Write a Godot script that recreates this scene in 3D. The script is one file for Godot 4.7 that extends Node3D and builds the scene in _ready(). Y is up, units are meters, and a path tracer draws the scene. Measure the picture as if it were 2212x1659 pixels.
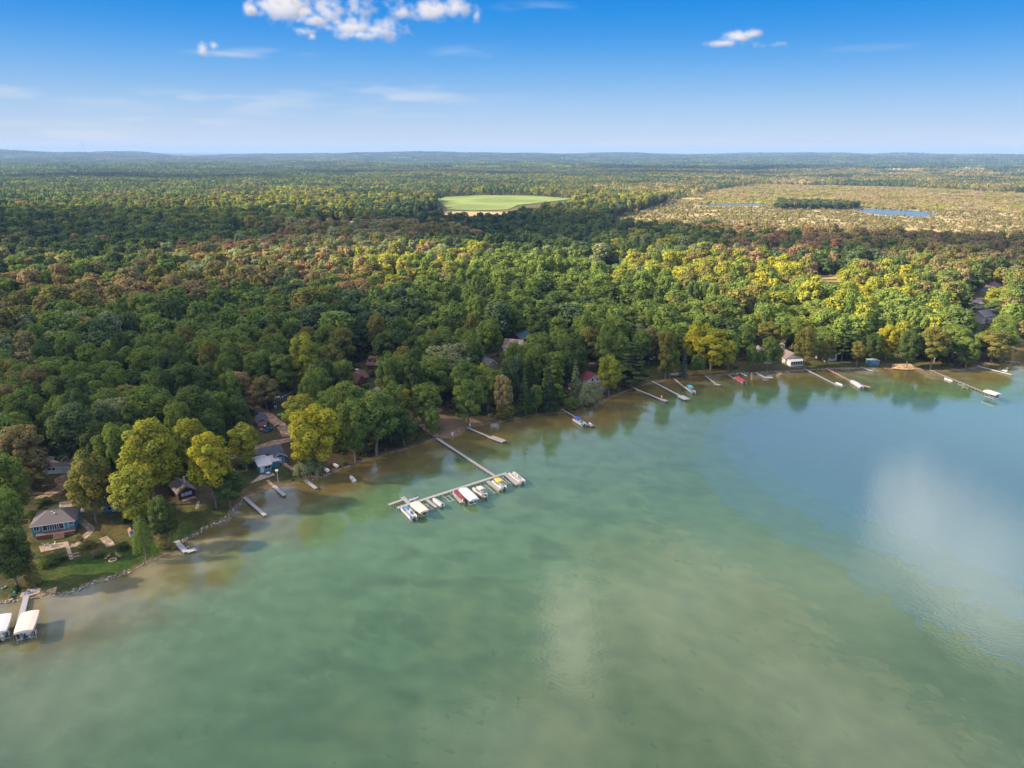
extends Node3D
# A wooded lakeshore with cottages, docks and boats, seen from a drone 112 m above the water. Units are metres; the camera looks towards -z.

const EXPOSURE := 3.9
const SUN_TO := Vector3(-0.86, 0.53, 0.12)
const NEAR := 395.0
const FOG := 5.5e-05
const SUN := 1.5
const CLOUD_ALPHA := 0.17
const RIPPLE := 0.07
const WATER := Color(0.22, 0.45, 0.33)
const MURK_AND_SKY := [[-0.5,Color(0.13, 0.2, 0.085),0.0543],[-0.85,Color(0.107, 0.212, 0.097),0.0543],[-1.2,Color(0.083, 0.223, 0.108),0.0543],[-1.55,Color(0.06, 0.235, 0.12),0.1324],[-1.9,Color(0.152, 0.339, 0.537),0.2254],[-2.25,Color(0.17, 0.36, 0.62),0.3184],[-2.6,Color(0.17, 0.36, 0.62),0.4114]]  # murk by depth; the blue of the deep sheets stands in for reflected sky
const SHORE := [Vector2(-420.0,80.0),Vector2(-300.0,10.0),Vector2(-154.6,-135.8),Vector2(-145.2,-149.8),Vector2(-138.5,-157.2),Vector2(-133.5,-162.2),Vector2(-128.6,-163.5),Vector2(-123.8,-165.1),Vector2(-118.4,-166.1),Vector2(-116.4,-168.2),Vector2(-114.3,-171.1),Vector2(-111.4,-172.7),Vector2(-108.8,-175.2),Vector2(-106.8,-177.3),Vector2(-104.9,-181.1),Vector2(-102.9,-184.0),Vector2(-101.2,-186.7),Vector2(-100.2,-191.8),Vector2(-97.4,-197.2),Vector2(-95.3,-202.0),Vector2(-92.5,-206.3),Vector2(-91.4,-210.7),Vector2(-91.0,-217.9),Vector2(-90.9,-222.1),Vector2(-87.1,-227.4),Vector2(-83.4,-231.0),Vector2(-74.5,-234.4),Vector2(-69.1,-238.9),Vector2(-63.8,-245.3),Vector2(-61.1,-248.6),Vector2(-54.9,-254.7),Vector2(-46.6,-261.9),Vector2(-37.5,-269.5),Vector2(-30.8,-276.1),Vector2(-24.9,-278.0),Vector2(-21.9,-281.2),Vector2(-18.9,-288.8),Vector2(-11.5,-292.8),Vector2(1.9,-300.5),Vector2(13.5,-306.4),Vector2(24.2,-308.6),Vector2(29.4,-310.3),Vector2(38.5,-316.5),Vector2(43.9,-324.8),Vector2(51.6,-334.6),Vector2(59.6,-343.1),Vector2(71.4,-352.6),Vector2(82.3,-359.0),Vector2(96.6,-363.5),Vector2(115.9,-368.9),Vector2(134.9,-372.8),Vector2(154.0,-376.1),Vector2(176.6,-380.2),Vector2(195.3,-381.2),Vector2(207.1,-380.5),Vector2(224.4,-377.5),Vector2(231.8,-376.8),Vector2(242.1,-377.7),Vector2(253.3,-380.9),Vector2(263.4,-387.5),Vector2(277.0,-395.1),Vector2(290.4,-409.2),Vector2(304.5,-426.3),Vector2(319.5,-437.4),Vector2(353.4,-463.6),Vector2(400.9,-494.3),Vector2(473.2,-529.3),Vector2(1200.0,-720.0)]
const LAND := [Vector2(-420.0,80.0),Vector2(-300.0,10.0),Vector2(-154.6,-135.8),Vector2(-145.2,-149.8),Vector2(-138.5,-157.2),Vector2(-133.5,-162.2),Vector2(-128.6,-163.5),Vector2(-123.8,-165.1),Vector2(-118.4,-166.1),Vector2(-116.4,-168.2),Vector2(-114.3,-171.1),Vector2(-111.4,-172.7),Vector2(-108.8,-175.2),Vector2(-106.8,-177.3),Vector2(-104.9,-181.1),Vector2(-102.9,-184.0),Vector2(-101.2,-186.7),Vector2(-100.2,-191.8),Vector2(-97.4,-197.2),Vector2(-95.3,-202.0),Vector2(-92.5,-206.3),Vector2(-91.4,-210.7),Vector2(-91.0,-217.9),Vector2(-90.9,-222.1),Vector2(-87.1,-227.4),Vector2(-83.4,-231.0),Vector2(-74.5,-234.4),Vector2(-69.1,-238.9),Vector2(-63.8,-245.3),Vector2(-61.1,-248.6),Vector2(-54.9,-254.7),Vector2(-46.6,-261.9),Vector2(-37.5,-269.5),Vector2(-30.8,-276.1),Vector2(-24.9,-278.0),Vector2(-21.9,-281.2),Vector2(-18.9,-288.8),Vector2(-11.5,-292.8),Vector2(1.9,-300.5),Vector2(13.5,-306.4),Vector2(24.2,-308.6),Vector2(29.4,-310.3),Vector2(38.5,-316.5),Vector2(43.9,-324.8),Vector2(51.6,-334.6),Vector2(59.6,-343.1),Vector2(71.4,-352.6),Vector2(82.3,-359.0),Vector2(96.6,-363.5),Vector2(115.9,-368.9),Vector2(134.9,-372.8),Vector2(154.0,-376.1),Vector2(176.6,-380.2),Vector2(195.3,-381.2),Vector2(207.1,-380.5),Vector2(224.4,-377.5),Vector2(231.8,-376.8),Vector2(242.1,-377.7),Vector2(253.3,-380.9),Vector2(263.4,-387.5),Vector2(277.0,-395.1),Vector2(290.4,-409.2),Vector2(304.5,-426.3),Vector2(319.5,-437.4),Vector2(353.4,-463.6),Vector2(400.9,-494.3),Vector2(473.2,-529.3),Vector2(1200.0,-720.0),Vector2(30000.0,-900.0),Vector2(30000.0,-30000.0),Vector2(-30000.0,-30000.0),Vector2(-30000.0,80.0)]
# leaf colours, by letter
const LEAF := {"G":Color(0.165, 0.236, 0.059),"D":Color(0.09, 0.139, 0.047),"B":Color(0.097, 0.149, 0.073),"O":Color(0.217, 0.212, 0.064),"Y":Color(0.307, 0.329, 0.053),"A":Color(0.392, 0.376, 0.04),"R":Color(0.318, 0.233, 0.127),"P":Color(0.236, 0.277, 0.153),"T":Color(0.382, 0.318, 0.17),"C":Color(0.054, 0.097, 0.045),"S":Color(0.142, 0.189, 0.153),"N":Color(0.236, 0.206, 0.1),"M":Color(0.297, 0.18, 0.117)}
# stands of the forest: x, z, the leaf colours that grow there
const STANDS := [[-219,-303,"GGDN"],[-196,-316,"GDGB"],[-159,-317,"GGGD"],[-138,-363,"GGDO"],[-254,-381,"OGPO"],[-221,-401,"GGGD"],[-184,-424,"GGGD"],[-300,-475,"NOGN"],[-352,-505,"NROG"],[-246,-476,"ONRG"],[-239,-524,"ROPN"],[-223,-605,"ROPN"],[-196,-630,"ROPM"],[-174,-684,"ROPT"],[-194,-867,"ROPN"],[-242,-783,"ROPM"],[-154,-917,"ROTN"],[-116,-685,"ROPY"],[-83,-585,"GOYG"],[-105,-526,"GNRG"],[-142,-450,"GGOB"],[-91,-450,"GGDB"],[-44,-510,"GGDG"],[-0,-587,"GGGG"],[14,-480,"GDGB"],[58,-512,"GGGD"],[97,-690,"DDGP"],[169,-755,"GPYD"],[156,-612,"YYGO"],[216,-637,"RYMO"],[284,-758,"RMRN"],[210,-569,"YYAO"],[312,-694,"DDGB"],[371,-695,"NDON"],[450,-697,"NNOR"],[547,-936,"NNRO"],[397,-837,"NRNO"],[362,-931,"NRNO"],[284,-929,"NDRN"],[377,-552,"NDGO"],[207,-482,"GGYG"],[151,-482,"GOGD"],[96,-481,"GGGD"],[25,-922,"CDBC"],[-58,-1035,"CDCB"],[-131,-1181,"DCBB"],[-0,-752,"DBGC"],[98,-1188,"DDOB"],[144,-1041,"DDBC"],[206,-927,"DDBN"],[136,-1658,"OYOD"],[291,-1517,"OYDO"],[-479,-741,"DDBN"],[-435,-818,"DDBB"],[-344,-820,"DGDB"],[-346,-581,"NDGB"],[-606,-905,"DBDG"],[-484,-1023,"DDGO"],[-422,-1171,"DOGY"],[-494,-1629,"OYOD"],[-844,-1612,"OGDN"],[-1016,-1604,"GDGO"],[-350,-1813,"YODO"],[-192,-2321,"DGBO"],[221,-2719,"OGOD"],[582,-2371,"OTOG"],[768,-1870,"TONT"],[1390,-2424,"OTOG"],[-685,-5014,"BGDO"],[-1933,-3731,"BGDB"],[1856,-7628,"BGBD"],[4660,-8194,"BGDB"]]
# places without trees: capsules from x, z to x, z, radius
const KEEP := [[-132.2,-210.8,-116.9,-186.4,10],[-140.8,-198.6,-116.7,-164.7,12],[-162.0,-237.9,-138.6,-203.5,10],[-153.0,-225.0,-138.6,-203.8,8],[-111.2,-224.3,-98.4,-198.5,8],[-91.7,-246.8,-79.5,-213.8,10],[-88.6,-257.5,-76.1,-221.2,10],[-96.1,-266.5,-84.2,-233.4,6],[-104.5,-282.3,-89.0,-240.3,8],[-94.3,-276.7,-84.0,-246.5,6],[-105.5,-296.3,-95.9,-269.1,6],[-105.0,-312.2,-91.7,-272.8,10],[-108.2,-296.1,-100.5,-275.1,4],[-113.8,-281.8,-100.6,-249.2,8],[-130.3,-358.0,-120.5,-330.9,6],[-112.2,-342.7,-104.2,-318.4,8],[-76.3,-346.8,-66.0,-300.0,12],[-73.5,-374.6,-64.8,-330.6,10],[-63.0,-354.0,-58.6,-328.8,8],[-63.4,-314.5,-57.1,-283.1,6],[-63.8,-334.2,-59.6,-312.2,6],[0.7,-404.6,0.6,-366.2,12],[10.0,-429.4,9.7,-416.6,10],[-10.0,-373.4,-8.8,-331.8,8],[-7.4,-388.7,-7.1,-375.9,6],[39.7,-344.8,37.8,-328.9,10],[42.8,-381.7,38.5,-343.5,6],[-30.5,-434.1,-27.3,-389.4,8],[-36.6,-461.5,-33.5,-423.2,6],[156.9,-394.7,146.3,-368.0,12],[143.1,-400.4,137.8,-385.4,8],[182.3,-395.3,176.9,-383.7,8],[204.1,-390.8,184.8,-353.9,8],[216.6,-395.5,196.6,-359.0,8],[328.9,-487.3,279.6,-414.3,12],[356.7,-544.5,321.7,-490.9,10],[408.7,-601.1,372.7,-548.2,10],[348.0,-606.4,324.1,-564.8,8],[271.8,-636.9,246.7,-578.0,10],[290.0,-654.3,279.7,-630.9,16],[298.1,-455.1,280.6,-428.4,8],[94.7,-698.4,86.1,-635.0,12],[-87.4,-230.0,-82.9,-218.0,8],[-94.2,-217.5,-87.9,-202.8,8],[-102.7,-211.5,-94.3,-194.2,10],[-119.5,-185.9,-107.4,-167.1,10],[-106.7,-181.8,-97.0,-165.2,8],[51.9,-348.7,50.5,-339.2,8],[89.2,-367.0,84.6,-348.3,8],[111.6,-369.4,107.0,-354.1,8],[130.9,-375.0,125.6,-359.9,8],[159.1,-379.2,152.9,-364.4,8],[183.4,-383.4,176.5,-368.9,8],[224.1,-387.7,211.3,-365.5,10],[-32.9,-285.4,-30.3,-263.1,6],[-26.2,-287.9,-25.0,-275.2,6],[-42.7,-294.2,-40.9,-281.6,4],[-38.4,-303.3,-36.8,-290.6,4],[-91.9,-281.2,-84.0,-256.9,6]]
const GROUND_COLOURS := [Color(0.045,0.088,0.022),Color(0.075,0.09,0.03),Color(0.13,0.105,0.05),Color(0.26,0.185,0.13)]
const GRASS := [[[Vector2(-131.6,-169.3),Vector2(-144.4,-189.5),Vector2(-151.1,-203.1),Vector2(-138.7,-204.9),Vector2(-128.2,-204.5),Vector2(-115.9,-197.8),Vector2(-110.9,-188.9),Vector2(-124.7,-184.4),Vector2(-130.7,-176.0)],1,2],[[Vector2(-105.4,-198.2),Vector2(-109.1,-214.0),Vector2(-105.3,-217.7),Vector2(-98.7,-221.9),Vector2(-91.2,-223.0),Vector2(-91.6,-210.4),Vector2(-95.3,-202.9)],1,2],[[Vector2(-130.5,-170.3),Vector2(-130.8,-176.2),Vector2(-124.8,-184.7),Vector2(-115.4,-189.5),Vector2(-107.7,-193.7),Vector2(-104.7,-198.2),Vector2(-98.7,-208.3),Vector2(-92.1,-219.1),Vector2(-90.7,-222.7),Vector2(-91.4,-209.9),Vector2(-97.6,-196.2),Vector2(-102.9,-183.5),Vector2(-108.2,-175.4),Vector2(-116.4,-167.8),Vector2(-127.9,-163.5)],0,1],[[Vector2(-94.2,-217.5),Vector2(-92.6,-232.5),Vector2(-82.8,-238.4),Vector2(-72.5,-238.5),Vector2(-67.4,-241.8),Vector2(-74.3,-234.0),Vector2(-90.5,-222.1)],1,2],[[Vector2(-107.0,-269.7),Vector2(-104.5,-282.3),Vector2(-92.5,-270.7),Vector2(-96.1,-266.5),Vector2(-101.3,-262.4)],2,1],[[Vector2(-102.5,-304.1),Vector2(-97.5,-312.3),Vector2(-91.5,-297.2),Vector2(-97.8,-294.3)],1,0],[[Vector2(-157.5,-218.8),Vector2(-162.4,-227.8),Vector2(-162.0,-237.9),Vector2(-155.2,-226.4),Vector2(-154.6,-221.8)],1,2],[[Vector2(-35.8,-280.7),Vector2(-36.7,-304.4),Vector2(-18.1,-300.4),Vector2(-10.7,-294.2),Vector2(-22.2,-280.7),Vector2(-30.8,-276.5)],3,2],[[Vector2(59.4,-343.5),Vector2(71.4,-391.4),Vector2(102.4,-385.6),Vector2(139.3,-394.2),Vector2(172.2,-395.1),Vector2(200.8,-391.6),Vector2(236.9,-403.1),Vector2(244.6,-395.7),Vector2(234.5,-377.6),Vector2(196.4,-382.0),Vector2(134.9,-373.6),Vector2(83.3,-359.7)],2,1],[[Vector2(27.8,-331.6),Vector2(31.5,-353.6),Vector2(51.0,-375.5),Vector2(49.8,-348.6),Vector2(38.2,-317.9)],3,2],[[Vector2(28.2,-366.3),Vector2(51.5,-379.1),Vector2(50.5,-389.7),Vector2(31.4,-380.5)],3,3],[[Vector2(-116.2,-349.3),Vector2(-105.9,-349.6),Vector2(-99.7,-327.0),Vector2(-110.3,-329.9)],2,3],[[Vector2(-8.0,-385.4),Vector2(-6.0,-407.1),Vector2(-1.2,-394.0)],1,0],[[Vector2(287.1,-456.8),Vector2(317.2,-475.3),Vector2(300.4,-443.8),Vector2(278.0,-436.7)],0,1]]
const CLEARINGS := [[Vector2(-199.5,-1917.4),Vector2(-78.3,-2000.5),Vector2(53.3,-1986.8),Vector2(157.6,-1861.7),Vector2(121.9,-1440.1),Vector2(-7.0,-1144.5),Vector2(-62.5,-1117.3),Vector2(-100.5,-1149.8),Vector2(-124.1,-1284.9),Vector2(-154.3,-1483.3)],[Vector2(-151.9,-1298.1),Vector2(-146.3,-1421.0),Vector2(-119.7,-1432.4),Vector2(-8.7,-1415.5),Vector2(-8.0,-1295.3),Vector2(-14.3,-1224.4),Vector2(-80.4,-1197.7),Vector2(-139.0,-1187.8)],[Vector2(-307.1,-1147.4),Vector2(-301.9,-1204.9),Vector2(-256.9,-1213.7),Vector2(-243.7,-1156.1),Vector2(-211.5,-1003.4),Vector2(-245.8,-979.0),Vector2(-266.5,-995.9)],[Vector2(-391.4,-1006.7),Vector2(-354.7,-1040.5),Vector2(-314.6,-922.7),Vector2(-305.0,-893.8),Vector2(-329.6,-865.8),Vector2(-347.1,-892.8)],[Vector2(227.2,-543.1),Vector2(261.8,-625.8),Vector2(279.7,-666.2),Vector2(306.6,-669.0),Vector2(287.6,-622.0),Vector2(249.6,-539.9),Vector2(235.9,-530.8)],[Vector2(663.0,-1362.6),Vector2(670.1,-1453.8),Vector2(683.0,-1481.8),Vector2(725.2,-1528.5),Vector2(785.4,-1530.7),Vector2(811.2,-1453.9),Vector2(778.0,-1345.2),Vector2(763.3,-1319.8),Vector2(712.9,-1300.7)],[Vector2(389.9,-1610.8),Vector2(397.4,-1641.7),Vector2(473.0,-1686.3),Vector2(553.0,-1703.9),Vector2(585.8,-1662.8),Vector2(574.7,-1631.4),Vector2(521.1,-1576.9),Vector2(421.1,-1560.6)]]
const FIELDS := [["field",[Vector2(-199.5,-1917.4),Vector2(-78.3,-2000.5),Vector2(53.3,-1986.8),Vector2(157.6,-1861.7),Vector2(84.6,-1729.0),Vector2(12.3,-1613.4),Vector2(-9.1,-1479.4),Vector2(-80.8,-1444.3),Vector2(-129.9,-1486.3),Vector2(-160.4,-1660.9)],0.6,Color(0.14,0.205,0.035)],["stubble_field",[Vector2(-151.9,-1298.1),Vector2(-146.3,-1421.0),Vector2(-119.7,-1432.4),Vector2(-8.7,-1415.5),Vector2(-15.6,-1338.0),Vector2(-87.8,-1308.8)],0.4,Color(0.30,0.22,0.13)],["stubble_field",[Vector2(-307.1,-1147.4),Vector2(-301.9,-1204.9),Vector2(-256.9,-1213.7),Vector2(-243.7,-1156.1),Vector2(-283.2,-1128.0)],0.4,Color(0.34,0.25,0.15)],["stubble_field",[Vector2(-391.4,-1006.7),Vector2(-354.7,-1040.5),Vector2(-344.0,-1007.9),Vector2(-371.7,-976.3)],0.4,Color(0.30,0.23,0.14)],["glade",[Vector2(261.8,-625.8),Vector2(279.7,-666.2),Vector2(306.6,-669.0),Vector2(287.6,-622.0),Vector2(271.8,-611.6)],0.2,Color(0.30,0.24,0.08)],["marsh",[Vector2(145.7,-1098.7),Vector2(167.8,-1265.9),Vector2(562.1,-2185.0),Vector2(919.6,-2808.0),Vector2(1304.5,-2651.8),Vector2(1493.5,-2015.0),Vector2(767.8,-1019.3),Vector2(666.4,-884.7),Vector2(258.3,-1035.2)],0.15,Color(0.30,0.25,0.12)],["pond",[Vector2(683.0,-1481.8),Vector2(725.2,-1528.5),Vector2(785.4,-1530.7),Vector2(811.2,-1453.9),Vector2(778.0,-1345.2),Vector2(726.6,-1325.7),Vector2(675.7,-1388.8)],0.5,Color(0,0,0)],["pond",[Vector2(397.4,-1641.7),Vector2(473.0,-1686.3),Vector2(553.0,-1703.9),Vector2(585.8,-1662.8),Vector2(531.1,-1607.3),Vector2(429.2,-1590.6)],0.5,Color(0,0,0)]]
const WETLAND := [Vector2(136.2,-1027.1),Vector2(167.8,-1265.9),Vector2(562.1,-2185.0),Vector2(919.6,-2808.0),Vector2(1304.5,-2651.8),Vector2(1493.5,-2015.0),Vector2(767.8,-1019.3),Vector2(622.9,-827.0),Vector2(241.5,-967.7)]
const ISLAND := [Vector2(605.0,-1691.6),Vector2(785.5,-1698.8),Vector2(701.7,-1504.7),Vector2(533.3,-1498.7)]
const STONES := [[-134,-107,0.95],[-107,-100,0.5],[-100,-91,0.95],[-91,-74,0.8],[116,194,1.0]]
# the sky's colour by height in degrees (0 to 255)
const SKY := [[0, 216, 228, 238],[0.8, 208, 223, 239],[1.8, 190, 214, 240],[3.5, 160, 201, 241],[5.5, 118, 181, 240],[8, 62, 155, 235],[10.5, 8, 138, 228],[16, 60, 150, 228],[30, 60, 138, 216],[60, 22, 94, 190],[90, 20, 88, 182]]
const PUFFS := [[-16.00,9.71,2.54,1.43,1.5],[-18.12,9.26,0.78,0.52,1.2],[-14.55,9.29,1.95,0.78,0.9],[-13.03,9.30,2.28,1.63,0.8],[-11.05,9.62,2.28,1.63,0.55],[-13.90,8.81,1.95,0.59,1.0],[-11.41,8.47,2.60,0.85,1.1],[-9.56,8.34,2.60,0.91,0.9],[-10.59,7.98,2.93,0.46,1.0],[-8.57,8.16,1.30,0.85,0.55],[-14.64,8.10,1.11,0.36,0.9],[-14.17,7.76,0.39,0.26,0.8],[-7.79,9.47,1.04,0.65,0.8],[-5.76,9.64,2.28,0.85,1.3],[-4.16,9.84,1.95,0.91,1.0],[-2.56,9.43,0.46,0.72,0.6],[-21.48,6.62,0.52,0.55,0.9],[-20.70,6.90,0.39,0.33,0.8],[15.79,7.75,1.50,0.46,1.3],[16.72,7.91,0.91,0.39,1.2],[15.00,7.39,1.56,0.33,1.0],[-8.50,9.65,1.11,1.30,0.5],[18.27,7.20,1.95,0.20,0.35]]
const MIRRORED := [[5.2,37.3,4.5,7,0.8],[23.9,36.3,18,9,0.5],[32.1,24.6,4.5,4.5,0.8],[35.8,26.9,8,5,0.8],[39.1,29.3,9,5,0.8],[14.8,33.8,10,4,0.45],[2.1,43.4,14,5,0.5],[30.9,39.1,20,6,0.5],[17.9,29.6,9,3,0.3],[26.4,31.8,12,5,0.5],[-35.9,35.3,14,6,0.25]]
const VEILS := [[-19.79,6.44,3.90,0.33,0.45],[-17.37,6.64,4.55,0.39,0.35],[-3.04,6.93,3.90,0.72,0.3],[-30.20,3.51,16.25,0.72,0.5],[-21.70,3.46,19.50,0.85,0.4],[-9.06,3.99,11.70,0.85,0.5],[-8.15,4.55,7.80,0.78,0.35],[-23.17,2.03,6.50,0.46,0.8],[-31.72,1.07,13.00,1.30,0.55],[24.52,0.89,32.50,0.46,0.3],[7.62,0.78,22.75,0.46,0.25],[-16.34,2.91,22.75,0.65,0.25],[24.96,6.60,5.20,0.46,0.2],[1.39,9.83,3.90,0.65,0.25]]
const CLOUD_SHADES := [["broad thin cloud shading the lake and the cottages",[[-60,-215,330,240],[-330,-400,330,230],[60,60,420,230],[-20,-400,230,170],[190,-290,150,110]],0.17],["long thin cloud shading the dark woods at the left",[[-430,-960,500,290],[-850,-900,350,220]],0.3],["thin cloud shading the pines in the middle distance",[[90,-1000,240,260]],0.3],["thin cloud shading the brown woods at the right",[[400,-790,260,80],[680,-740,240,120]],0.3],["distant thin cloud shading the far forest",[[300,-3900,1500,260],[-1900,-3100,1100,220],[2300,-5200,1800,420]],0.3]]
const MASTS := [[Vector3(-3446,0,-6093),205.0],[Vector3(-429,0,-6987),127.0]]
const FARMS := [[Vector3(2.0,6,-5907.2),60.0,16.0,7.0],[Vector3(49.9,6,-6285.7),26.0,14.0,7.0],[Vector3(-222.7,6,-1936.2),16.0,10.0,6.0]]
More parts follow.
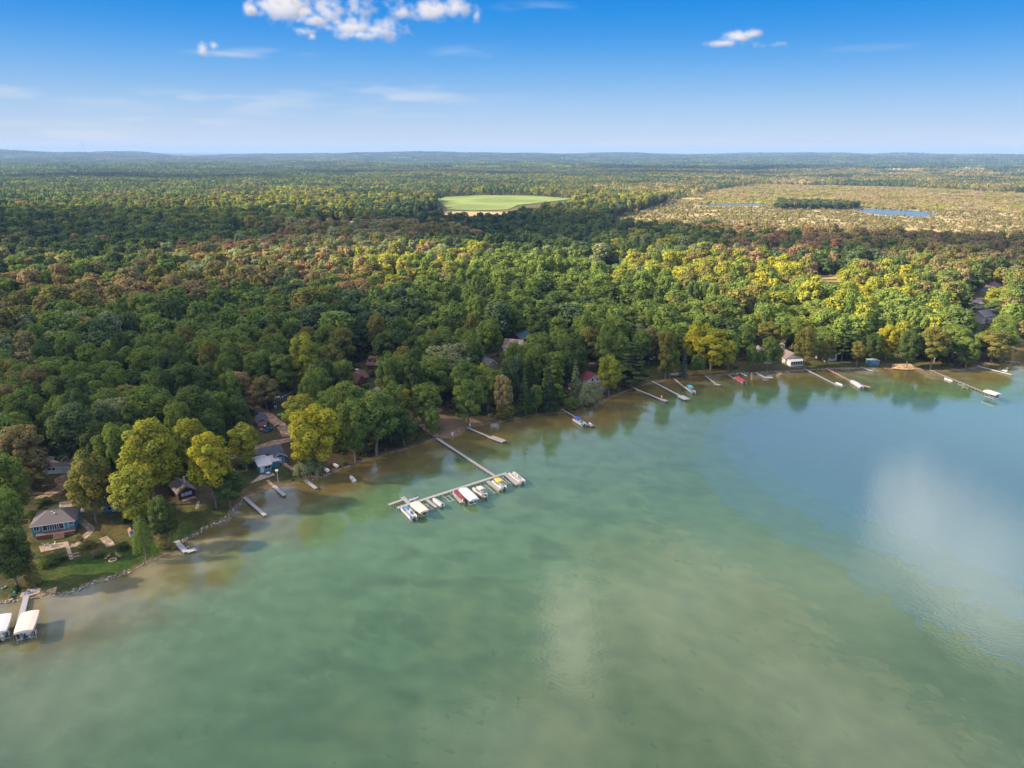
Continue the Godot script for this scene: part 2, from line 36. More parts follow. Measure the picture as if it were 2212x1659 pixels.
const TREES := [
[143.0,-375.5,15.1,3.2,"G","b","green broadleaf tree left of the white house with the cupola, nearest to it"],
[170.4,-380.6,14.7,3.5,"O","b","olive green broadleaf tree right of the white house with the cupola, second nearest to it"],
[132.8,-373.8,10.8,2.6,"G","b","green broadleaf tree left of the white house with the cupola, third nearest to it"],
[-125.0,-188.6,2.3,2.4,"O","u","olive green rounded bush right of the grey hip-roofed blue house, second nearest to it"],
[-129.3,-180.7,2.3,2.6,"D","u","dark green rounded bush in front of the grey hip-roofed blue house"],
[-119.9,-183.9,2.3,1.8,"N","u","brownish olive rounded bush right of the grey hip-roofed blue house"],
[-129.7,-192.0,2.3,1.5,"O","u","olive green rounded bush right of the grey hip-roofed blue house, nearest to it"],
[-132.0,-178.6,2.3,2.3,"G","u","green rounded bush behind the white canopy boat lifts"],
[-114.4,-188.0,2.5,1.7,"D","u","dark green rounded bush right of the grey hip-roofed blue house"],
[-186.5,-260.4,23.4,7.5,"G","b","green broadleaf tree at the left edge of the frame, fifth nearest to it"],
[-160.6,-218.7,25.1,7.5,"N","b","brownish olive broadleaf tree left of the white-walled garage in the woods"],
[-142.2,-182.0,21.7,4.6,"G","b","green broadleaf tree left of the grey hip-roofed blue house"],
[-132.8,-168.0,18.0,4.9,"D","b","dark green broadleaf tree behind the white canopy boat lifts"],
[-129.3,-169.8,13.6,2.5,"O","s","olive green spruce behind the white canopy boat lifts"],
[-151.2,-233.0,27.2,7.8,"B","b","blue-green broadleaf tree behind the white-walled garage in the woods, nearest to it"],
[-153.2,-260.5,19.7,8.1,"P","b","pale grey-green broadleaf tree behind the white-walled garage in the woods"],
[-143.6,-237.9,18.9,6.9,"D","b","dark green broadleaf tree right of the white-walled garage in the woods, second nearest to it"],
[-160.5,-282.8,17.1,10.2,"O","b","olive green broadleaf tree behind the white-walled garage in the woods"],
[-129.9,-202.3,24.1,5.8,"O","b","olive green broadleaf tree right of the white-walled garage in the woods"],
[-117.6,-215.3,29.0,8.9,"Y","b","yellow-green broadleaf tree behind the dark brown cabin, second nearest to it"],
[-115.3,-199.4,20.9,6.5,"Y","b","yellow-green broadleaf tree left of the dark brown cabin"],
[-105.2,-182.7,15.3,2.9,"G","w","green willow left of the dark brown cabin"],
[-102.0,-189.0,16.0,3.9,"D","b","dark green broadleaf tree in front of the dark brown cabin"],
[-102.3,-189.2,6.1,3.0,"N","u","brownish olive rounded bush in front of the dark brown cabin"],
[-112.9,-235.7,22.4,5.6,"Y","b","yellow-green broadleaf tree behind the dark brown cabin, nearest to it"],
[-124.0,-275.0,15.3,7.5,"A","b","golden broadleaf tree left of the red-trimmed small cabin"],
[-137.0,-275.0,14.8,5.1,"P","b","pale grey-green broadleaf tree left of the red-trimmed small cabin"],
[-97.4,-214.4,26.1,6.6,"A","b","golden broadleaf tree behind the dark brown cabin"],
[-97.7,-244.0,17.9,5.5,"Y","b","yellow-green broadleaf tree in front of the red-trimmed small cabin"],
[-92.6,-214.5,13.7,4.6,"D","b","dark green broadleaf tree right of the dark brown cabin"],
[-106.2,-274.7,11.0,2.0,"S","s","bluish spruce left of the red-trimmed small cabin"],
[-108.7,-268.1,19.0,4.5,"D","b","dark green broadleaf tree left of the red-trimmed small cabin, second nearest to it"],
[-84.6,-272.6,18.5,6.9,"Y","b","yellow-green broadleaf tree right of the long dark shed with posts"],
[-70.5,-239.5,26.9,8.7,"A","b","golden broadleaf tree in front of the long dark shed with posts"],
[-73.1,-237.5,10.9,5.0,"P","w","pale grey-green willow right of the white-roofed teal cottage"],
[-59.5,-252.1,24.7,6.0,"G","b","green broadleaf tree in front of the tall white shed, third nearest to it"],
[-52.5,-258.6,25.4,8.3,"G","b","green broadleaf tree in front of the tall white shed, nearest to it"],
[-63.1,-286.7,14.6,8.3,"Y","b","yellow-green broadleaf tree left of the tall white shed"],
[-49.3,-292.3,16.0,5.4,"A","b","golden broadleaf tree right of the tall white shed"],
[-48.7,-270.5,16.1,5.4,"G","b","green broadleaf tree in front of the tall white shed, second nearest to it"],
[-43.0,-267.1,15.6,5.0,"D","b","dark green broadleaf tree left of the T-shaped dock's landing"],
[-32.5,-276.6,12.8,3.1,"G","b","green broadleaf tree behind the T-shaped dock's landing, nearest to it"],
[-35.9,-285.3,20.4,6.2,"G","b","green broadleaf tree behind the T-shaped dock's landing, second nearest to it"],
[-51.2,-316.1,22.4,7.0,"G","b","green broadleaf tree right of the brown roofed houses, second nearest to it"],
[-41.1,-334.3,17.1,6.9,"Y","b","yellow-green broadleaf tree right of the brown roofed houses"],
[-74.3,-298.3,14.5,6.4,"G","b","green broadleaf tree left of the tall white shed, second nearest to it"],
[-87.8,-318.2,18.3,6.4,"G","b","green broadleaf tree left of the brown roofed houses, second nearest to it"],
[-77.2,-315.7,20.0,5.1,"G","b","green broadleaf tree left of the brown roofed houses, nearest to it"],
[-96.9,-325.1,28.7,6.9,"Y","b","yellow-green broadleaf tree left of the brown roofed houses"],
[-89.0,-364.6,22.8,6.6,"O","b","olive green broadleaf tree behind the brown roofed houses, nearest to it"],
[-89.0,-303.6,10.6,3.3,"A","b","golden broadleaf tree right of the long dark shed with posts"],
[-108.7,-301.4,16.3,5.6,"N","b","brownish olive broadleaf tree left of the long dark shed with posts"],
[-117.5,-335.0,21.8,6.9,"D","b","dark green broadleaf tree behind the long dark shed with posts"],
[-130.2,-335.6,21.3,7.7,"O","b","olive green broadleaf tree behind the long dark shed with posts, nearest to it"],
[-149.9,-373.7,13.2,4.2,"A","b","golden broadleaf tree behind the long dark shed with posts"],
[-121.6,-301.6,18.0,7.0,"R","b","rusty brown broadleaf tree left of the long dark shed with posts, second nearest to it"],
[-112.8,-298.2,12.2,3.6,"R","b","rusty brown broadleaf tree left of the long dark shed with posts, nearest to it"],
[-112.6,-280.9,13.0,3.4,"D","b","dark green broadleaf tree left of the red-trimmed small cabin, nearest to it"],
[-29.0,-331.8,24.1,12.1,"P","b","pale grey-green broadleaf tree left of the grey gabled house, nearest to it"],
[-30.5,-331.2,12.7,4.9,"G","b","green broadleaf tree left of the grey gabled house, fifth nearest to it"],
[-13.3,-314.8,21.0,3.7,"Y","t","yellow-green narrow tree in front of the grey gabled house"],
[-3.9,-300.8,20.3,3.9,"T","d","tan drying tree in front of the grey gabled house"],
[-2.5,-299.4,7.6,3.9,"O","u","olive green rounded bush in front of the grey gabled house"],
[-18.4,-291.0,20.4,6.5,"G","b","green broadleaf tree in front of the grey gabled house, second nearest to it"],
[-20.5,-318.8,11.0,3.8,"O","b","olive green broadleaf tree in front of the grey gabled house"],
[-0.2,-332.9,20.9,5.9,"D","p","dark green pine right of the grey gabled house"],
[8.4,-323.8,23.7,3.8,"C","s","deep green spruce in front of the house with the dormer"],
[18.7,-316.4,25.2,6.8,"G","p","green pine left of the red-roofed white house"],
[5.8,-303.9,22.6,4.5,"D","s","dark green spruce right of the grey gabled house"],
[16.4,-308.3,25.1,5.2,"C","s","deep green spruce left of the red-roofed white house"],
[10.9,-306.8,13.4,3.1,"G","b","green broadleaf tree left of the red-roofed white house, second nearest to it"],
[30.1,-327.5,19.7,4.5,"P","s","pale grey-green spruce left of the red-roofed white house"],
[15.3,-369.8,19.9,9.1,"G","b","green broadleaf tree right of the red-walled barn, nearest to it"],
[25.1,-421.4,17.0,3.4,"S","s","bluish spruce right of the red-walled barn"],
[27.4,-388.7,14.7,5.9,"G","b","green broadleaf tree right of the red-walled barn, third nearest to it"],
[41.0,-375.4,22.3,6.8,"O","b","olive green broadleaf tree behind the red-roofed white house"],
[53.0,-394.1,21.5,6.4,"G","b","green broadleaf tree behind the red-roofed white house, fifth nearest to it"],
[-12.4,-378.7,24.5,6.6,"G","b","green broadleaf tree left of the house with the dormer, nearest to it"],
[-22.7,-393.1,24.7,4.1,"O","t","olive green narrow tree left of the house with the dormer"],
[-45.0,-425.6,16.3,6.7,"O","b","olive green broadleaf tree left of the grey gabled house, second nearest to it"],
[-42.4,-394.3,13.7,7.8,"P","b","pale grey-green broadleaf tree left of the grey gabled house, second nearest to it"],
[-51.0,-371.3,15.8,4.1,"O","b","olive green broadleaf tree right of the brown roofed houses, second nearest to it"],
[46.7,-330.8,20.3,5.7,"Y","b","yellow-green broadleaf tree right of the red-roofed white house"],
[59.7,-344.8,24.6,9.8,"D","p","dark green pine right of the red-roofed white house"],
[35.2,-316.3,13.8,6.9,"P","w","pale grey-green willow in front of the red-roofed white house"],
[27.3,-311.1,6.2,3.5,"G","u","green rounded bush in front of the red-roofed white house"],
[57.6,-391.9,25.2,7.8,"G","b","green broadleaf tree behind the red-roofed white house, sixth nearest to it"],
[73.1,-409.4,15.8,5.5,"P","b","pale grey-green broadleaf tree behind the red-roofed white house"],
[75.5,-383.8,21.6,4.5,"N","b","brownish olive broadleaf tree right of the red-roofed white house"],
[79.6,-359.1,25.9,4.6,"O","t","olive green narrow tree right of the red-roofed white house"],
[90.0,-362.8,16.9,3.1,"S","s","bluish spruce right of the red-roofed white house"],
[100.1,-379.5,25.1,6.9,"A","b","golden broadleaf tree left of the white house with the cupola, second nearest to it"],
[107.8,-375.5,22.8,10.1,"A","b","golden broadleaf tree left of the white house with the cupola, nearest to it"],
[115.3,-370.3,17.7,4.1,"Y","b","yellow-green broadleaf tree left of the white house with the cupola"],
[82.5,-360.9,15.4,4.8,"G","b","green broadleaf tree right of the red-roofed white house, second nearest to it"],
[97.9,-365.3,11.3,3.8,"G","b","green broadleaf tree left of the white house with the cupola, sixth nearest to it"],
[133.0,-402.1,19.0,7.0,"G","b","green broadleaf tree left of the white house with the cupola, fifth nearest to it"],
[150.6,-437.2,16.0,4.6,"Y","b","yellow-green broadleaf tree behind the white house with the cupola"],
[148.7,-407.6,18.6,6.4,"O","b","olive green broadleaf tree behind the white house with the cupola"],
[167.1,-417.0,18.9,8.0,"G","b","green broadleaf tree behind the white house with the cupola, nearest to it"],
[159.1,-378.5,23.5,6.0,"O","b","olive green broadleaf tree right of the white house with the cupola, nearest to it"],
[128.0,-372.8,15.2,3.0,"G","b","green broadleaf tree left of the white house with the cupola, fourth nearest to it"],
[137.9,-374.7,18.6,4.0,"G","b","green broadleaf tree left of the white house with the cupola, second nearest to it"],
[189.9,-382.6,14.3,3.7,"O","b","olive green broadleaf tree left of the blue boathouse"],
[212.1,-395.0,20.9,6.2,"A","b","golden broadleaf tree behind the blue boathouse"],
[239.5,-422.6,14.3,4.7,"Y","b","yellow-green broadleaf tree behind the sandy beach"],
[228.2,-378.6,23.1,7.2,"O","b","olive green broadleaf tree right of the sandy beach"],
[250.2,-395.8,20.3,7.9,"G","b","green broadleaf tree left of the two-storey house by the point"],
[216.4,-380.6,21.3,5.5,"D","b","dark green broadleaf tree behind the sandy beach"],
[202.0,-391.3,16.9,5.3,"D","b","dark green broadleaf tree behind the blue boathouse"],
[186.7,-394.2,23.6,7.1,"D","p","dark green pine left of the blue boathouse"],
[174.7,-385.5,16.2,3.8,"O","b","olive green broadleaf tree right of the white house with the cupola, third nearest to it"],
[182.1,-456.5,16.5,7.9,"G","b","green broadleaf tree behind the white house with the cupola, second nearest to it"],
[249.5,-455.2,21.4,7.4,"C","p","deep green pine behind the blue boathouse"],
[261.4,-450.9,22.5,9.1,"C","p","deep green pine left of the two-storey house by the point"],
[232.8,-462.9,16.6,8.3,"D","p","dark green pine in front of the small sandy clearing"],
[293.0,-477.4,23.5,11.5,"Y","p","yellow-green pine left of the two-storey house by the point"],
[249.2,-381.0,17.0,5.8,"G","b","green broadleaf tree in front of the two-storey house by the point, third nearest to it"],
[271.1,-393.4,17.8,8.3,"O","b","olive green broadleaf tree in front of the two-storey house by the point"],
[278.7,-400.7,17.7,9.4,"G","b","green broadleaf tree in front of the two-storey house by the point, second nearest to it"],
[302.1,-432.0,19.3,7.5,"G","b","green broadleaf tree right of the two-storey house by the point"],
[349.9,-507.9,20.6,12.5,"Y","b","yellow-green broadleaf tree behind the two-storey house by the point"],
[288.3,-455.2,14.5,6.1,"O","b","olive green broadleaf tree left of the two-storey house by the point"],
[336.8,-473.6,16.9,5.5,"Y","b","yellow-green broadleaf tree right of the two-storey house by the point"],
[284.1,-548.2,17.5,15.0,"Y","b","yellow-green broadleaf tree right of the small sandy clearing"],
[268.6,-399.9,15.5,5.8,"G","b","green broadleaf tree in front of the two-storey house by the point, nearest to it"],
[299.3,-446.9,11.6,2.3,"C","s","deep green spruce in front of the two-storey house by the point, nearest to it"],
[286.6,-436.6,9.0,2.0,"C","s","deep green spruce in front of the two-storey house by the point, second nearest to it"],
[-129.4,-269.9,16.7,4.9,"G","b","green broadleaf tree left of the red-trimmed small cabin, second nearest to it"],
[-127.7,-296.6,15.6,5.3,"D","b","dark green broadleaf tree left of the red-trimmed small cabin, fourth nearest to it"],
[-106.2,-320.3,21.1,6.3,"G","b","green broadleaf tree behind the long dark shed with posts, nearest to it"],
[-203.6,-300.3,22.1,8.9,"G","b","green broadleaf tree at the left edge of the frame, ninth nearest to it"],
[-177.7,-285.7,21.4,9.4,"G","b","green broadleaf tree at the left edge of the frame, 15th nearest to it"],
[-166.1,-303.0,18.0,9.0,"D","b","dark green broadleaf tree left of the red-trimmed small cabin, tenth nearest to it"],
[-148.8,-308.9,18.3,8.3,"G","b","green broadleaf tree left of the red-trimmed small cabin, fifth nearest to it"],
[-223.6,-308.6,20.3,8.2,"O","b","olive green broadleaf tree at the left edge of the frame"],
[40.6,-412.2,19.9,6.0,"G","b","green broadleaf tree right of the red-walled barn, fifth nearest to it"],
[-0.1,-424.0,23.3,7.4,"G","b","green broadleaf tree behind the red-walled barn"],
[87.5,-432.7,20.6,8.8,"G","b","green broadleaf tree behind the red-roofed white house, seventh nearest to it"],
[98.8,-415.3,20.0,7.2,"G","b","green broadleaf tree left of the white house with the cupola, seventh nearest to it"],
[229.6,-481.0,17.1,8.3,"G","b","green broadleaf tree in front of the small sandy clearing"],
[194.2,-441.9,17.9,7.7,"O","b","olive green broadleaf tree in front of the small sandy clearing"],
[241.9,-460.5,15.3,6.6,"G","b","green broadleaf tree behind the blue boathouse"],
[-63.9,-357.4,22.9,7.3,"D","b","dark green broadleaf tree behind the brown roofed houses, nearest to it"],
[-81.5,-400.4,23.3,8.1,"B","b","blue-green broadleaf tree behind the brown roofed houses"],
[-60.3,-390.3,21.8,7.0,"G","b","green broadleaf tree behind the brown roofed houses, second nearest to it"],
[-35.3,-435.6,22.6,8.1,"G","b","green broadleaf tree left of the house with the dormer, third nearest to it"],
[12.6,-439.7,23.9,6.3,"D","p","dark green pine behind the red-walled barn"],
[-154.9,-202.3,22.8,5.5,"G","b","green broadleaf tree left of the white-walled garage in the woods"],
[-133.7,-224.7,23.8,5.8,"G","b","green broadleaf tree right of the white-walled garage in the woods, nearest to it"],
[-124.0,-231.1,22.4,6.9,"G","b","green broadleaf tree behind the dark brown cabin"],
[-70.1,-260.2,23.9,5.2,"G","b","green broadleaf tree right of the long dark shed with posts, third nearest to it"],
[-142.4,-228.9,22.6,4.6,"D","b","dark green broadleaf tree right of the white-walled garage in the woods, nearest to it"],
[-134.4,-234.4,19.6,5.0,"G","b","green broadleaf tree right of the white-walled garage in the woods, second nearest to it"],
[-111.2,-249.6,20.7,4.6,"D","b","dark green broadleaf tree left of the red-trimmed small cabin, third nearest to it"],
[-120.7,-245.2,25.1,4.6,"G","b","green broadleaf tree left of the red-trimmed small cabin, third nearest to it"],
[-129.3,-242.7,20.5,5.5,"C","p","deep green pine behind the dark brown cabin"],
[-65.8,-272.3,24.2,8.8,"G","b","green broadleaf tree left of the tall white shed, nearest to it"],
[-121.0,-257.5,26.3,8.1,"D","b","dark green broadleaf tree left of the red-trimmed small cabin, fifth nearest to it"],
[-48.8,-282.3,21.7,5.6,"G","b","green broadleaf tree right of the tall white shed"],
[-175.5,-227.1,25.6,8.5,"G","b","green broadleaf tree at the left edge of the frame, fourth nearest to it"],
[-141.5,-250.6,21.2,5.2,"D","b","dark green broadleaf tree right of the white-walled garage in the woods, third nearest to it"],
[-151.0,-248.1,21.9,5.5,"B","b","blue-green broadleaf tree behind the white-walled garage in the woods, second nearest to it"],
[-74.0,-280.9,19.3,6.0,"G","b","green broadleaf tree left of the tall white shed, third nearest to it"],
[-116.5,-268.3,21.1,5.2,"G","b","green broadleaf tree left of the red-trimmed small cabin, nearest to it"],
[-138.1,-261.0,23.8,8.1,"G","b","green broadleaf tree left of the red-trimmed small cabin, sixth nearest to it"],
[-176.2,-240.2,21.1,5.4,"G","b","green broadleaf tree at the left edge of the frame, sixth nearest to it"],
[-84.4,-286.8,23.6,4.9,"G","b","green broadleaf tree right of the long dark shed with posts, nearest to it"],
[-168.6,-247.8,20.2,5.4,"D","b","dark green broadleaf tree behind the white-walled garage in the woods, nearest to it"],
[-161.5,-252.8,25.7,5.3,"D","b","dark green broadleaf tree behind the white-walled garage in the woods, second nearest to it"],
[-10.7,-306.8,20.9,6.4,"G","b","green broadleaf tree in front of the grey gabled house, nearest to it"],
[-43.4,-304.2,25.1,4.6,"D","b","dark green broadleaf tree right of the tall white shed"],
[-180.3,-249.2,22.6,6.2,"D","b","dark green broadleaf tree at the left edge of the frame, second nearest to it"],
[-20.9,-307.1,24.2,6.3,"G","b","green broadleaf tree left of the grey gabled house, second nearest to it"],
[-169.8,-257.3,22.2,6.1,"G","b","green broadleaf tree at the left edge of the frame, thirteenth nearest to it"],
[-83.7,-298.8,20.8,5.4,"G","b","green broadleaf tree right of the long dark shed with posts, second nearest to it"],
[-148.6,-273.9,20.0,8.2,"G","b","green broadleaf tree left of the red-trimmed small cabin, ninth nearest to it"],
[-54.7,-306.9,26.1,5.6,"G","b","green broadleaf tree right of the brown roofed houses, nearest to it"],
[-2.3,-312.9,20.0,5.3,"C","p","deep green pine in front of the grey gabled house"],
[-119.0,-290.1,21.7,4.6,"G","b","green broadleaf tree left of the long dark shed with posts, nearest to it"],
[-161.0,-270.4,20.2,6.2,"G","b","green broadleaf tree behind the white-walled garage in the woods"],
[-35.1,-314.1,22.8,8.5,"G","b","green broadleaf tree left of the grey gabled house, seventh nearest to it"],
[-134.9,-287.3,26.5,6.6,"D","b","dark green broadleaf tree left of the red-trimmed small cabin, sixth nearest to it"],
[-144.1,-283.5,24.5,4.8,"D","b","dark green broadleaf tree left of the red-trimmed small cabin, eighth nearest to it"],
[-194.7,-252.6,19.8,6.4,"B","b","blue-green broadleaf tree at the left edge of the frame, nearest to it"],
[-83.9,-308.6,23.1,4.9,"D","b","dark green broadleaf tree left of the brown roofed houses, second nearest to it"],
[0.4,-322.1,22.3,5.8,"B","b","blue-green broadleaf tree right of the grey gabled house"],
[-175.5,-271.6,26.1,6.8,"D","b","dark green broadleaf tree at the left edge of the frame, fifth nearest to it"],
[-146.0,-290.9,19.8,4.7,"D","b","dark green broadleaf tree left of the red-trimmed small cabin, seventh nearest to it"],
[-45.6,-324.5,24.0,4.7,"D","b","dark green broadleaf tree right of the brown roofed houses, nearest to it"],
[-200.1,-259.9,25.5,4.8,"N","b","brownish olive broadleaf tree at the left edge of the frame, nearest to it"],
[-186.8,-270.1,22.2,4.9,"C","p","deep green pine at the left edge of the frame"],
[-140.7,-299.0,20.9,4.9,"G","b","green broadleaf tree left of the red-trimmed small cabin, fourth nearest to it"],
[9.9,-330.6,23.6,4.8,"G","b","green broadleaf tree in front of the house with the dormer, second nearest to it"],
[-18.2,-330.4,25.6,4.8,"D","b","dark green broadleaf tree left of the grey gabled house, nearest to it"],
[-133.5,-303.1,20.8,5.0,"D","b","dark green broadleaf tree left of the long dark shed with posts, nearest to it"],
[-196.2,-267.2,23.1,5.1,"N","b","brownish olive broadleaf tree at the left edge of the frame, second nearest to it"],
[-50.3,-330.5,19.3,4.7,"G","b","green broadleaf tree right of the brown roofed houses, third nearest to it"],
[-153.1,-297.2,20.9,6.3,"G","b","green broadleaf tree left of the red-trimmed small cabin, seventh nearest to it"],
[19.6,-334.1,20.6,6.4,"G","b","green broadleaf tree left of the red-roofed white house, nearest to it"],
[-187.1,-277.6,19.5,4.6,"G","b","green broadleaf tree at the left edge of the frame, tenth nearest to it"],
[-168.4,-292.1,22.6,5.5,"G","b","green broadleaf tree at the left edge of the frame, 18th nearest to it"],
[-117.9,-317.2,22.4,5.1,"G","b","green broadleaf tree behind the long dark shed with posts, third nearest to it"],
[-85.2,-328.0,23.4,5.2,"O","b","olive green broadleaf tree left of the brown roofed houses, nearest to it"],
[-130.1,-313.0,22.3,4.8,"G","b","green broadleaf tree left of the long dark shed with posts, third nearest to it"],
[27.7,-338.1,19.6,4.7,"D","b","dark green broadleaf tree left of the red-roofed white house"],
[-207.7,-268.9,21.3,6.1,"G","b","green broadleaf tree at the left edge of the frame, nearest to it"],
[13.8,-340.6,21.9,4.6,"G","b","green broadleaf tree right of the house with the dormer, second nearest to it"],
[1.2,-341.6,23.4,5.0,"G","b","green broadleaf tree in front of the house with the dormer, nearest to it"],
[-190.7,-286.2,20.1,5.8,"G","b","green broadleaf tree at the left edge of the frame, eleventh nearest to it"],
[-52.7,-340.3,19.6,4.8,"O","b","olive green broadleaf tree right of the brown roofed houses, nearest to it"],
[-202.4,-279.2,21.8,7.5,"G","b","green broadleaf tree at the left edge of the frame, third nearest to it"],
[-116.9,-325.3,21.6,4.9,"G","b","green broadleaf tree behind the long dark shed with posts, second nearest to it"],
[-33.3,-344.2,25.5,8.2,"D","b","dark green broadleaf tree left of the grey gabled house, second nearest to it"],
[-19.5,-345.9,24.9,6.1,"G","b","green broadleaf tree left of the grey gabled house, nearest to it"],
[-129.6,-321.5,26.2,5.0,"G","b","green broadleaf tree left of the long dark shed with posts, second nearest to it"],
[-91.5,-336.2,20.6,6.2,"G","b","green broadleaf tree left of the brown roofed houses, third nearest to it"],
[-179.6,-298.9,19.9,5.9,"D","b","dark green broadleaf tree at the left edge of the frame, seventh nearest to it"],
[28.6,-349.9,22.4,8.7,"D","b","dark green broadleaf tree behind the red-roofed white house, nearest to it"],
[-188.1,-296.8,23.5,5.3,"G","b","green broadleaf tree at the left edge of the frame, fourteenth nearest to it"],
[-140.1,-322.9,26.1,5.3,"O","b","olive green broadleaf tree left of the long dark shed with posts, nearest to it"],
[-50.2,-348.6,22.2,4.9,"D","b","dark green broadleaf tree right of the brown roofed houses, second nearest to it"],
[-200.5,-289.6,23.5,5.7,"N","b","brownish olive broadleaf tree at the left edge of the frame, fourth nearest to it"],
[8.1,-353.7,19.1,7.2,"G","b","green broadleaf tree right of the house with the dormer, nearest to it"],
[-41.9,-352.5,23.6,6.3,"G","b","green broadleaf tree left of the grey gabled house, eighth nearest to it"],
[-159.1,-317.5,23.0,6.4,"D","b","dark green broadleaf tree left of the red-trimmed small cabin, ninth nearest to it"],
[-217.0,-282.3,25.3,4.7,"D","b","dark green broadleaf tree at the left edge of the frame, nearest to it"],
[-102.3,-341.8,21.1,8.0,"G","b","green broadleaf tree left of the brown roofed houses, fourth nearest to it"],
[-29.4,-355.6,20.7,6.3,"G","b","green broadleaf tree left of the grey gabled house, fourth nearest to it"],
[17.6,-357.0,20.9,4.6,"D","b","dark green broadleaf tree in front of the red-walled barn"],
[-210.7,-290.0,20.3,6.9,"N","b","brownish olive broadleaf tree at the left edge of the frame, third nearest to it"],
[-182.1,-310.4,19.9,7.3,"G","b","green broadleaf tree at the left edge of the frame, 17th nearest to it"],
[-91.6,-348.1,20.1,6.6,"D","b","dark green broadleaf tree left of the brown roofed houses, nearest to it"],
[-192.8,-304.5,19.9,6.2,"B","b","blue-green broadleaf tree at the left edge of the frame, third nearest to it"],
[-21.0,-360.3,23.3,4.9,"G","b","green broadleaf tree behind the grey gabled house, nearest to it"],
[-154.9,-326.5,20.1,5.9,"D","b","dark green broadleaf tree left of the long dark shed with posts, second nearest to it"],
[-49.5,-359.8,20.4,4.8,"D","b","dark green broadleaf tree right of the brown roofed houses, third nearest to it"],
[48.5,-360.1,24.1,5.7,"G","b","green broadleaf tree behind the red-roofed white house, nearest to it"],
[-41.6,-361.3,22.7,4.9,"O","b","olive green broadleaf tree left of the grey gabled house, nearest to it"],
[-145.7,-333.3,24.9,4.7,"G","b","green broadleaf tree left of the long dark shed with posts, fifth nearest to it"],
[33.6,-362.7,22.2,4.7,"D","b","dark green broadleaf tree behind the red-roofed white house, second nearest to it"],
[25.2,-363.7,21.7,5.2,"G","b","green broadleaf tree right of the red-walled barn, fourth nearest to it"],
[-169.7,-322.7,23.3,7.6,"G","b","green broadleaf tree left of the red-trimmed small cabin, tenth nearest to it"],
[-140.5,-338.5,20.9,4.6,"G","b","green broadleaf tree left of the long dark shed with posts, fourth nearest to it"],
[-214.4,-300.2,21.4,4.7,"G","b","green broadleaf tree at the left edge of the frame, seventh nearest to it"],
[-25.8,-368.0,22.3,5.0,"G","b","green broadleaf tree left of the grey gabled house, third nearest to it"],
[-102.5,-355.0,22.7,7.6,"C","p","deep green pine left of the brown roofed houses"],
[-222.5,-295.0,21.4,6.0,"G","b","green broadleaf tree at the left edge of the frame, second nearest to it"],
[-59.2,-365.8,22.4,5.0,"D","b","dark green broadleaf tree behind the brown roofed houses, second nearest to it"],
[-183.0,-322.7,20.2,5.1,"D","b","dark green broadleaf tree at the left edge of the frame, eighth nearest to it"],
[-192.2,-317.7,25.7,6.3,"G","b","green broadleaf tree at the left edge of the frame, 16th nearest to it"],
[-36.4,-369.8,22.7,7.3,"G","b","green broadleaf tree left of the grey gabled house, sixth nearest to it"],
[32.0,-371.0,20.1,4.9,"D","b","dark green broadleaf tree right of the red-walled barn, second nearest to it"],
[-168.9,-332.5,20.4,4.8,"G","b","green broadleaf tree left of the red-trimmed small cabin, eighth nearest to it"],
[57.5,-369.0,20.4,4.6,"G","b","green broadleaf tree behind the red-roofed white house, third nearest to it"],
[-133.6,-349.1,22.1,5.1,"G","b","green broadleaf tree behind the long dark shed with posts, fifth nearest to it"],
[-152.1,-341.8,22.8,8.8,"G","b","green broadleaf tree left of the long dark shed with posts, sixth nearest to it"],
[-121.8,-354.8,21.6,7.8,"G","b","green broadleaf tree behind the long dark shed with posts, fourth nearest to it"],
[50.8,-372.0,25.3,4.7,"G","b","green broadleaf tree behind the red-roofed white house, second nearest to it"],
[24.7,-376.0,22.0,5.2,"G","b","green broadleaf tree right of the red-walled barn, second nearest to it"],
[-24.0,-376.4,19.0,5.9,"G","b","green broadleaf tree behind the grey gabled house, second nearest to it"],
[-207.9,-314.8,20.5,8.8,"G","b","green broadleaf tree at the left edge of the frame, twelfth nearest to it"],
[-230.7,-299.9,26.3,4.6,"D","b","dark green broadleaf tree at the left edge of the frame, third nearest to it"],
[-183.3,-331.7,20.7,4.9,"G","b","green broadleaf tree at the left edge of the frame, 19th nearest to it"],
[-110.1,-362.7,19.8,6.3,"G","b","green broadleaf tree left of the brown roofed houses, fifth nearest to it"],
[-60.7,-375.2,26.0,5.8,"D","b","dark green broadleaf tree behind the brown roofed houses, third nearest to it"],
[-176.5,-337.2,24.6,5.2,"G","b","green broadleaf tree left of the red-trimmed small cabin, eleventh nearest to it"],
[-167.1,-342.8,24.1,5.8,"G","b","green broadleaf tree left of the long dark shed with posts, seventh nearest to it"],
[57.6,-377.4,19.9,5.0,"G","b","green broadleaf tree behind the red-roofed white house, fourth nearest to it"],
[69.3,-376.0,21.3,5.2,"G","b","green broadleaf tree right of the red-roofed white house, nearest to it"],
[-143.7,-354.6,23.7,9.0,"G","b","green broadleaf tree behind the long dark shed with posts, seventh nearest to it"],
[-41.5,-380.7,19.0,6.1,"C","p","deep green pine left of the grey gabled house"],
[-98.0,-370.2,23.6,6.2,"G","b","green broadleaf tree behind the brown roofed houses, nearest to it"],
[-194.2,-330.8,19.1,5.4,"B","b","blue-green broadleaf tree at the left edge of the frame, fourth nearest to it"],
[17.4,-383.4,25.1,4.7,"C","p","deep green pine right of the red-walled barn"],
[-204.6,-326.2,25.4,6.8,"D","b","dark green broadleaf tree at the left edge of the frame, sixth nearest to it"],
[-123.9,-365.6,24.1,5.3,"O","b","olive green broadleaf tree behind the long dark shed with posts, second nearest to it"],
[51.0,-383.0,24.4,5.4,"D","b","dark green broadleaf tree behind the red-roofed white house, third nearest to it"],
